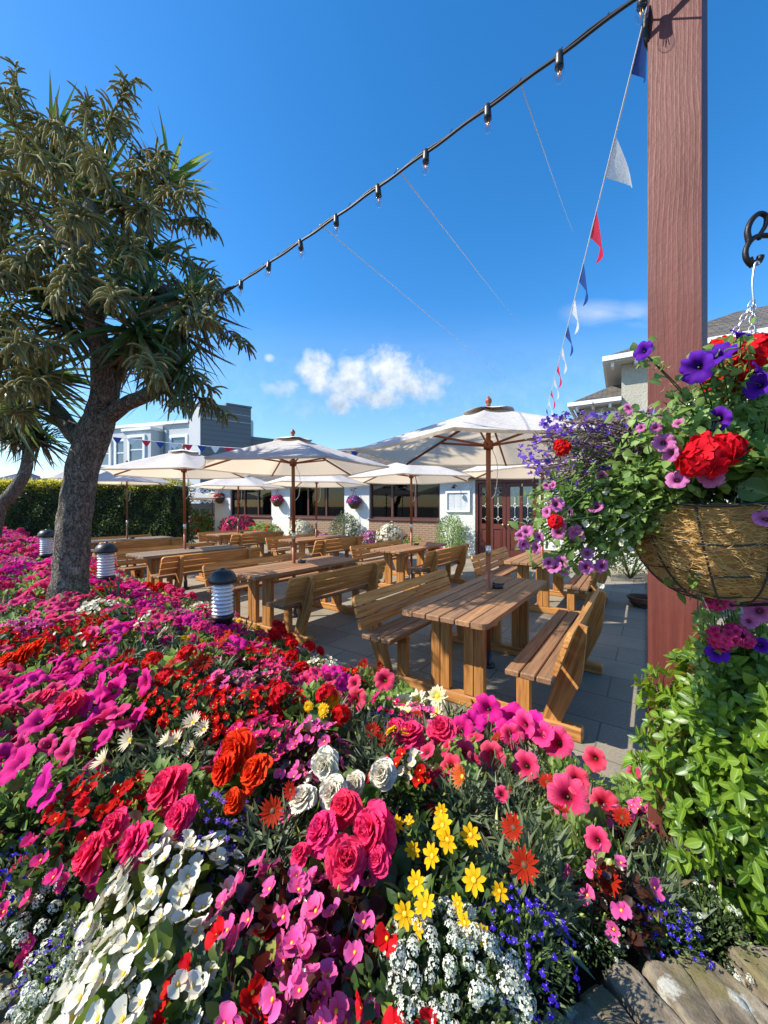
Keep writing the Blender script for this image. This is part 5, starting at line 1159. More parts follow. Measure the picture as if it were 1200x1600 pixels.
BLOOM = {   # form -> builder, extra material slots
    'petunia': (lambda s: fl_petunia(s), ['calyx']), 'begonia': (lambda s: fl_begonia(s), ['stamen']), 'double': (lambda s: fl_double(s), []),
    'gazania': (lambda s: fl_daisy(s, 16, 0.115, 1.0, 0.45, 0.20), ['darkdisc', 'calyx']), 'gazpale': (lambda s: fl_daisy(s, 18, 0.085, 1.0, 0.75, 0.18), ['stamen', 'calyx']),
    'dahlia': (lambda s: fl_daisy(s, 8, 0.22, 1.0, 0.18, 0.22, 1, 'petal'), ['stamen', 'calyx']), 'marigold': (lambda s: fl_daisy(s, 14, 0.17, 1.0, 0.15, 0.20, 4, 'petal', -0.15), ['stamen', 'calyx']),
    'daisy2': (lambda s: fl_daisy(s, 11, 0.16, 1.0, 0.2, 0.26, 2, 'petal'), ['stamen', 'calyx']),
    'cluster': (lambda s: fl_cluster(s, 18, 0.46, 0.7), ['calyx']), 'bighead': (lambda s: fl_cluster(s, 14, 0.60, 0.55), ['calyx']), 'head': (lambda s: fl_cluster(s, 16, 0.30, 0.75, 4), ['calyx']), 'lobelia': (lambda s: fl_lobelia(s), []),
}
BC = {}
def bloom_mb(form, seed):
    k = (form, seed)
    if k not in BC: BC[k] = BLOOM[form][0](seed*13+5)
    return BC[k]
BM = {}
def bloom_mesh(form, colr, seed):
    k = (form, colr, seed)
    if k not in BM: BM[k] = bloom_mb(form, seed).mesh('flower', [pm(colr)]+[M[x] for x in BLOOM[form][1]])
    return BM[k]

# ------------------------------------------------------------------ foliage domes (radius 1 -> real size by kind)
M['lf_petunia'] = mat_leaf('petunia_leaf', (0.060, 0.130, 0.022), (0.16, 0.26, 0.055), 0.5, 0.3, None, 0.4, (0.16, 0.24, 0.07))
M['lf_light'] = mat_leaf('light_green_leaf', (0.10, 0.19, 0.035), (0.22, 0.33, 0.08), 0.5, 0.35, None, 0.4, (0.24, 0.34, 0.12))
M['lf_dark'] = mat_leaf('dark_green_leaf', (0.022, 0.052, 0.013), (0.075, 0.13, 0.030), 0.4, 0.2)
M['lf_begonia'] = mat_leaf('begonia_leaf', (0.040, 0.090, 0.014), (0.14, 0.20, 0.030), 0.3, 0.3, None, 0.5)
M['lf_bronze'] = mat_leaf('bronze_begonia_leaf', (0.022, 0.010, 0.008), (0.065, 0.030, 0.018), 0.25, 0.2, (0.25, 0.03, 0.02), 0.6)
M['lf_grey'] = mat_leaf('gazania_leaf', (0.035, 0.065, 0.020), (0.12, 0.16, 0.075), 0.5, 0.2, None, 0.5, (0.17, 0.2, 0.12))
M['lf_fine'] = mat_leaf('fine_green_leaf', (0.030, 0.065, 0.015), (0.095, 0.14, 0.035), 0.5, 0.25)
M['lf_purple'] = mat_leaf('purplish_fine_stem', (0.10, 0.06, 0.065), (0.26, 0.19, 0.16), 0.6, 0.25)
M['lf_glossy'] = mat_leaf('glossy_shrub_leaf', (0.030, 0.095, 0.010), (0.20, 0.33, 0.024), 0.36, 0.28, (0.42, 0.58, 0.04), 0.38, (0.22, 0.33, 0.06))
M['lf_lime'] = mat_leaf('lime_leaf', (0.20, 0.27, 0.04), (0.36, 0.42, 0.10), 0.4, 0.35)
LEAFY = {   # shape, length, width, count, material
    'petunia': ('ovate', 0.050, 0.014, 210, 'lf_petunia'), 'light': ('ovate', 0.055, 0.017, 200, 'lf_light'), 'begonia': ('round', 0.055, 0.023, 120, 'lf_begonia'), 'bronze': ('round', 0.052, 0.022, 120, 'lf_bronze'),
    'gazania': ('lance', 0.085, 0.0075, 210, 'lf_grey'), 'dahlia': ('ovate', 0.055, 0.015, 200, 'lf_dark'), 'fine': ('lance', 0.028, 0.0042, 520, 'lf_fine'), 'tiny': ('ovate', 0.020, 0.005, 560, 'lf_fine'), 'geranium': ('round', 0.065, 0.034, 70, 'lf_petunia'),
}
FOL = {}
def foliage_mesh(kind, var):
    k = (kind, var)
    if k in FOL: return FOL[k]
    sh, L, w, n, mt = LEAFY[kind]; mb = MB(); R0, H = 0.16, 0.17
    d = rnd_dirs(n, -0.15, 1.0); rr = rng.uniform(0.35, 1.0, n)**0.5; P = d*rr[:, None]*V(R0, R0, H); P[:, 2] = np.maximum(P[:, 2], -0.01)+0.02
    O = unit(d*V(1, 1, 0.9)+V(0, 0, 0.35)+rng.normal(0, 0.45, (n, 3))); N = unit(d+V(-0.25, 0, 0.9)+rng.normal(0, 0.45, (n, 3)))
    leaves(mb, P-O*L*0.4, O, N, L*rng.uniform(0.6, 1.15, n), w*rng.uniform(0.75, 1.15, n), -rng.uniform(0, 0.35, n), 0.28, 4, 3, sh, 0)
    for i in range(26):
        e = rnd_dirs(1, 0.0, 1)[0]*V(R0, R0, H)*0.9; tube(mb, [V(0, 0, -0.06), e*0.5+V(0, 0, 0.02), e+V(0, 0, 0.02)], [0.003, 0.0025, 0.0015], 4, 0)
    # yellowing and withered leaves, and closed buds on short stalks
    for cnt, mi in ((max(4, n//40), 1), (max(4, n//45), 2)):
        d = rnd_dirs(cnt, 0.05, 1.0); P = d*V(R0, R0, H)*rng.uniform(0.8, 1.0, cnt)[:, None]
        leaves(mb, P, unit(d+rng.normal(0, 0.6, (cnt, 3))), unit(d+rng.normal(0, 0.6, (cnt, 3))), L*0.8, w*0.8, -0.5 if mi == 2 else -0.2, 0.5, 4, 3, sh, mi)
    for i in range(7):
        e = rnd_dirs(1, 0.25, 1.0)[0]; p = e*V(R0, R0, H)*1.02; q = p+unit(e+V(0, 0, 0.6))*0.022
        tube(mb, [p*0.8, p, q], 0.0012, 4, 0); tube(mb, [q, q+(q-p)*0.15, q+(q-p)*0.4, q+(q-p)*0.7], [0.0015, 0.0042, 0.0036, 0.0006], 6, 1)
    FOL[k] = mb.mesh('foliage', [M[mt], M['lf_lime'], M['dead']]); return FOL[k]

KIND = {   # name, words, form, colour, foliage, bloom size, blooms, seated depth, plant radius
    'magenta_petunia': ('petunia_plant', 'magenta petunia', 'petunia', 'magenta', 'petunia', 0.046, 13, 0.17),
    'coral_petunia': ('petunia_plant', 'coral pink petunia', 'petunia', 'coral', 'light', 0.040, 8, 0.17),
    'hotpink_petunia': ('petunia_plant', 'bright pink petunia', 'petunia', 'hotpink', 'petunia', 0.044, 12, 0.17),
    'purple_petunia': ('petunia_plant', 'deep purple petunia', 'petunia', 'purple', 'petunia', 0.038, 5, 0.13),
    'pink_begonia': ('begonia_plant', 'pink wax begonia', 'begonia', 'pink', 'bronze', 0.024, 60, 0.15),
    'deeppink_begonia': ('begonia_plant', 'deep pink wax begonia', 'begonia', 'deeppink', 'dahlia', 0.023, 46, 0.15),
    'red_begonia': ('begonia_plant', 'red wax begonia', 'begonia', 'red', 'dahlia', 0.023, 58, 0.16),
    'white_begonia': ('begonia_plant', 'white wax begonia', 'begonia', 'white', 'begonia', 0.024, 90, 0.16),
    'coral_double': ('begonia_plant', 'coral pink double begonia', 'double', 'coralpink', 'begonia', 0.053, 5, 0.15),
    'orange_double': ('begonia_plant', 'orange red double begonia', 'double', 'orangered', 'begonia', 0.048, 5, 0.15),
    'white_double': ('begonia_plant', 'white double begonia', 'double', 'cream', 'begonia', 0.046, 4, 0.14),
    'red_gazania': ('gazania_plant', 'red gazania', 'gazania', 'gazred', 'gazania', 0.036, 4, 0.16),
    'striped_gazania': ('gazania_plant', 'cream striped gazania', 'gazpale', 'gazstripe', 'gazania', 0.036, 5, 0.16),
    'orange_gazania': ('gazania_plant', 'orange striped gazania', 'gazpale', 'gazorange', 'gazania', 0.038, 3, 0.15),
    'yellow_dahlia': ('dahlia_plant', 'yellow dahlia', 'dahlia', 'yellow', 'dahlia', 0.026, 9, 0.15),
    'pale_dahlia': ('dahlia_plant', 'pale yellow dahlia', 'daisy2', 'paleyellow', 'dahlia', 0.036, 4, 0.13),
    'marigold': ('marigold_plant', 'yellow marigold', 'marigold', 'yellow', 'gazania', 0.028, 5, 0.12),
    'white_marigold': ('marigold_plant', 'creamy white double daisy', 'marigold', 'cream', 'gazania', 0.038, 3, 0.13),
    'red_geranium': ('geranium_plant', 'scarlet geranium', 'cluster', 'red', 'geranium', 0.050, 5, 0.16),
    'pink_geranium': ('geranium_plant', 'pink geranium', 'cluster', 'hotpink', 'geranium', 0.046, 6, 0.16),
    'alyssum': ('alyssum_plant', 'white alyssum', 'head', 'alyssum', 'tiny', 0.0155, 105, 0.15),
    'blue_lobelia': ('lobelia_plant', 'blue lobelia', 'lobelia', 'blue', 'fine', 0.0125, 85, 0.13),
    'green_gazania': ('gazania_plant', 'nearly flowerless gazania', 'gazania', 'gazred', 'gazania', 0.036, 1, 0.16),
    'green_foliage': ('petunia_plant', 'nearly flowerless petunia', 'petunia', 'coral', 'light', 0.034, 1, 0.16),
    'sparse_alyssum': ('alyssum_plant', 'sparse white alyssum', 'head', 'alyssum', 'tiny', 0.0135, 16, 0.15),
    'violet_lobelia': ('lobelia_plant', 'violet lobelia', 'lobelia', 'violet', 'fine', 0.0125, 110, 0.13),
}
TOCAM = unit(V(0, -0.75, 0.5))
def bloom_spots(n, form, size, R0=0.16, H=0.17, seed=0, spread=1.0):
    rs = np.random.default_rng(seed); out = []; tries = 0; md = size*(0.66 if form == 'begonia' else 1.15 if form in TINY else 1.25)
    while len(out) < n and tries < n*60:
        tries += 1; z = rs.uniform(0.02, 1.0)**0.8; a = rs.uniform(0, 6.283); r = math.sqrt(1-z*z); d = V(r*math.cos(a), r*math.sin(a), z)
        if d[1] > 0.55 and rs.uniform() < 0.6: continue
        h = rs.uniform(0.97, 1.14); p = d*V(R0, R0, H)*h*spread+V(0, 0, 0.02)
        if any(np.linalg.norm(p-q) < md*(0.95 if tries < n*30 else 0.6) for q, _ in out): continue
        lift = {'gazania': 0.03, 'gazpale': 0.03, 'dahlia': 0.012, 'petunia': 0.006, 'cluster': 0.035}.get(form, 0.0)
        nn = unit(d*V(1, 1, 0.8)+V(-0.50, -0.15, 0.35)+rs.normal(0, 0.30, 3))
        out.append((p+nn*size*0.3+V(0, 0, lift), nn))
    return out
def mat_of(p, nn, size, spin):
    e, s, u = frame(nn); c, sn = math.cos(spin), math.sin(spin); x = s*c+u*sn; y = np.cross(e, x)
    return Matrix(((x[0]*size, y[0]*size, e[0]*size, p[0]), (x[1]*size, y[1]*size, e[1]*size, p[1]), (x[2]*size, y[2]*size, e[2]*size, p[2]), (0, 0, 0, 1)))
MERGED = {}
def merged_blooms(kd, var):
    """all small blooms of a plant as one mesh"""
    k = (kd, var)
    if k in MERGED: return MERGED[k]
    nm, wd, form, colr, fol, size, n, r0 = KIND[kd]; mb = MB(); rs = np.random.default_rng(var*7+3)
    for i, (p, nn) in enumerate(bloom_spots(n, form, size, seed=var*11+len(kd))):
        src = bloom_mb(form, i % 3); Mx = np.array(mat_of(p, nn, size*rs.uniform(0.82, 1.12), rs.uniform(0, 6.28)))
        off = 0
        v = np.concatenate(src.v) if len(src.v) > 1 else src.v[0]; mb.n0 = mb.n
        w = v@Mx[:3, :3].T+Mx[:3, 3]; t = np.concatenate(src.t); g = np.concatenate(src.g)
        base = mb.n; mb.v.append(w); mb.t.append(t); mb.g.append(g); mb.f.extend([tuple(q+base for q in f) for f in src.f]); mb.m.extend(src.m); mb.n += len(w)
    MERGED[k] = mb.mesh('blossoms', [pm(colr)]+[M[x] for x in BLOOM[form][1]]); return MERGED[k]
TINY = {'head', 'lobelia'}
PLANTS = []
def plant(kd, P, scale, label, near=True, explicit=None, n=None, tilt=None, seed=None, depth=0.17):
    nm, wd, form, colr, fol, size, nb, r0 = KIND[kd]; seed = len(PLANTS) if seed is None else seed; rs = np.random.default_rng(seed*17+1)
    t = thing(nm, label, 'plant' if False else nm.split('_')[0], (P[0], P[1], P[2]-depth*scale), rs.uniform(0, 6.28) if explicit is None else 0.0, wd+' plants in the bed')
    t.scale = (scale,)*3
    link('foliage', foliage_mesh(fol, seed % 3), t)
    if form in TINY or not near: link('blossoms', merged_blooms(kd, seed % 3), t)
    elif explicit is None:
        rz = t.rotation_euler[2]; c, s_ = math.cos(-rz), math.sin(-rz)
        for i, (p, nn) in enumerate(bloom_spots(n or nb, form, size/scale, seed=seed)):
            # spots are chosen in scene axes, then turned back into the plant's own axes
            rot = lambda q: V(q[0]*c-q[1]*s_, q[0]*s_+q[1]*c, q[2])
            link('flower', bloom_mesh(form, colr, i % 3), t, None, mat_of(rot(p), rot(nn), size/scale*rs.uniform(0.85, 1.12), rs.uniform(0, 6.28)))
    else:
        o = np.array(t.location)
        for i, (p, nn, sz) in enumerate(explicit):
            link('flower', bloom_mesh(form, colr, i % 3), t, None, mat_of((p-o)/scale, unit(nn), sz/scale, rs.uniform(0, 6.28)))
            q = (p-unit(nn)*sz*0.5-o)/scale; mbx = None
    PLANTS.append(dict(o=t, kd=kd, P=np.array(P, float), hand=bool(label))); return t

# hand placed plants: kind, picture point of the middle, scale, label, picture points and widths of separate blooms
CLUMPS = [
    ('white_begonia', 262, 1372, 0.95, 'large white wax begonia with green leaves spilling towards the stone wall, upper clump', None, 105),
    ('white_begonia', 215, 1520, 0.95, 'white wax begonia at the very front, below the larger white clump', None, 85),
    ('alyssum', 62, 1425, 0.98, 'cream white alyssum cushion at the corner of the bed left of the white begonia', None, None),
    ('alyssum', 125, 1570, 0.9, 'cream white alyssum cushion at the front edge touching the lower white begonia', None, None),
    ('blue_lobelia', 28, 1350, 0.75, 'blue lobelia above the corner alyssum cushion', None, None),
    ('blue_lobelia', 110, 1480, 0.55, 'small blue lobelia wedged between the two front alyssum cushions', None, None),
    ('coral_double', 215, 1285, 0.95, 'coral pink double begonia above the white wax begonia, with four large blooms', [(265, 1232, 78), (285, 1275, 62), (212, 1322, 72), (148, 1335, 76), (180, 1290, 50)], None),
    ('deeppink_begonia', 85, 1335, 0.8, 'deep pink red wax begonia left of the coral double begonia', None, 40),
    ('red_begonia', 155, 1235, 0.75, 'dark red wax begonia behind the coral double begonia', None, 40),
    ('magenta_petunia', 42, 1205, 0.95, 'magenta petunia with two big blooms at the edge of the bed above the lobelia', [(22, 1190, 62), (58, 1226, 60), (75, 1244, 40)], None),
    ('violet_lobelia', 322, 1275, 0.75, 'violet lobelia between the coral double and the orange red double begonia', None, None),
    ('orange_double', 382, 1200, 0.85, 'orange red double begonia behind the violet lobelia', [(372, 1170, 66), (400, 1208, 62), (352, 1200, 52), (366, 1252, 40)], None),
    ('pink_begonia', 480, 1150, 0.85, 'pink wax begonia behind the white double blooms', None, 30),
    ('pink_begonia', 450, 1210, 0.6, 'small pink wax begonia between orange red and white double begonias', None, 14),
    ('white_double', 528, 1225, 0.9, 'white double begonia with five blooms in the middle of the bed', [(508, 1194, 52), (520, 1238, 56), (474, 1250, 52), (556, 1222, 36), (597, 1210, 50)], None),
    ('coral_double', 545, 1310, 1.0, 'largest coral pink double begonia, with the biggest blooms at the front centre', [(585, 1300, 88), (505, 1300, 70), (540, 1345, 74), (540, 1262, 58), (470, 1335, 40), (592, 1345, 46)], None),
    ('pink_begonia', 430, 1400, 0.8, 'pink wax begonia with bronze leaves below the largest coral begonia', None, 44),
    ('pink_begonia', 520, 1440, 0.85, 'pink wax begonia at the front centre beside the white alyssum', None, 46),
    ('pink_begonia', 440, 1540, 0.75, 'lowest pink wax begonia, at the front edge of the bed', None, 34),
    ('red_begonia', 352, 1500, 0.6, 'dark red wax begonia in shade between white and pink front begonias', None, 9),
    ('yellow_dahlia', 688, 1300, 0.85, 'yellow dahlia with a cluster of blooms right of the largest coral begonia', [(692, 1290, 36), (700, 1312, 38), (645, 1327, 26), (622, 1287, 24), (676, 1338, 38), (640, 1283, 20), (736, 1305, 34), (690, 1268, 24)], None),
    ('yellow_dahlia', 672, 1405, 0.8, 'lower yellow dahlia above the big white alyssum', [(652, 1380, 36), (665, 1415, 38), (633, 1428, 38), (655, 1452, 26), (716, 1412, 26), (727, 1442, 34)], None),
    ('yellow_dahlia', 745, 1390, 0.7, 'yellow dahlia beside the red gazania, with one full open bloom', [(741, 1375, 40), (781, 1392, 30), (752, 1458, 30)], None),
    ('red_begonia', 612, 1500, 0.65, 'shaded deep red wax begonia between the pink begonia and the big alyssum', None, 10),
    ('alyssum', 705, 1530, 1.0, 'largest white alyssum cushion, shaded, at the front beside the stone coping', None, None),
    ('alyssum', 690, 1480, 0.75, 'white alyssum cushion under the lower yellow dahlia', None, None),
    ('blue_lobelia', 815, 1440, 0.62, 'deep blue lobelia at the back of the stone coping right of the alyssum', None, None),
    ('blue_lobelia', 1040, 1432, 0.5, 'deep blue lobelia by the coping below the right pink begonia', None, None),
    ('red_gazania', 815, 1330, 0.85, 'red gazania with two open blooms right of the yellow dahlias', [(803, 1294, 44), (820, 1352, 54)], None),
    ('orange_gazania', 725, 1222, 0.75, 'orange striped gazania bloom behind the yellow dahlias', [(724, 1214, 44)], None),
    ('red_gazania', 425, 1280, 0.8, 'dark red gazania between the violet lobelia and largest coral begonia', [(427, 1267, 46), (455, 1235, 30)], None),
    ('coral_petunia', 885, 1265, 1.1, 'coral petunia with light leaves and one wide open bloom on the right of the bed', [(887, 1243, 62), (900, 1218, 40), (932, 1312, 38), (784, 1240, 24), (928, 1186, 36), (945, 1255, 44)], None),
    ('coral_petunia', 800, 1190, 0.95, 'coral pink petunia just below the magenta pink petunia mound', [(768, 1182, 44), (820, 1195, 44), (725, 1175, 36)], None),
    ('magenta_petunia', 765, 1130, 1.05, 'magenta petunia mound next to the front bench runner', [(760, 1110, 48), (800, 1118, 46), (720, 1140, 42), (740, 1125, 40), (715, 1170, 36), (830, 1125, 38), (790, 1140, 42)], None),
    ('hotpink_petunia', 830, 1150, 0.9, 'bright pink petunia at the paving edge below the front bench', [(815, 1132, 44), (870, 1160, 48), (845, 1145, 40), (800, 1150, 38)], None),
    ('coral_double', 645, 1155, 0.85, 'coral pink double begonia beside the red and white begonias near the table legs', [(640, 1150, 56), (618, 1140, 40), (690, 1140, 50), (685, 1215, 40)], None),
    ('red_begonia', 628, 1195, 0.65, 'red wax begonia mixed with white between two coral double begonias', None, 16),
    ('white_begonia', 640, 1190, 0.5, 'small white wax begonia among red begonias in the middle right', None, 9),
    ('pink_begonia', 975, 1290, 0.8, 'pink wax begonia with dark leaves by the glossy shrub', None, 14),
    ('pink_begonia', 962, 1372, 0.6, 'lower pink wax begonia with dark leaves near the coping', None, 10),
    ('sparse_alyssum', 925, 1428, 0.45, 'sparse green alyssum behind the stone coping', None, None),
    ('sparse_alyssum', 1115, 1415, 0.6, 'shaded green alyssum below the glossy shrub', None, None),
    ('pale_dahlia', 652, 1100, 0.8, 'pale yellow dahlia with four star blooms beside the front table runner', [(630, 1100, 36), (652, 1096, 38), (640, 1118, 36), (684, 1088, 34), (682, 1112, 26)], None),
    ('violet_lobelia', 597, 1122, 0.7, 'violet lobelia left of the pale yellow dahlia', None, None),
    ('marigold', 518, 1100, 0.8, 'yellow marigold behind the pink wax begonia', [(520, 1093, 32), (505, 1110, 24), (482, 1104, 18)], None),
    ('coral_petunia', 555, 1085, 0.8, 'coral petunia at the paving edge behind the yellow marigold', [(553, 1092, 40), (552, 1066, 26), (600, 1062, 34)], None),
    ('red_gazania', 610, 1060, 0.8, 'dark red gazania at the paving edge beneath the front bench', [(569, 1038, 22), (596, 1040, 20)], None),
    ('red_begonia', 372, 1095, 1.0, 'big red wax begonia mass in the middle of the bed', None, 70),
    ('red_begonia', 430, 1085, 0.9, 'red wax begonia beside the magenta pink begonia', None, 50),
    ('red_begonia', 310, 1100, 0.85, 'red wax begonia behind the cream striped gazanias', None, 44),
    ('deeppink_begonia', 428, 1040, 0.9, 'deep pink wax begonia behind the big red begonia mass', None, 44),
    ('pink_begonia', 400, 1060, 0.7, 'pink wax begonia left behind the big red begonia mass', None, 24),
    ('white_begonia', 503, 1032, 0.8, 'white wax begonia at the paving edge near the second bench', None, 22),
    ('red_geranium', 480, 1048, 0.6, 'scarlet geranium beside the white begonia at the paving edge', None, 3),
    ('striped_gazania', 268, 1155, 1.0, 'cream striped gazania with five open blooms in front of the red begonia mass', [(205, 1156, 40), (262, 1158, 34), (275, 1160, 38), (302, 1130, 36), (320, 1140, 36), (300, 1170, 28)], None),
    ('striped_gazania', 165, 1190, 0.8, 'cream striped gazania with one faded bloom above the dark red begonia', [(163, 1190, 42)], None),
    ('magenta_petunia', 165, 1085, 1.0, 'magenta petunia with overlapping wide blooms left of the red begonia mass', [(150, 1082, 58), (175, 1075, 46), (208, 1120, 46), (222, 1066, 42), (130, 1100, 40), (160, 1110, 40), (185, 1055, 38)], None),
    ('magenta_petunia', 60, 1120, 1.0, 'magenta petunia with star centred bloom near the edge, above the wide pair', [(58, 1122, 52), (160, 1150, 40), (130, 1130, 34)], None),
    ('coral_double', 105, 1105, 0.8, 'coral red double begonia between the magenta petunias on the left', [(108, 1100, 52), (90, 1118, 46), (72, 1090, 34)], None),
    ('hotpink_petunia', 90, 1130, 0.9, 'bright pink petunia just below the coral red begonia on the left', None, 7),
    ('white_marigold', 255, 985, 0.8, 'creamy white double daisy bloom in the middle of the far planting', [(255, 989, 26), (216, 976, 20)], None),
    ('white_begonia', 232, 965, 0.7, 'white wax begonia in the far planting right of the trunk', None, 16),
    ('red_gazania', 335, 1035, 1.0, 'red gazania with three blooms above the big red begonia mass', [(318, 1035, 34), (270, 1042, 34), (355, 1000, 32)], None),
    ('red_gazania', 180, 1035, 0.9, 'red gazania between magenta petunias, right of the red geranium', [(186, 1034, 32), (137, 1037, 30)], None),
    ('orange_double', 45, 1020, 0.85, 'orange red double begonia among petunias at the edge of the bed', [(40, 1022, 40), (62, 1012, 36), (14, 1030, 30)], None),
    ('hotpink_petunia', 352, 978, 1.0, 'bright pink petunia directly in front of the nearest bollard light', None, 12),
    ('magenta_petunia', 300, 960, 1.1, 'magenta petunia left of the nearest bollard light at the paving edge', None, 12),
    ('green_foliage', 1000, 1225, 1.0, 'leafy petunia with hardly any flowers at the foot of the timber post', None, 2),
    ('green_foliage', 1035, 1300, 0.9, 'leafy dark green plant under the left side of the glossy shrub', None, 1),
    ('green_gazania', 1015, 1370, 0.8, 'narrow leaved flowerless plant in shade below the glossy shrub', None, 1),
    ('pink_geranium', 55, 1045, 0.8, 'pink geranium below the orange red double begonia', None, 6),
]
def face_n(P, k=0.5):
    return unit(V(-0.45, -0.55, 0.66)+rng.normal(0, 0.24, 3))
for kd, x, y, sc, lab, bl, n in CLUMPS:
    P = cast(x, y)
    if P is None: continue
    ex = None
    if bl:
        ex = []
        for bx, by, bw in bl:
            Y0 = P[1]; q0 = at(bx, by, Y0)                       # nearest point of the bloom's sight line to the dome
            best = None
            for Y in np.linspace(P[1]-0.22, P[1]+0.22, 89):
                q = at(bx, by, Y); rel = (q-P-V(0, 0, 0.0))/(0.165*sc); h = canopy(q[0], q[1])+0.015+0.05*max(0, 1-np.hypot(rel[0], rel[1]))
                if q[2] <= h: best = q; break
            q = q0 if best is None else best
            ex.append((q, face_n(q), bw/2/F*q[1]*(0.88 if 'double' in kd else 1.0)))
    plant(kd, P, sc, lab, True, ex, n)

# the rest of the bed, plant by plant
def fill_bed():
    rs = np.random.default_rng(21); pts = [p['P'][:2] for p in PLANTS]; new = []
    def weights(X, Y, d):
        if X < -1.3: return {'magenta_petunia': 34, 'hotpink_petunia': 24, 'green_foliage': 7, 'red_begonia': 6, 'red_geranium': 4, 'pink_geranium': 9, 'coral_petunia': 9, 'white_begonia': 6, 'red_gazania': 6, 'deeppink_begonia': 9, 'marigold': 2, 'pink_begonia': 8}
        if X < 0.1: return {'magenta_petunia': 17, 'hotpink_petunia': 10, 'coral_petunia': 11, 'red_begonia': 9, 'red_gazania': 16, 'deeppink_begonia': 9, 'white_begonia': 4, 'green_gazania': 7, 'green_foliage': 5, 'red_geranium': 8, 'pink_begonia': 8, 'marigold': 3, 'violet_lobelia': 3}
        return {'coral_petunia': 8, 'red_gazania': 4, 'pink_begonia': 3, 'hotpink_petunia': 3, 'green_gazania': 9, 'green_foliage': 9}
    for it in range(14000):
        Y = rs.uniform(0.45, 12.8); X = rs.uniform(-1.06*Y-0.25, min(1.25, 0.9*Y)); d = bed_d(X, Y)
        if d < 0.09/1.0 or Y < wall_y(X)+(0.06 if X < 0.25 else 0.28): continue
        if rs.uniform() > 1.0/(0.6+0.10*Y): continue
        if np.hypot(X-TREE[0], Y-TREE[1]) < 0.30: continue
        sp = np.interp(Y, [0.5, 2, 4, 8, 13], [0.165, 0.19, 0.235, 0.34, 0.46])
        if any((X-q[0])**2+(Y-q[1])**2 < (sp*(0.95 if i < len(PLANTS) else 1.0))**2 for i, q in enumerate(pts)): continue
        w = weights(X, Y, d); ks = list(w); pr = np.array([w[k] for k in ks], float)
        # neighbours of a kind drift together
        for i, k in enumerate(ks): pr[i] *= 0.45+1.2*max(0, 0.5+mnoise.noise(Vector((X*0.9+i*7.3, Y*0.9, i*3.1))))
        kd = ks[rs.choice(len(ks), p=pr/pr.sum())]; pts.append(np.array([X, Y]))
        sc = np.interp(Y, [0.5, 2, 4, 8, 13], [0.92, 1.05, 1.25, 1.7, 2.1])*rs.uniform(0.88, 1.12)
        new.append((kd, V(X, Y, canopy(X, Y)), sc))
    for kd, P, sc in new: plant(kd, P, sc, '', P[1] < 2.3)
fill_bed()

# words that single out each of those plants: what it grows beside
def label_plants():
    marks = [(TREE[:2], 'the big tree trunk'), ((-1.47, 3.5), 'the nearest bollard light'), ((-3.44, 4.75), 'the middle bollard light'), ((-5.7, 6.5), 'the farthest bollard light'), ((1.0, 1.45), 'the timber post'), ((-9.5, 12.0), 'the clipped hedge')]
    for p in PLANTS:
        if p['hand'] and p['o']['label']:
            marks.append((p['P'][:2], None, p))
    short = {'white_marigold': 'the creamy white double daisy', 'marigold': 'the yellow marigold', 'striped_gazania': 'the cream striped gazania', 'orange_double': 'the orange red double begonia', 'pale_dahlia': 'the pale yellow dahlia'}
    names = {}
    for m in list(marks):
        if len(m) == 3:
            kd = m[2]['kd']; names.setdefault(kd, []).append(m)
    land = [m for m in marks if len(m) == 2]
    for kd, s_ in short.items():
        if len(names.get(kd, [])) >= 1: land.append((names[kd][0][0], s_))
    land += [((np.array(cast(372, 1095))[:2]), 'the big red begonia mass'), (np.array(cast(765, 1130))[:2], 'the front magenta mound'), (np.array(cast(545, 1310))[:2], 'the largest coral begonia'), (np.array(cast(887, 1250))[:2], 'the wide coral petunia bloom'), (np.array(cast(705, 1530))[:2], 'the largest alyssum cushion'), (np.array(cast(42, 1205))[:2], 'the wide magenta petunia pair')]
    zones = {}
    for p in PLANTS:
        if p['o']['label']: continue
        P = p['P']; k = min(range(len(land)), key=lambda i: (np.hypot(P[0]-land[i][0][0], P[1]-land[i][0][1])))
        zones.setdefault((p['kd'], k), []).append(p)
    ordw = ['', 'second', 'third', 'fourth', 'fifth', 'sixth', 'seventh', 'eighth', 'ninth', 'tenth', 'eleventh', 'twelfth', 'thirteenth', 'fourteenth', 'fifteenth']
    for (kd, k), lst in zones.items():
        lm = land[k]; wd = KIND[kd][1]; bylen = sorted(lst, key=lambda p: np.hypot(p['P'][0]-lm[0][0], p['P'][1]-lm[0][1]))
        for i, p in enumerate(bylen):
            P = p['P']; dv = P[:2]-np.array(lm[0]); side = ('in front of' if dv[1] < -abs(dv[0]) else 'behind' if dv[1] > abs(dv[0]) else 'left of' if dv[0] < 0 else 'right of')
            if len(lst) == 1: s = f'{wd} plant growing just {side} {lm[1]}'
            elif i == 0: s = f'{wd} plant {side} {lm[1]}, nearest to it'
            else: s = f'{wd} plant {side} {lm[1]}, {ordw[min(i, 14)]} nearest'
            p['o']['label'] = s
label_plants()

# grass tuft beside the trunk
def tuft():
    b = V(-2.55, 3.62, float(canopy(-2.55, 3.62))-0.15); t = thing('strappy_plant', 'small clump of long strappy leaves at the foot of the trunk', 'plant', tuple(b))
    mb = MB(); n = 34; d = unit(rnd_dirs(n, 0.15, 1)); leaves(mb, np.zeros((n, 3)), d, unit(V(0, 0, 1)+rng.normal(0, .2, (n, 3))), rng.uniform(0.3, 0.55, n), 0.012, -0.25, 0.4, 6, 3, 'sword'); obj('leaf_blades', mb, M['lf_dark'], t)
tuft()

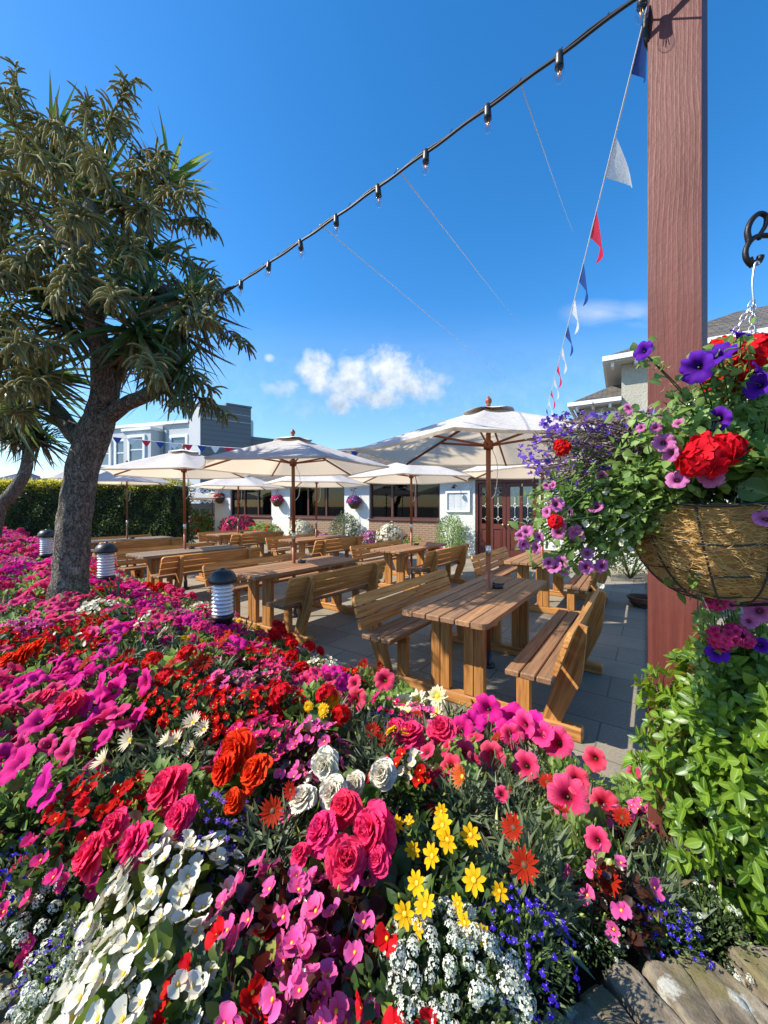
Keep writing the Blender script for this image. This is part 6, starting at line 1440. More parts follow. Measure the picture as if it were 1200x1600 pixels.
# ------------------------------------------------------------------ plants and fittings along the restaurant front
def bush(name, label, cat, loc, rx, rz, leafm, n, ll, lw, fl=None, shape='ovate', group=None, ry=None):
    t = thing(name, label, cat, loc, 0, group); ry = ry or rx
    mb = MB(); d = rnd_dirs(n, -0.7, 1); rr = rng.uniform(0.2, 1, n)**0.4*(1+0.14*np.sin(d[:, 0]*6+loc[0]*3)*np.cos(d[:, 1]*5)); P = d*rr[:, None]*V(rx, ry, rz)+V(0, 0, rz*0.95)
    P[:, 2] = np.maximum(P[:, 2], 0.01); O = unit(d+V(0, 0, 0.3)+rng.normal(0, 0.5, (n, 3)))
    leaves(mb, P, O, unit(d+rng.normal(0, 0.7, (n, 3))), ll*rng.uniform(0.6, 1.2, n), lw, -0.15, 0.2, 3, 2, shape)
    for i in range(14):
        e = rnd_dirs(1, 0.1, 1)[0]*V(rx, ry, rz)*0.85+V(0, 0, rz*0.9); tube(mb, [V(0, 0, 0), e*0.5, e], [0.014, 0.009, 0.005], 5)
    obj('foliage', mb, leafm, t)
    for (mat, k, s, form, nm) in (fl or []):
        m2 = MB(); dd = rnd_dirs(k, -0.25, 1); P = dd*V(rx, ry, rz)*1.02*(1+0.14*np.sin(dd[:, 0]*6+loc[0]*3)*np.cos(dd[:, 1]*5))[:, None]+V(0, 0, rz*0.95)
        for c, nn in zip(P, dd):
            if nn[1] > 0.5 or c[2] < 0.02: continue
            e, sx, u = frame(unit(nn+rng.normal(0, 0.2, 3))); kk = 5 if form == 5 else form; a = np.linspace(0, 6.283, kk, endpoint=False)
            dv = np.cos(a)[:, None]*sx+np.sin(a)[:, None]*u+e*0.25; leaves(m2, np.tile(c, (kk, 1)), dv, np.tile(e, (kk, 1)), s, s*0.42, -0.1, 0.1, 2, 3, 'obov')
        obj(nm, m2, mat, t)
    return t
fp = lambda x, y, o=0.45: (lambda Y: V((x-CX)/F*Y, Y, 0))(13.536/(1+0.62*(x-CX)/F)) + WN*o
g = 'plants along the restaurant front'
bush('hydrangea', 'bright pink hydrangea under the farthest restaurant window', 'shrub', tuple(fp(386, 0)), 0.80, 0.56, M['lf_dark'], 900, 0.12, 0.04, [(pm('hotpink'), 420, 0.075, 4, 'blossoms')], group=g)
bush('mixed_shrub', 'green and orange red shrub beside the pink hydrangea', 'shrub', tuple(fp(423, 0)), 0.68, 0.42, M['lf_light'], 900, 0.11, 0.03, [(pm('orangered'), 40, 0.07, 5, 'blossoms')], group=g)
bush('daisy_bush', 'rounded white daisy bush under the middle window', 'shrub', tuple(fp(483, 0)), 0.46, 0.50, M['lf_fine'], 700, 0.08, 0.014, [(pm('white'), 330, 0.05, 7, 'blossoms')], group=g)
bush('petunia_pot_plant', 'small pink petunia right of the white daisy bush', 'petunia', tuple(fp(519, 0)), 0.24, 0.26, M['lf_dark'], 300, 0.07, 0.02, [(pm('pinkveined'), 60, 0.06, 5, 'blossoms')], group=g)
bush('silvery_shrub', 'tall silvery green shrub below the hanging basket between two windows', 'shrub', tuple(fp(551, 0, 0.5)), 0.50, 0.68, M['lf_silver'] if 'lf_silver' in M else M['lf_grey'], 2000, 0.08, 0.014, [(pm('white'), 40, 0.03, 4, 'blossoms')], group=g)
bush('petunia_pot_plant', 'pink and lilac petunias left of the right hand daisy bush', 'petunia', tuple(fp(588, 0, 0.5)), 0.36, 0.36, M['lf_dark'], 400, 0.07, 0.02, [(pm('pinkveined'), 110, 0.06, 5, 'blossoms'), (pm('white'), 40, 0.05, 5, 'pale_blossoms')], group=g)
bush('daisy_bush', 'rounded white daisy bush below the window nearest the doors', 'shrub', tuple(fp(621, 0, 0.5)), 0.42, 0.50, M['lf_dark'], 700, 0.08, 0.014, [(pm('white'), 300, 0.045, 7, 'blossoms')], group=g)
bush('bedding_plants', 'low pink and yellow bedding plant behind the parasol pole by the near window', 'plant', tuple(fp(656, 0, 0.5)), 0.34, 0.30, M['lf_light'], 400, 0.06, 0.018, [(pm('yellow'), 14, 0.05, 6, 'blossoms'), (pm('pink'), 20, 0.05, 5, 'pink_blossoms')], group=g)
bush('airy_shrub', 'airy pale green shrub under the menu board', 'shrub', tuple(fp(713, 0, 0.45)), 0.46, 0.66, M['lf_light'], 2000, 0.075, 0.012, [(pm('violet'), 36, 0.03, 4, 'blossoms')], group=g)
bush('petunia_pot_plant', 'low pale pink bedding plant at the foot of the airy shrub', 'petunia', tuple(fp(700, 0, 0.85)), 0.30, 0.20, M['lf_dark'], 260, 0.05, 0.016, [(pm('pink'), 70, 0.04, 5, 'blossoms')], group=g)
bush('red_bedding_plant', 'red flowered green plant beyond the end of the restaurant', 'plant', tuple(fp(320, 0, 0.3)), 0.62, 0.55, M['lf_light'], 800, 0.12, 0.03, [(pm('red'), 26, 0.09, 5, 'blossoms')], group=g)
bush('white_flowered_shrub', 'dense low shrub with tiny white flowers behind the right bench end', 'shrub', tuple(at(985, 905, 8.2)*V(1, 1, 0)), 0.62, 0.50, M['lf_fine'], 2600, 0.06, 0.013, [(pm('white'), 60, 0.025, 4, 'blossoms')], group=g)
bush('white_flowered_shrub', 'dense low shrub against the house wall beyond the doors', 'shrub', tuple(at(1075, 905, 8.2)*V(1, 1, 0)), 0.7, 0.62, M['lf_fine'], 2400, 0.06, 0.013, [(pm('white'), 50, 0.025, 4, 'blossoms')], group=g)

def wall_basket(x, y, cols, label):
    c0 = fp(x, 0, 0.0); Y = c0[1]; p = at(x, y, Y-0.2); t = thing('hanging_basket', label, 'hanging basket', tuple(p), 0, 'hanging baskets on the restaurant piers')
    mb = MB(); lathe(mb, [(0, -0.27), (0.10, -0.25), (0.19, -0.14), (0.235, 0.0), (0.22, 0.01), (0, 0.0)], sides=18); obj('bowl', mb, M['coir_dark'], t)
    mb = MB(); n = 160; d = rnd_dirs(n, -0.2, 1); leaves(mb, d*V(0.23, 0.23, 0.20), unit(d+rng.normal(0, .4, (n, 3))), rnd_dirs(n), 0.07, 0.022, -0.2, 0.2, 3, 2); obj('foliage', mb, M['lf_dark'], t)
    for k, c in enumerate(cols):
        mb = MB(); n = 55; d = rnd_dirs(n, -0.15, 1); P = d*V(0.27, 0.27, 0.23)
        for q, e0 in zip(P, d):
            e, sx, u = frame(e0); a = np.linspace(0, 6.283, 5, endpoint=False); leaves(mb, np.tile(q, (5, 1)), np.cos(a)[:, None]*sx+np.sin(a)[:, None]*u+e*0.2, np.tile(e, (5, 1)), 0.045, 0.019, 0, 0, 2, 3, 'obov')
        obj('blossoms', mb, pm(c), t)
    mb = MB()
    for k in range(3): a = k*2.09; tube(mb, [V(0.22*math.cos(a), 0.22*math.sin(a), 0), V(0, 0, 0.42)], 0.006, 4)
    b = V(0, 0, 0.43); tube(mb, curve([b, b-WN*0.1+V(0, 0, 0.06), b-WN*0.30+V(0, 0, 0.03)], 5), 0.010, 6); tube(mb, [b-WN*0.28+V(0, 0, 0.1), b-WN*0.28-V(0, 0, 0.2)], 0.012, 6); obj('bracket', mb, M['iron'], t)
    # lantern above
    q = fp(x-2, 0, 0.10); z = CAMH-(y-16-HY)/F*Y+0.18; l = thing('wall_lamp', 'small wall lamp above '+label.split(' with')[0], 'lamp', (q[0], q[1], z), 0, 'wall lamps on the restaurant piers')
    mb = MB(); lathe(mb, [(0, -0.10), (0.05, -0.10), (0.07, 0.06), (0.0, 0.06)], sides=8); obj('lantern_glass', mb, M['clear'], l)
    mb = MB(); lathe(mb, [(0, 0.06), (0.09, 0.06), (0.03, 0.13), (0, 0.15)], sides=8); tube(mb, [V(0, 0, -0.10), V(0, 0, -0.14), -WN*0.10+V(0, 0, -0.14)], 0.012, 6); obj('lantern_frame', mb, M['iron'], l)
M['coir_dark'] = mat_plain('dark_coir', (0.12, 0.065, 0.03), 0.95, 0, 0.3, 30, 0.8)
wall_basket(343, 778, ['red'], 'brownish hanging basket on the farthest pier with few flowers')
wall_basket(433, 782, ['hotpink', 'magenta'], 'hanging basket on the pier between the two far windows with pink flowers')
wall_basket(553, 784, ['hotpink', 'violet'], 'hanging basket on the pier above the silvery shrub with pink and purple flowers')
def menu_board():
    s = 0.55; t = thing('menu_board', 'white framed glass menu board on the pier beside the doors', 'sign', tuple(wp(s, 1.70, 0.02)))
    bb = lambda mb, a, b, z0, z1, o0, o1: box(mb, (WD*(a+b)/2+WN*(o0+o1)/2+V(0, 0, (z0+z1)/2)), (b-a, o1-o0, z1-z0), (WD, WN, V(0, 0, 1)))
    mb = MB(); w, h, f = 0.40, 0.33, 0.06
    for r in ((-w, w, -h, -h+f), (-w, w, h-f, h), (-w, -w+f, -h+f, h-f), (w-f, w, -h+f, h-f)): bb(mb, *r, -0.015, 0.045)
    obj('frame', mb, M['white_paint'], t, False)
    mb = MB(); bb(mb, -w+f, w-f, -h+f, h-f, -0.012, 0.004); obj('backing', mb, M['grey_paint'], t, False)
    for k in range(3):
        mb = MB(); a = -w+f+0.02+k*0.225; bb(mb, a, a+0.20, -h+f+0.02, h-f-0.03, 0.005, 0.008); obj('menu_sheet', mb, M['white_paint'], t, False)
        mb = MB()
        for j in range(9): bb(mb, a+0.025, a+0.025+random.uniform(0.09, 0.15), 0.20-j*0.045, 0.206-j*0.045, 0.0085, 0.0095)
        obj('print', mb, M['grey_paint'], t, False)
    mb = MB(); bb(mb, -w+f, w-f, -h+f, h-f, 0.030, 0.034); obj('pane', mb, M['clear'], t, False)
    q = wp(s+0.05, 2.18, 0.02); l = thing('wall_lamp', 'black arm lamp above the menu board', 'lamp', tuple(q)); mb = MB()
    tube(mb, curve([V(0, 0, 0), WN*0.12+V(0, 0, 0.05), WN*0.24+V(0, 0, -0.02)], 5), 0.014, 6); lathe(mb, [(0, -0.08), (0.07, -0.08), (0.03, 0.02), (0, 0.03)], WN*0.25, 10); obj('shade', mb, M['iron'], l)
    q = wp(0.24, 2.16, 0.012); l = thing('round_plaque', 'round pale plaque on the wall right of the menu board lamp', 'plaque', tuple(q)); mb = MB()
    for rr, o1 in ((0.16, 0.0), (0.12, 0.012)): 
        e, sx, u = frame(WN); vs = [(sx*math.cos(a)+u*math.sin(a))*rr+WN*o for o in (o1-0.012, o1+0.012) for a in np.linspace(0, 6.283, 20, endpoint=False)]
        mb.add(vs, [(j, (j+1) % 20, 20+(j+1) % 20, 20+j) for j in range(20)]+[tuple(range(20, 40))])
    obj('disc', mb, M['render'], l, False)
menu_board()

# far terrace beyond the hedge: trellis, parasols, dark panel standing in for shade
def far_terrace():
    p = at(322, 772, 20.5); t = thing('trellis_screen', 'dark timber screen topped with white diamond trellis beyond the restaurant', 'fence', (p[0]+0.5, p[1], 0))
    mb = MB(); box(mb, (-1.2, 0.1, 0.85), (3.4, 0.06, 1.7)); obj('panel', mb, M['lead'], t, False)  # dark sheet whose colour stands in for the shade below the trellis
    mb = MB()
    for k in range(-4, 14):
        for sg in (-1, 1):
            x = -2.9+k*0.26; q0, q1 = V(x, 0, 1.72), V(x+sg*0.85, 0, 2.57)
            pts = [a for a in np.linspace(0, 1, 12) if -2.9 <= (q0+(q1-q0)*a)[0] <= 0.5]
            if len(pts) > 1: beam(mb, q0+(q1-q0)*pts[0], q0+(q1-q0)*pts[-1], 0.02, 0.035, ch=0)
    obj('trellis', mb, M['white_paint'], t, False)
    mb = MB(); box(mb, (-1.2, 0, 2.60), (3.5, 0.07, 0.06)); obj('top_rail', mb, M['white_paint'], t, False)
    for x in (-2.9, 0.5): mb = MB(); box(mb, (x, 0.0, 1.3), (0.09, 0.09, 2.6)); obj('post', mb, M['white_paint'], t, False)
    for x, y, Y, lab, nav in ((268, 752, 19, 'small white parasol peeping over the right end of the hedge', 0), (296, 764, 17.6, 'small white parasol in front of the trellis screen', 0), (332, 768, 19, 'small cream parasol just left of the farthest pier', 0), (40, 736, 17, 'dark navy parasol above the hedge left of the trunk', 1), (112, 730, 18, 'pale parasol above the hedge directly behind the trunk', 0), (172, 733, 18, 'white parasol over the hedge right of the trunk', 0)):
        z = CAMH-(y-HY)/F*Y; o = dup(pf, ((x-CX)/F*Y, Y, 0), random.uniform(0, 1), lab, 'parasols on the far terrace'); o.scale = (1, 1, z/2.52); o.rotation_euler = (0, 0, random.uniform(0, 1))
        if nav:
            for c in o.children:
                if c.name.startswith(('canopy', 'vent_cap')): c.data = c.data.copy(); c.data.materials[0] = M['navy_cloth']
far_terrace()
bush('dark_shrub', 'dark leafy shrub in the shade in front of the trellis screen', 'shrub', tuple(at(300, 830, 18.9)*V(1, 1, 0)), 1.1, 0.75, M['lf_dark'], 1200, 0.14, 0.04, [(pm('coral'), 20, 0.09, 5, 'blossoms')])

# ------------------------------------------------------------------ glossy shrub in front of the post
def glossy_shrub():
    c = V(1.105, 1.12, 0); t = thing('glossy_shrub', 'lime green glossy leaved shrub growing in front of the timber post', 'shrub', tuple(c)); mb = MB(); ml = MB(); n = 1300
    d = rnd_dirs(n, -0.9, 1); a = np.arctan2(d[:, 1], d[:, 0]); lump = 1+0.13*np.sin(3*a+d[:, 2]*4)+0.08*np.sin(7*a-d[:, 2]*6)
    P = d*(rng.uniform(0.35, 1, n)**0.5*lump)[:, None]*V(0.275, 0.23, 0.40)+V(0, 0, 0.79)
    # leaves in small whorls
    W_ = 5; base = np.repeat(P, W_, 0); ax = unit(d*V(1, 1, 0.6)+V(-0.15, -0.15, 0.45)+rng.normal(0, 0.3, (n, 3))); axr = np.repeat(ax, W_, 0)
    ph = np.tile(np.arange(W_)*2.4, n)+np.repeat(rng.uniform(0, 6, n), W_)
    s = unit(np.cross(axr, np.tile([0.3, 0.2, 0.9], (n*W_, 1)))); u = np.cross(axr, s); rad = s*np.cos(ph)[:, None]+u*np.sin(ph)[:, None]
    dd = unit(rad*0.9+axr*0.65); nn = unit(axr-rad*0.5); base = base+axr*(np.tile(np.arange(W_), n)*0.006)[:, None]
    leaves(mb, base, dd, nn, rng.uniform(0.028, 0.050, n*W_), rng.uniform(0.008, 0.012, n*W_), -rng.uniform(0, 0.3, n*W_), 0.25, 6, 3, 'ellip')
    obj('foliage', mb, M['lf_glossy'], t)
    mb = MB()
    for i in range(0, n, 9): tube(mb, [V(0, 0, 0.0)+rng.normal(0, 0.04, 3)*V(1, 1, 0), P[i]*V(0.5, 0.5, 0.6), P[i]], [0.008, 0.005, 0.002], 5)
    obj('stems', mb, M['bark'], t)
    mb = MB(); k = 34; i = rng.integers(0, n, k); q = P[i]+ax[i]*0.03; leaves(mb, q, unit(rng.normal(0, 1, (k, 3))+ax[i]), ax[i], 0.045, 0.017, -0.3, 0.2, 5, 3, 'ovate'); obj('yellowing_leaves', mb, M['lf_lime'], t)
glossy_shrub()

# ------------------------------------------------------------------ hanging basket and its plants
BK = V(0.885, 1.0, 1.555)
def mat_coir():
    m, nt, b, o = newmat('coconut_fibre'); g_ = coord(nt); n = noise_n(nt, g_, 18, 8, 0.7); n2 = noise_n(nt, g_, 120, 6, 0.7)
    c = ramp(nt, n, [(0.3, (0.24, 0.105, 0.028)), (0.55, (0.50, 0.275, 0.085)), (0.75, (0.64, 0.42, 0.16))]); nt.links.new(c, b.inputs['Base Color']); b.inputs['Roughness'].default_value = 0.9
    p = bump(nt, n, 0.8, 0.02, b); bump(nt, n2, 0.8, 0.005, b, p); return m
M['coir'] = mat_coir(); M['fibre'] = mat_leaf('loose_fibre', (0.42, 0.23, 0.06), (0.82, 0.58, 0.27), 0.6, 0.25)
def basket():
    t = thing('hanging_basket', 'large hanging basket with coconut fibre liner and black wire frame', 'hanging basket', tuple(BK)); R0, H = 0.205, 0.245
    prof = lambda f: (R0*math.sqrt(max(0, 1-(f)**2.3)), -H*f)
    mb = MB(); na, nr = 64, 26; vs = []
    for i in range(nr+1):
        f = i/nr; r, z = prof(f); 
        for j in range(na):
            a = 2*math.pi*j/na; p = V(r*math.cos(a), r*math.sin(a), z); q = 1+0.06*mnoise.noise(Vector(p*14))+0.03*mnoise.noise(Vector(p*40))+0.035*(abs(math.sin(a*6))**0.7-0.6)
            vs.append(V(p[0]*q, p[1]*q, p[2]))
    mb.add(vs, [(i*na+j, (i+1)*na+j, (i+1)*na+(j+1) % na, i*na+(j+1) % na) for i in range(nr) for j in range(na)]); obj('liner', mb, M['coir'], t)
    mb = MB(); mb.add([(R0*0.95*math.cos(a), R0*0.95*math.sin(a), -0.02+0.01*math.sin(a*5)) for a in np.linspace(0, 6.283, 40, endpoint=False)], [tuple(range(40))]); obj('compost', mb, M['soil'], t)
    mb = MB(); n = 4200
    for i in range(n):
        f = rng.uniform(0.0, 0.97); a = rng.uniform(0, 6.283); ang = rng.normal(0, 0.38)+0.12; L = rng.uniform(0.02, 0.085); k = 5; P = []; ca = rng.normal(0, 0.9)
        for j in range(k):
            r, z = prof(min(0.985, max(0, f))); bulge = 1.035+0.035*(abs(math.sin(a*6))**0.7-0.6)+rng.uniform(0, 0.03)+0.07*math.sin(math.pi*j/(k-1))*rng.uniform(0, 1.2); P.append(V(r*math.cos(a)*bulge, r*math.sin(a)*bulge, z))
            a += math.cos(ang)*L/k/max(r, 0.05); f += math.sin(ang)*L/k/H; ang += ca/k
        tube(mb, P, rng.uniform(0.00035, 0.0008), 3, caps=False)
    obj('loose_fibres', mb, M['fibre'], t)
    ring = lambda f, e: [V((prof(f)[0]+e)*math.cos(a), (prof(f)[0]+e)*math.sin(a), prof(f)[1]+0.004*math.sin(a*6)) for a in np.linspace(0, 6.2832, 61)]
    mb = MB()
    for f, rr in ((0.0, 0.004), (0.36, 0.0024), (0.66, 0.0024), (0.9, 0.0024)): tube(mb, ring(f, 0.014), rr, 6, caps=False)
    for k in range(12):
        a = k*math.pi/6+0.1; P = []
        for f in np.linspace(0, 0.995, 16): r, z = prof(f); P.append(V((r+0.013)*math.cos(a+0.15*f), (r+0.013)*math.sin(a+0.15*f), z-0.012*f))
        tube(mb, P, 0.0024, 6)
    obj('wire_frame', mb, M['black_plastic'], t)
    top = at(1178, 414, 0.985)-BK; a0 = 1.0
    for k in range(3):
        a = (2.75, 4.1, 0.4)[k]; e = V(R0*math.cos(a), R0*math.sin(a), 0.0); n = 34; mb = MB(); s = top+V(0, 0, -0.09); d, sx, u = frame(e-s)
        for i in range(n):
            p = s+(e-s)*i/n; q = s+(e-s)*(i+1.25)/n; side = sx if i % 2 else u; w = 0.005
            tube(mb, curve([p, p+d*0.003+side*w, q-d*0.003+side*w, q, q-d*0.003-side*w, p+d*0.003-side*w, p], 3), 0.0013, 5, caps=False)
        obj('chain', mb, M['steel'], t)
    mb = MB(); tube(mb, curve([top+V(0, 0, -0.10), top+V(-0.004, 0, -0.05), top+V(0.002, 0, 0.0), top+V(0.010, 0, 0.008), top+V(0.014, 0, 0.0)], 5), 0.0028, 6); obj('hook', mb, M['steel'], t)
basket()

def sprays(mb, ml, base, spots, n_leaf, L, w, shape, droop=0.0, r=0.0016):
    """thin stems from base to each spot, with leaves along them"""
    for q in spots:
        b = base+rng.normal(0, 0.03, 3); m = (b+q)/2+V(0, 0, 0.05)+rng.normal(0, 0.02, 3); c = curve([b, m, q], 6); tube(mb, c, r, 4, caps=False)
        k = n_leaf; i = rng.integers(2, len(c), k); P = c[i]+rng.normal(0, 0.012, (k, 3)); O = unit(rnd_dirs(k)+V(-0.2, -0.3, 0.3)); leaves(ml, P, O, unit(rnd_dirs(k)+V(-0.5, -0.3, 0.9)), L*rng.uniform(0.6, 1.1, k), w, -0.2, 0.25, 4, 3, shape)
def basket_plant(name, label, base, spots, leafkind, n_leaf, form, colr, flowers, cat, stem='lf_fine', group='plants in the hanging basket'):
    t = thing(name, label, cat, tuple(base), 0, group); ms = MB(); ml = MB(); sh, L, w, _, mt = LEAFY[leafkind]; kf = 0.52 if leafkind == 'light' else 0.8; L *= kf; w *= kf; n_leaf = int(n_leaf*1.7) if leafkind == 'light' else n_leaf
    sprays(ms, ml, V(0, 0, 0), [q-base for q in spots], n_leaf, L, w, sh); obj('stems', ms, M[stem], t); obj('foliage', ml, M[mt], t)
    for i, (q, nn, s) in enumerate(flowers): link('flower', bloom_mesh(form, colr, i % 3), t, None, mat_of(q-base, unit(nn), s, random.uniform(0, 6.28)))
    return t
def area(n, x0, x1, y0, y1, Y0, Y1, fn=None):
    out = []
    while len(out) < n:
        x, y = random.uniform(x0, x1), random.uniform(y0, y1)
        if fn and not fn(x, y): continue
        out.append(at(x, y, random.uniform(Y0, Y1)))
    return out
cn = lambda k=0.35: unit(V(-0.45, -0.75, 0.25)+rng.normal(0, k, 3))
def basket_plants():
    # violet lobelia cloud on the left
    sp = area(150, 815, 1020, 610, 765, 0.96, 1.18, lambda x, y: ((x-922)/105)**2+((y-708)/58)**2 < 1.0 or (y > 640 and x > 930 and random.random() < 0.5))
    fl = [(q+V(0, 0, 0.0), cn(0.5), 0.0115) for q in area(350, 810, 1030, 605, 770, 0.94, 1.18, lambda x, y: ((x-925)/115)**2+((y-704)/64)**2 < 1.0 or (x > 960 and 640 < y < 740))]
    t = basket_plant('lobelia_plant', 'airy violet lobelia billowing from the left of the hanging basket', V(0.76, 0.98, 1.57), sp, 'fine', 22, 'lobelia', 'violet', [], 'lobelia', 'lf_purple')
    mb = MB()
    for i, (q, nn, s) in enumerate(fl):
        src = bloom_mb('lobelia', i % 3); Mx = np.array(mat_of(q-V(0.76, 0.98, 1.57), nn, s, random.uniform(0, 6.28))); v = np.concatenate(src.v); b_ = mb.n
        mb.v.append(v@Mx[:3, :3].T+Mx[:3, 3]); mb.t.append(np.concatenate(src.t)); mb.g.append(np.concatenate(src.g)); mb.f.extend([tuple(k+b_ for k in f) for f in src.f]); mb.m.extend(src.m); mb.n += len(v)
    obj('blossoms', mb, pm('violet'), t)
    for c in t.children:
        if c.name.startswith('foliage'): c.data.materials[0] = M['lf_purple']
    # trailing greenery with small white flowers, and pink petunias
    sp = area(95, 820, 1005, 745, 890, 0.95, 1.12, lambda x, y: y < 900-0.10*abs(x-900) and (x > 870 or y < 850))
    PLAST = basket_plant('bacopa_plant', 'trailing bacopa with small white flowers hanging left of the basket', V(0.76, 0.97, 1.56), sp, 'tiny', 60, 'begonia', 'white', [(at(x, y, 0.94), cn(), 0.011) for x, y in ((948, 768), (978, 790), (985, 815), (968, 830), (975, 805), (935, 826), (992, 770), (973, 848), (915, 818), (1000, 800), (870, 853), (948, 752), (985, 860), (937, 915))], 'bacopa')
    for c in PLAST.children:
        if c.name.startswith('foliage'): c.data.materials[0] = M['lf_light']
    P = [(868, 787, 24), (872, 818, 24), (900, 832, 22), (822, 829, 20), (818, 852, 18), (842, 839, 14), (836, 856, 18), (812, 838, 16), (902, 838, 20), (865, 884, 22), (875, 879, 22), (916, 885, 22), (918, 864, 18), (930, 790, 22), (940, 745, 18), (862, 758, 14), (887, 800, 16), (872, 832, 20), (858, 880, 18), (882, 890, 18), (938, 883, 22), (852, 800, 18), (853, 760, 12)]
    sp = [at(x, y, 0.97) for x, y, _ in P]
    basket_plant('petunia_plant', 'trailing pink veined petunia tumbling furthest from the basket over the right table', V(0.74, 0.96, 1.56), sp+area(30, 830, 960, 790, 890, 0.95, 1.08), 'light', 14, 'petunia', 'pinkveined', [(at(x, y, 0.94), cn(0.3), w/2/F*0.94*1.1) for x, y, w in P], 'petunia')
    P = [(1037, 690, 32), (1045, 708, 30), (1058, 748, 32), (1000, 668, 16), (1110, 745, 36), (980, 640, 20), (1025, 668, 18), (1197, 808, 34), (1060, 660, 18)]
    basket_plant('petunia_plant', 'pink veined petunia in the middle of the hanging basket beside the red geranium', V(0.86, 0.94, 1.56), [at(x, y, 0.82) for x, y, _ in P]+area(34, 960, 1100, 640, 775, 0.80, 1.0), 'light', 15, 'petunia', 'pinkveined', [(at(x, y, 0.79), cn(0.3), w/2/F*0.79) for x, y, w in P], 'petunia')
    P = [(1003, 547, 40), (1120, 655, 50), (1085, 575, 66), (1118, 550, 66), (1158, 518, 38), (1182, 600, 56), (1190, 575, 40)]
    nn = [V(-0.7, -0.3, 0.1), V(-0.9, -0.3, -0.1), V(-0.9, -0.3, -0.2), V(-0.6, -0.4, 0.6), V(0.2, -0.5, 0.8), V(-0.8, -0.2, 0.2), V(0.4, -0.6, 0.4)]
    basket_plant('petunia_plant', 'deep purple petunia with trumpet blooms at the top of the hanging basket', V(0.92, 0.97, 1.56), [at(x, y, 0.86) for x, y, _ in P]*2+area(70, 1030, 1215, 560, 770, 0.80, 1.1), 'light', 16, 'petunia', 'purple', [(at(x, y, 0.83), n_, w/2/F*0.83*0.78) for (x, y, w), n_ in zip(P, nn)], 'petunia')
    P = [(1108, 712, 66), (1084, 722, 46), (1138, 700, 46)]
    basket_plant('geranium_plant', 'scarlet geranium with one large flower head at the front of the hanging basket', V(0.93, 0.93, 1.56), [at(x, y, 0.80) for x, y, _ in P]+area(10, 1150, 1210, 690, 770, 0.78, 0.86), 'geranium', 7, 'bighead', 'red', [(at(x, y, 0.775), V(-0.25, -0.85, 0.3), w/2/F*0.775) for x, y, w in P], 'geranium')
    P = [(1160, 560, 62), (1130, 592, 58), (1185, 545, 50), (1175, 580, 50), (1128, 545, 40), (1145, 610, 40)]
    basket_plant('verbena_plant', 'red verbena behind the purple petunia trumpets in the hanging basket', V(0.97, 1.0, 1.56), [at(x, y, 0.95) for x, y, _ in P]+area(50, 1080, 1220, 600, 760, 0.85, 1.15), 'light', 14, 'cluster', 'red', [(at(x, y, 0.93), unit(V(-0.4, -0.6, 0.6)+rng.normal(0, 0.25, 3)), w/2/F*0.93) for x, y, w in P], 'verbena')
    P = [(880, 700, 26), (868, 815, 24), (875, 695, 20)]
    basket_plant('verbena_plant', 'small red verbena flower heads at the left tip of the violet lobelia', V(0.72, 0.98, 1.57), [at(x, y, 0.93) for x, y, _ in P]*2, 'fine', 10, 'cluster', 'red', [(at(x, y, 0.91), cn(0.2), w/2/F*0.91) for x, y, w in P], 'verbena')
    # flowers below the basket, rooted behind the glossy shrub
    base = V(1.13, 1.2, 0.45); P = [(1187, 952, 40), (1190, 880, 30), (1142, 945, 16), (1172, 970, 24)]; gr = 'plants below the hanging basket'
    basket_plant('petunia_plant', 'pale pink petunia under the hanging basket above the glossy shrub', base, [at(x, y, 1.1) for x, y, _ in P]+area(60, 1090, 1215, 930, 1060, 1.02, 1.22), 'light', 22, 'petunia', 'pinkveined', [(at(x, y, 1.0), cn(0.25), w/2/F*1.0) for x, y, w in P], 'petunia', group=gr)
    P = [(1122, 945, 22), (1110, 942, 22), (1130, 932, 20), (1130, 997, 40), (1150, 992, 36), (1165, 1000, 26)]
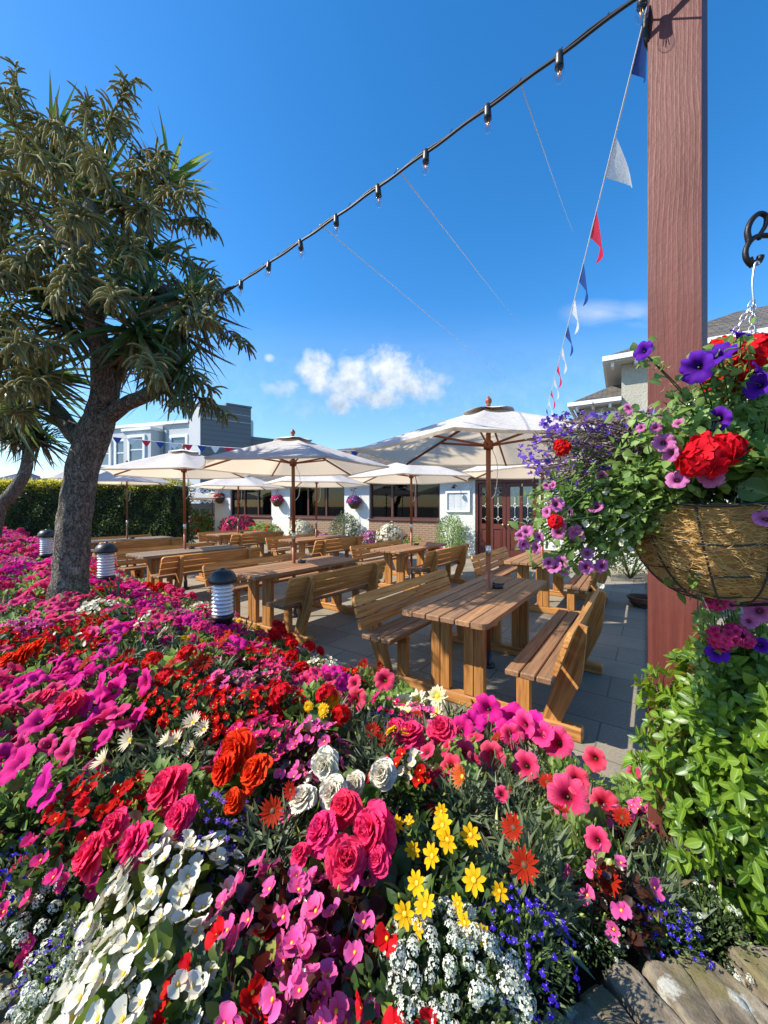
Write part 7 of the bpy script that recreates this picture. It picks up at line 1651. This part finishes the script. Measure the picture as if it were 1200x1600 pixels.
    basket_plant('geranium_plant', 'bright pink geranium heads just below the hanging basket', base, [at(x, y, 1.08) for x, y, _ in P]+area(8, 1090, 1150, 950, 1010, 1.03, 1.12), 'petunia', 9, 'cluster', 'hotpink', [(at(x, y, 1.0), cn(0.25), w/2/F*1.0) for x, y, w in P], 'geranium', group=gr)
    P = [(1122, 1020, 32), (1190, 1008, 24)]
    basket_plant('petunia_plant', 'deep purple petunia between the pink geranium and the glossy shrub', base, [at(x, y, 1.08) for x, y, _ in P]+area(6, 1110, 1190, 1000, 1040, 1.03, 1.12), 'petunia', 9, 'petunia', 'purple', [(at(x, y, 1.0), cn(0.25), w/2/F*1.0) for x, y, w in P], 'petunia', group=gr)
    sp = [at(x, y, 0.98) for x, y in ((1052, 912), (1070, 930), (1090, 960), (1078, 938), (1040, 905))]
    basket_plant('ivy_plant', 'single dark trailing ivy strand hanging below the left side of the basket', V(0.80, 0.93, 1.38), sp, 'petunia', 4, 'begonia', 'white', [], 'ivy', 'lf_purple')
basket_plants()

# wicker bowl on the paving
def bowl():
    p = gp(1004, 948); p = V(p[0], p[1], 0); t = thing('wicker_bowl', 'shallow brown wicker bowl standing on the paving beside the post', 'bowl', tuple(p))
    mb = MB(); n = 40
    for k in range(9):
        z = 0.01+k*0.016; r = 0.12+0.075*(k/8)**0.8; tube(mb, [V((r+0.006*math.sin(a*10+k*3.14))*math.cos(a), (r+0.006*math.sin(a*10+k*3.14))*math.sin(a), z) for a in np.linspace(0, 6.2832, n+1)], 0.0095, 6, caps=False)
    obj('weave', mb, M['wicker'], t); mb = MB(); lathe(mb, [(0, 0.0), (0.125, 0.002), (0.17, 0.06), (0.18, 0.10), (0, 0.10)], sides=24); obj('compost', mb, M['soil'], t)
    mb = MB(); tube(mb, [V(0.2*math.cos(a), 0.2*math.sin(a), 0.15) for a in np.linspace(0, 6.2832, n+1)], 0.013, 8, caps=False); obj('rim', mb, M['wicker'], t)
M['wicker'] = mat_plain('brown_wicker', (0.13, 0.055, 0.028), 0.6, 0, 0.3, 40, 0.4)
bowl()
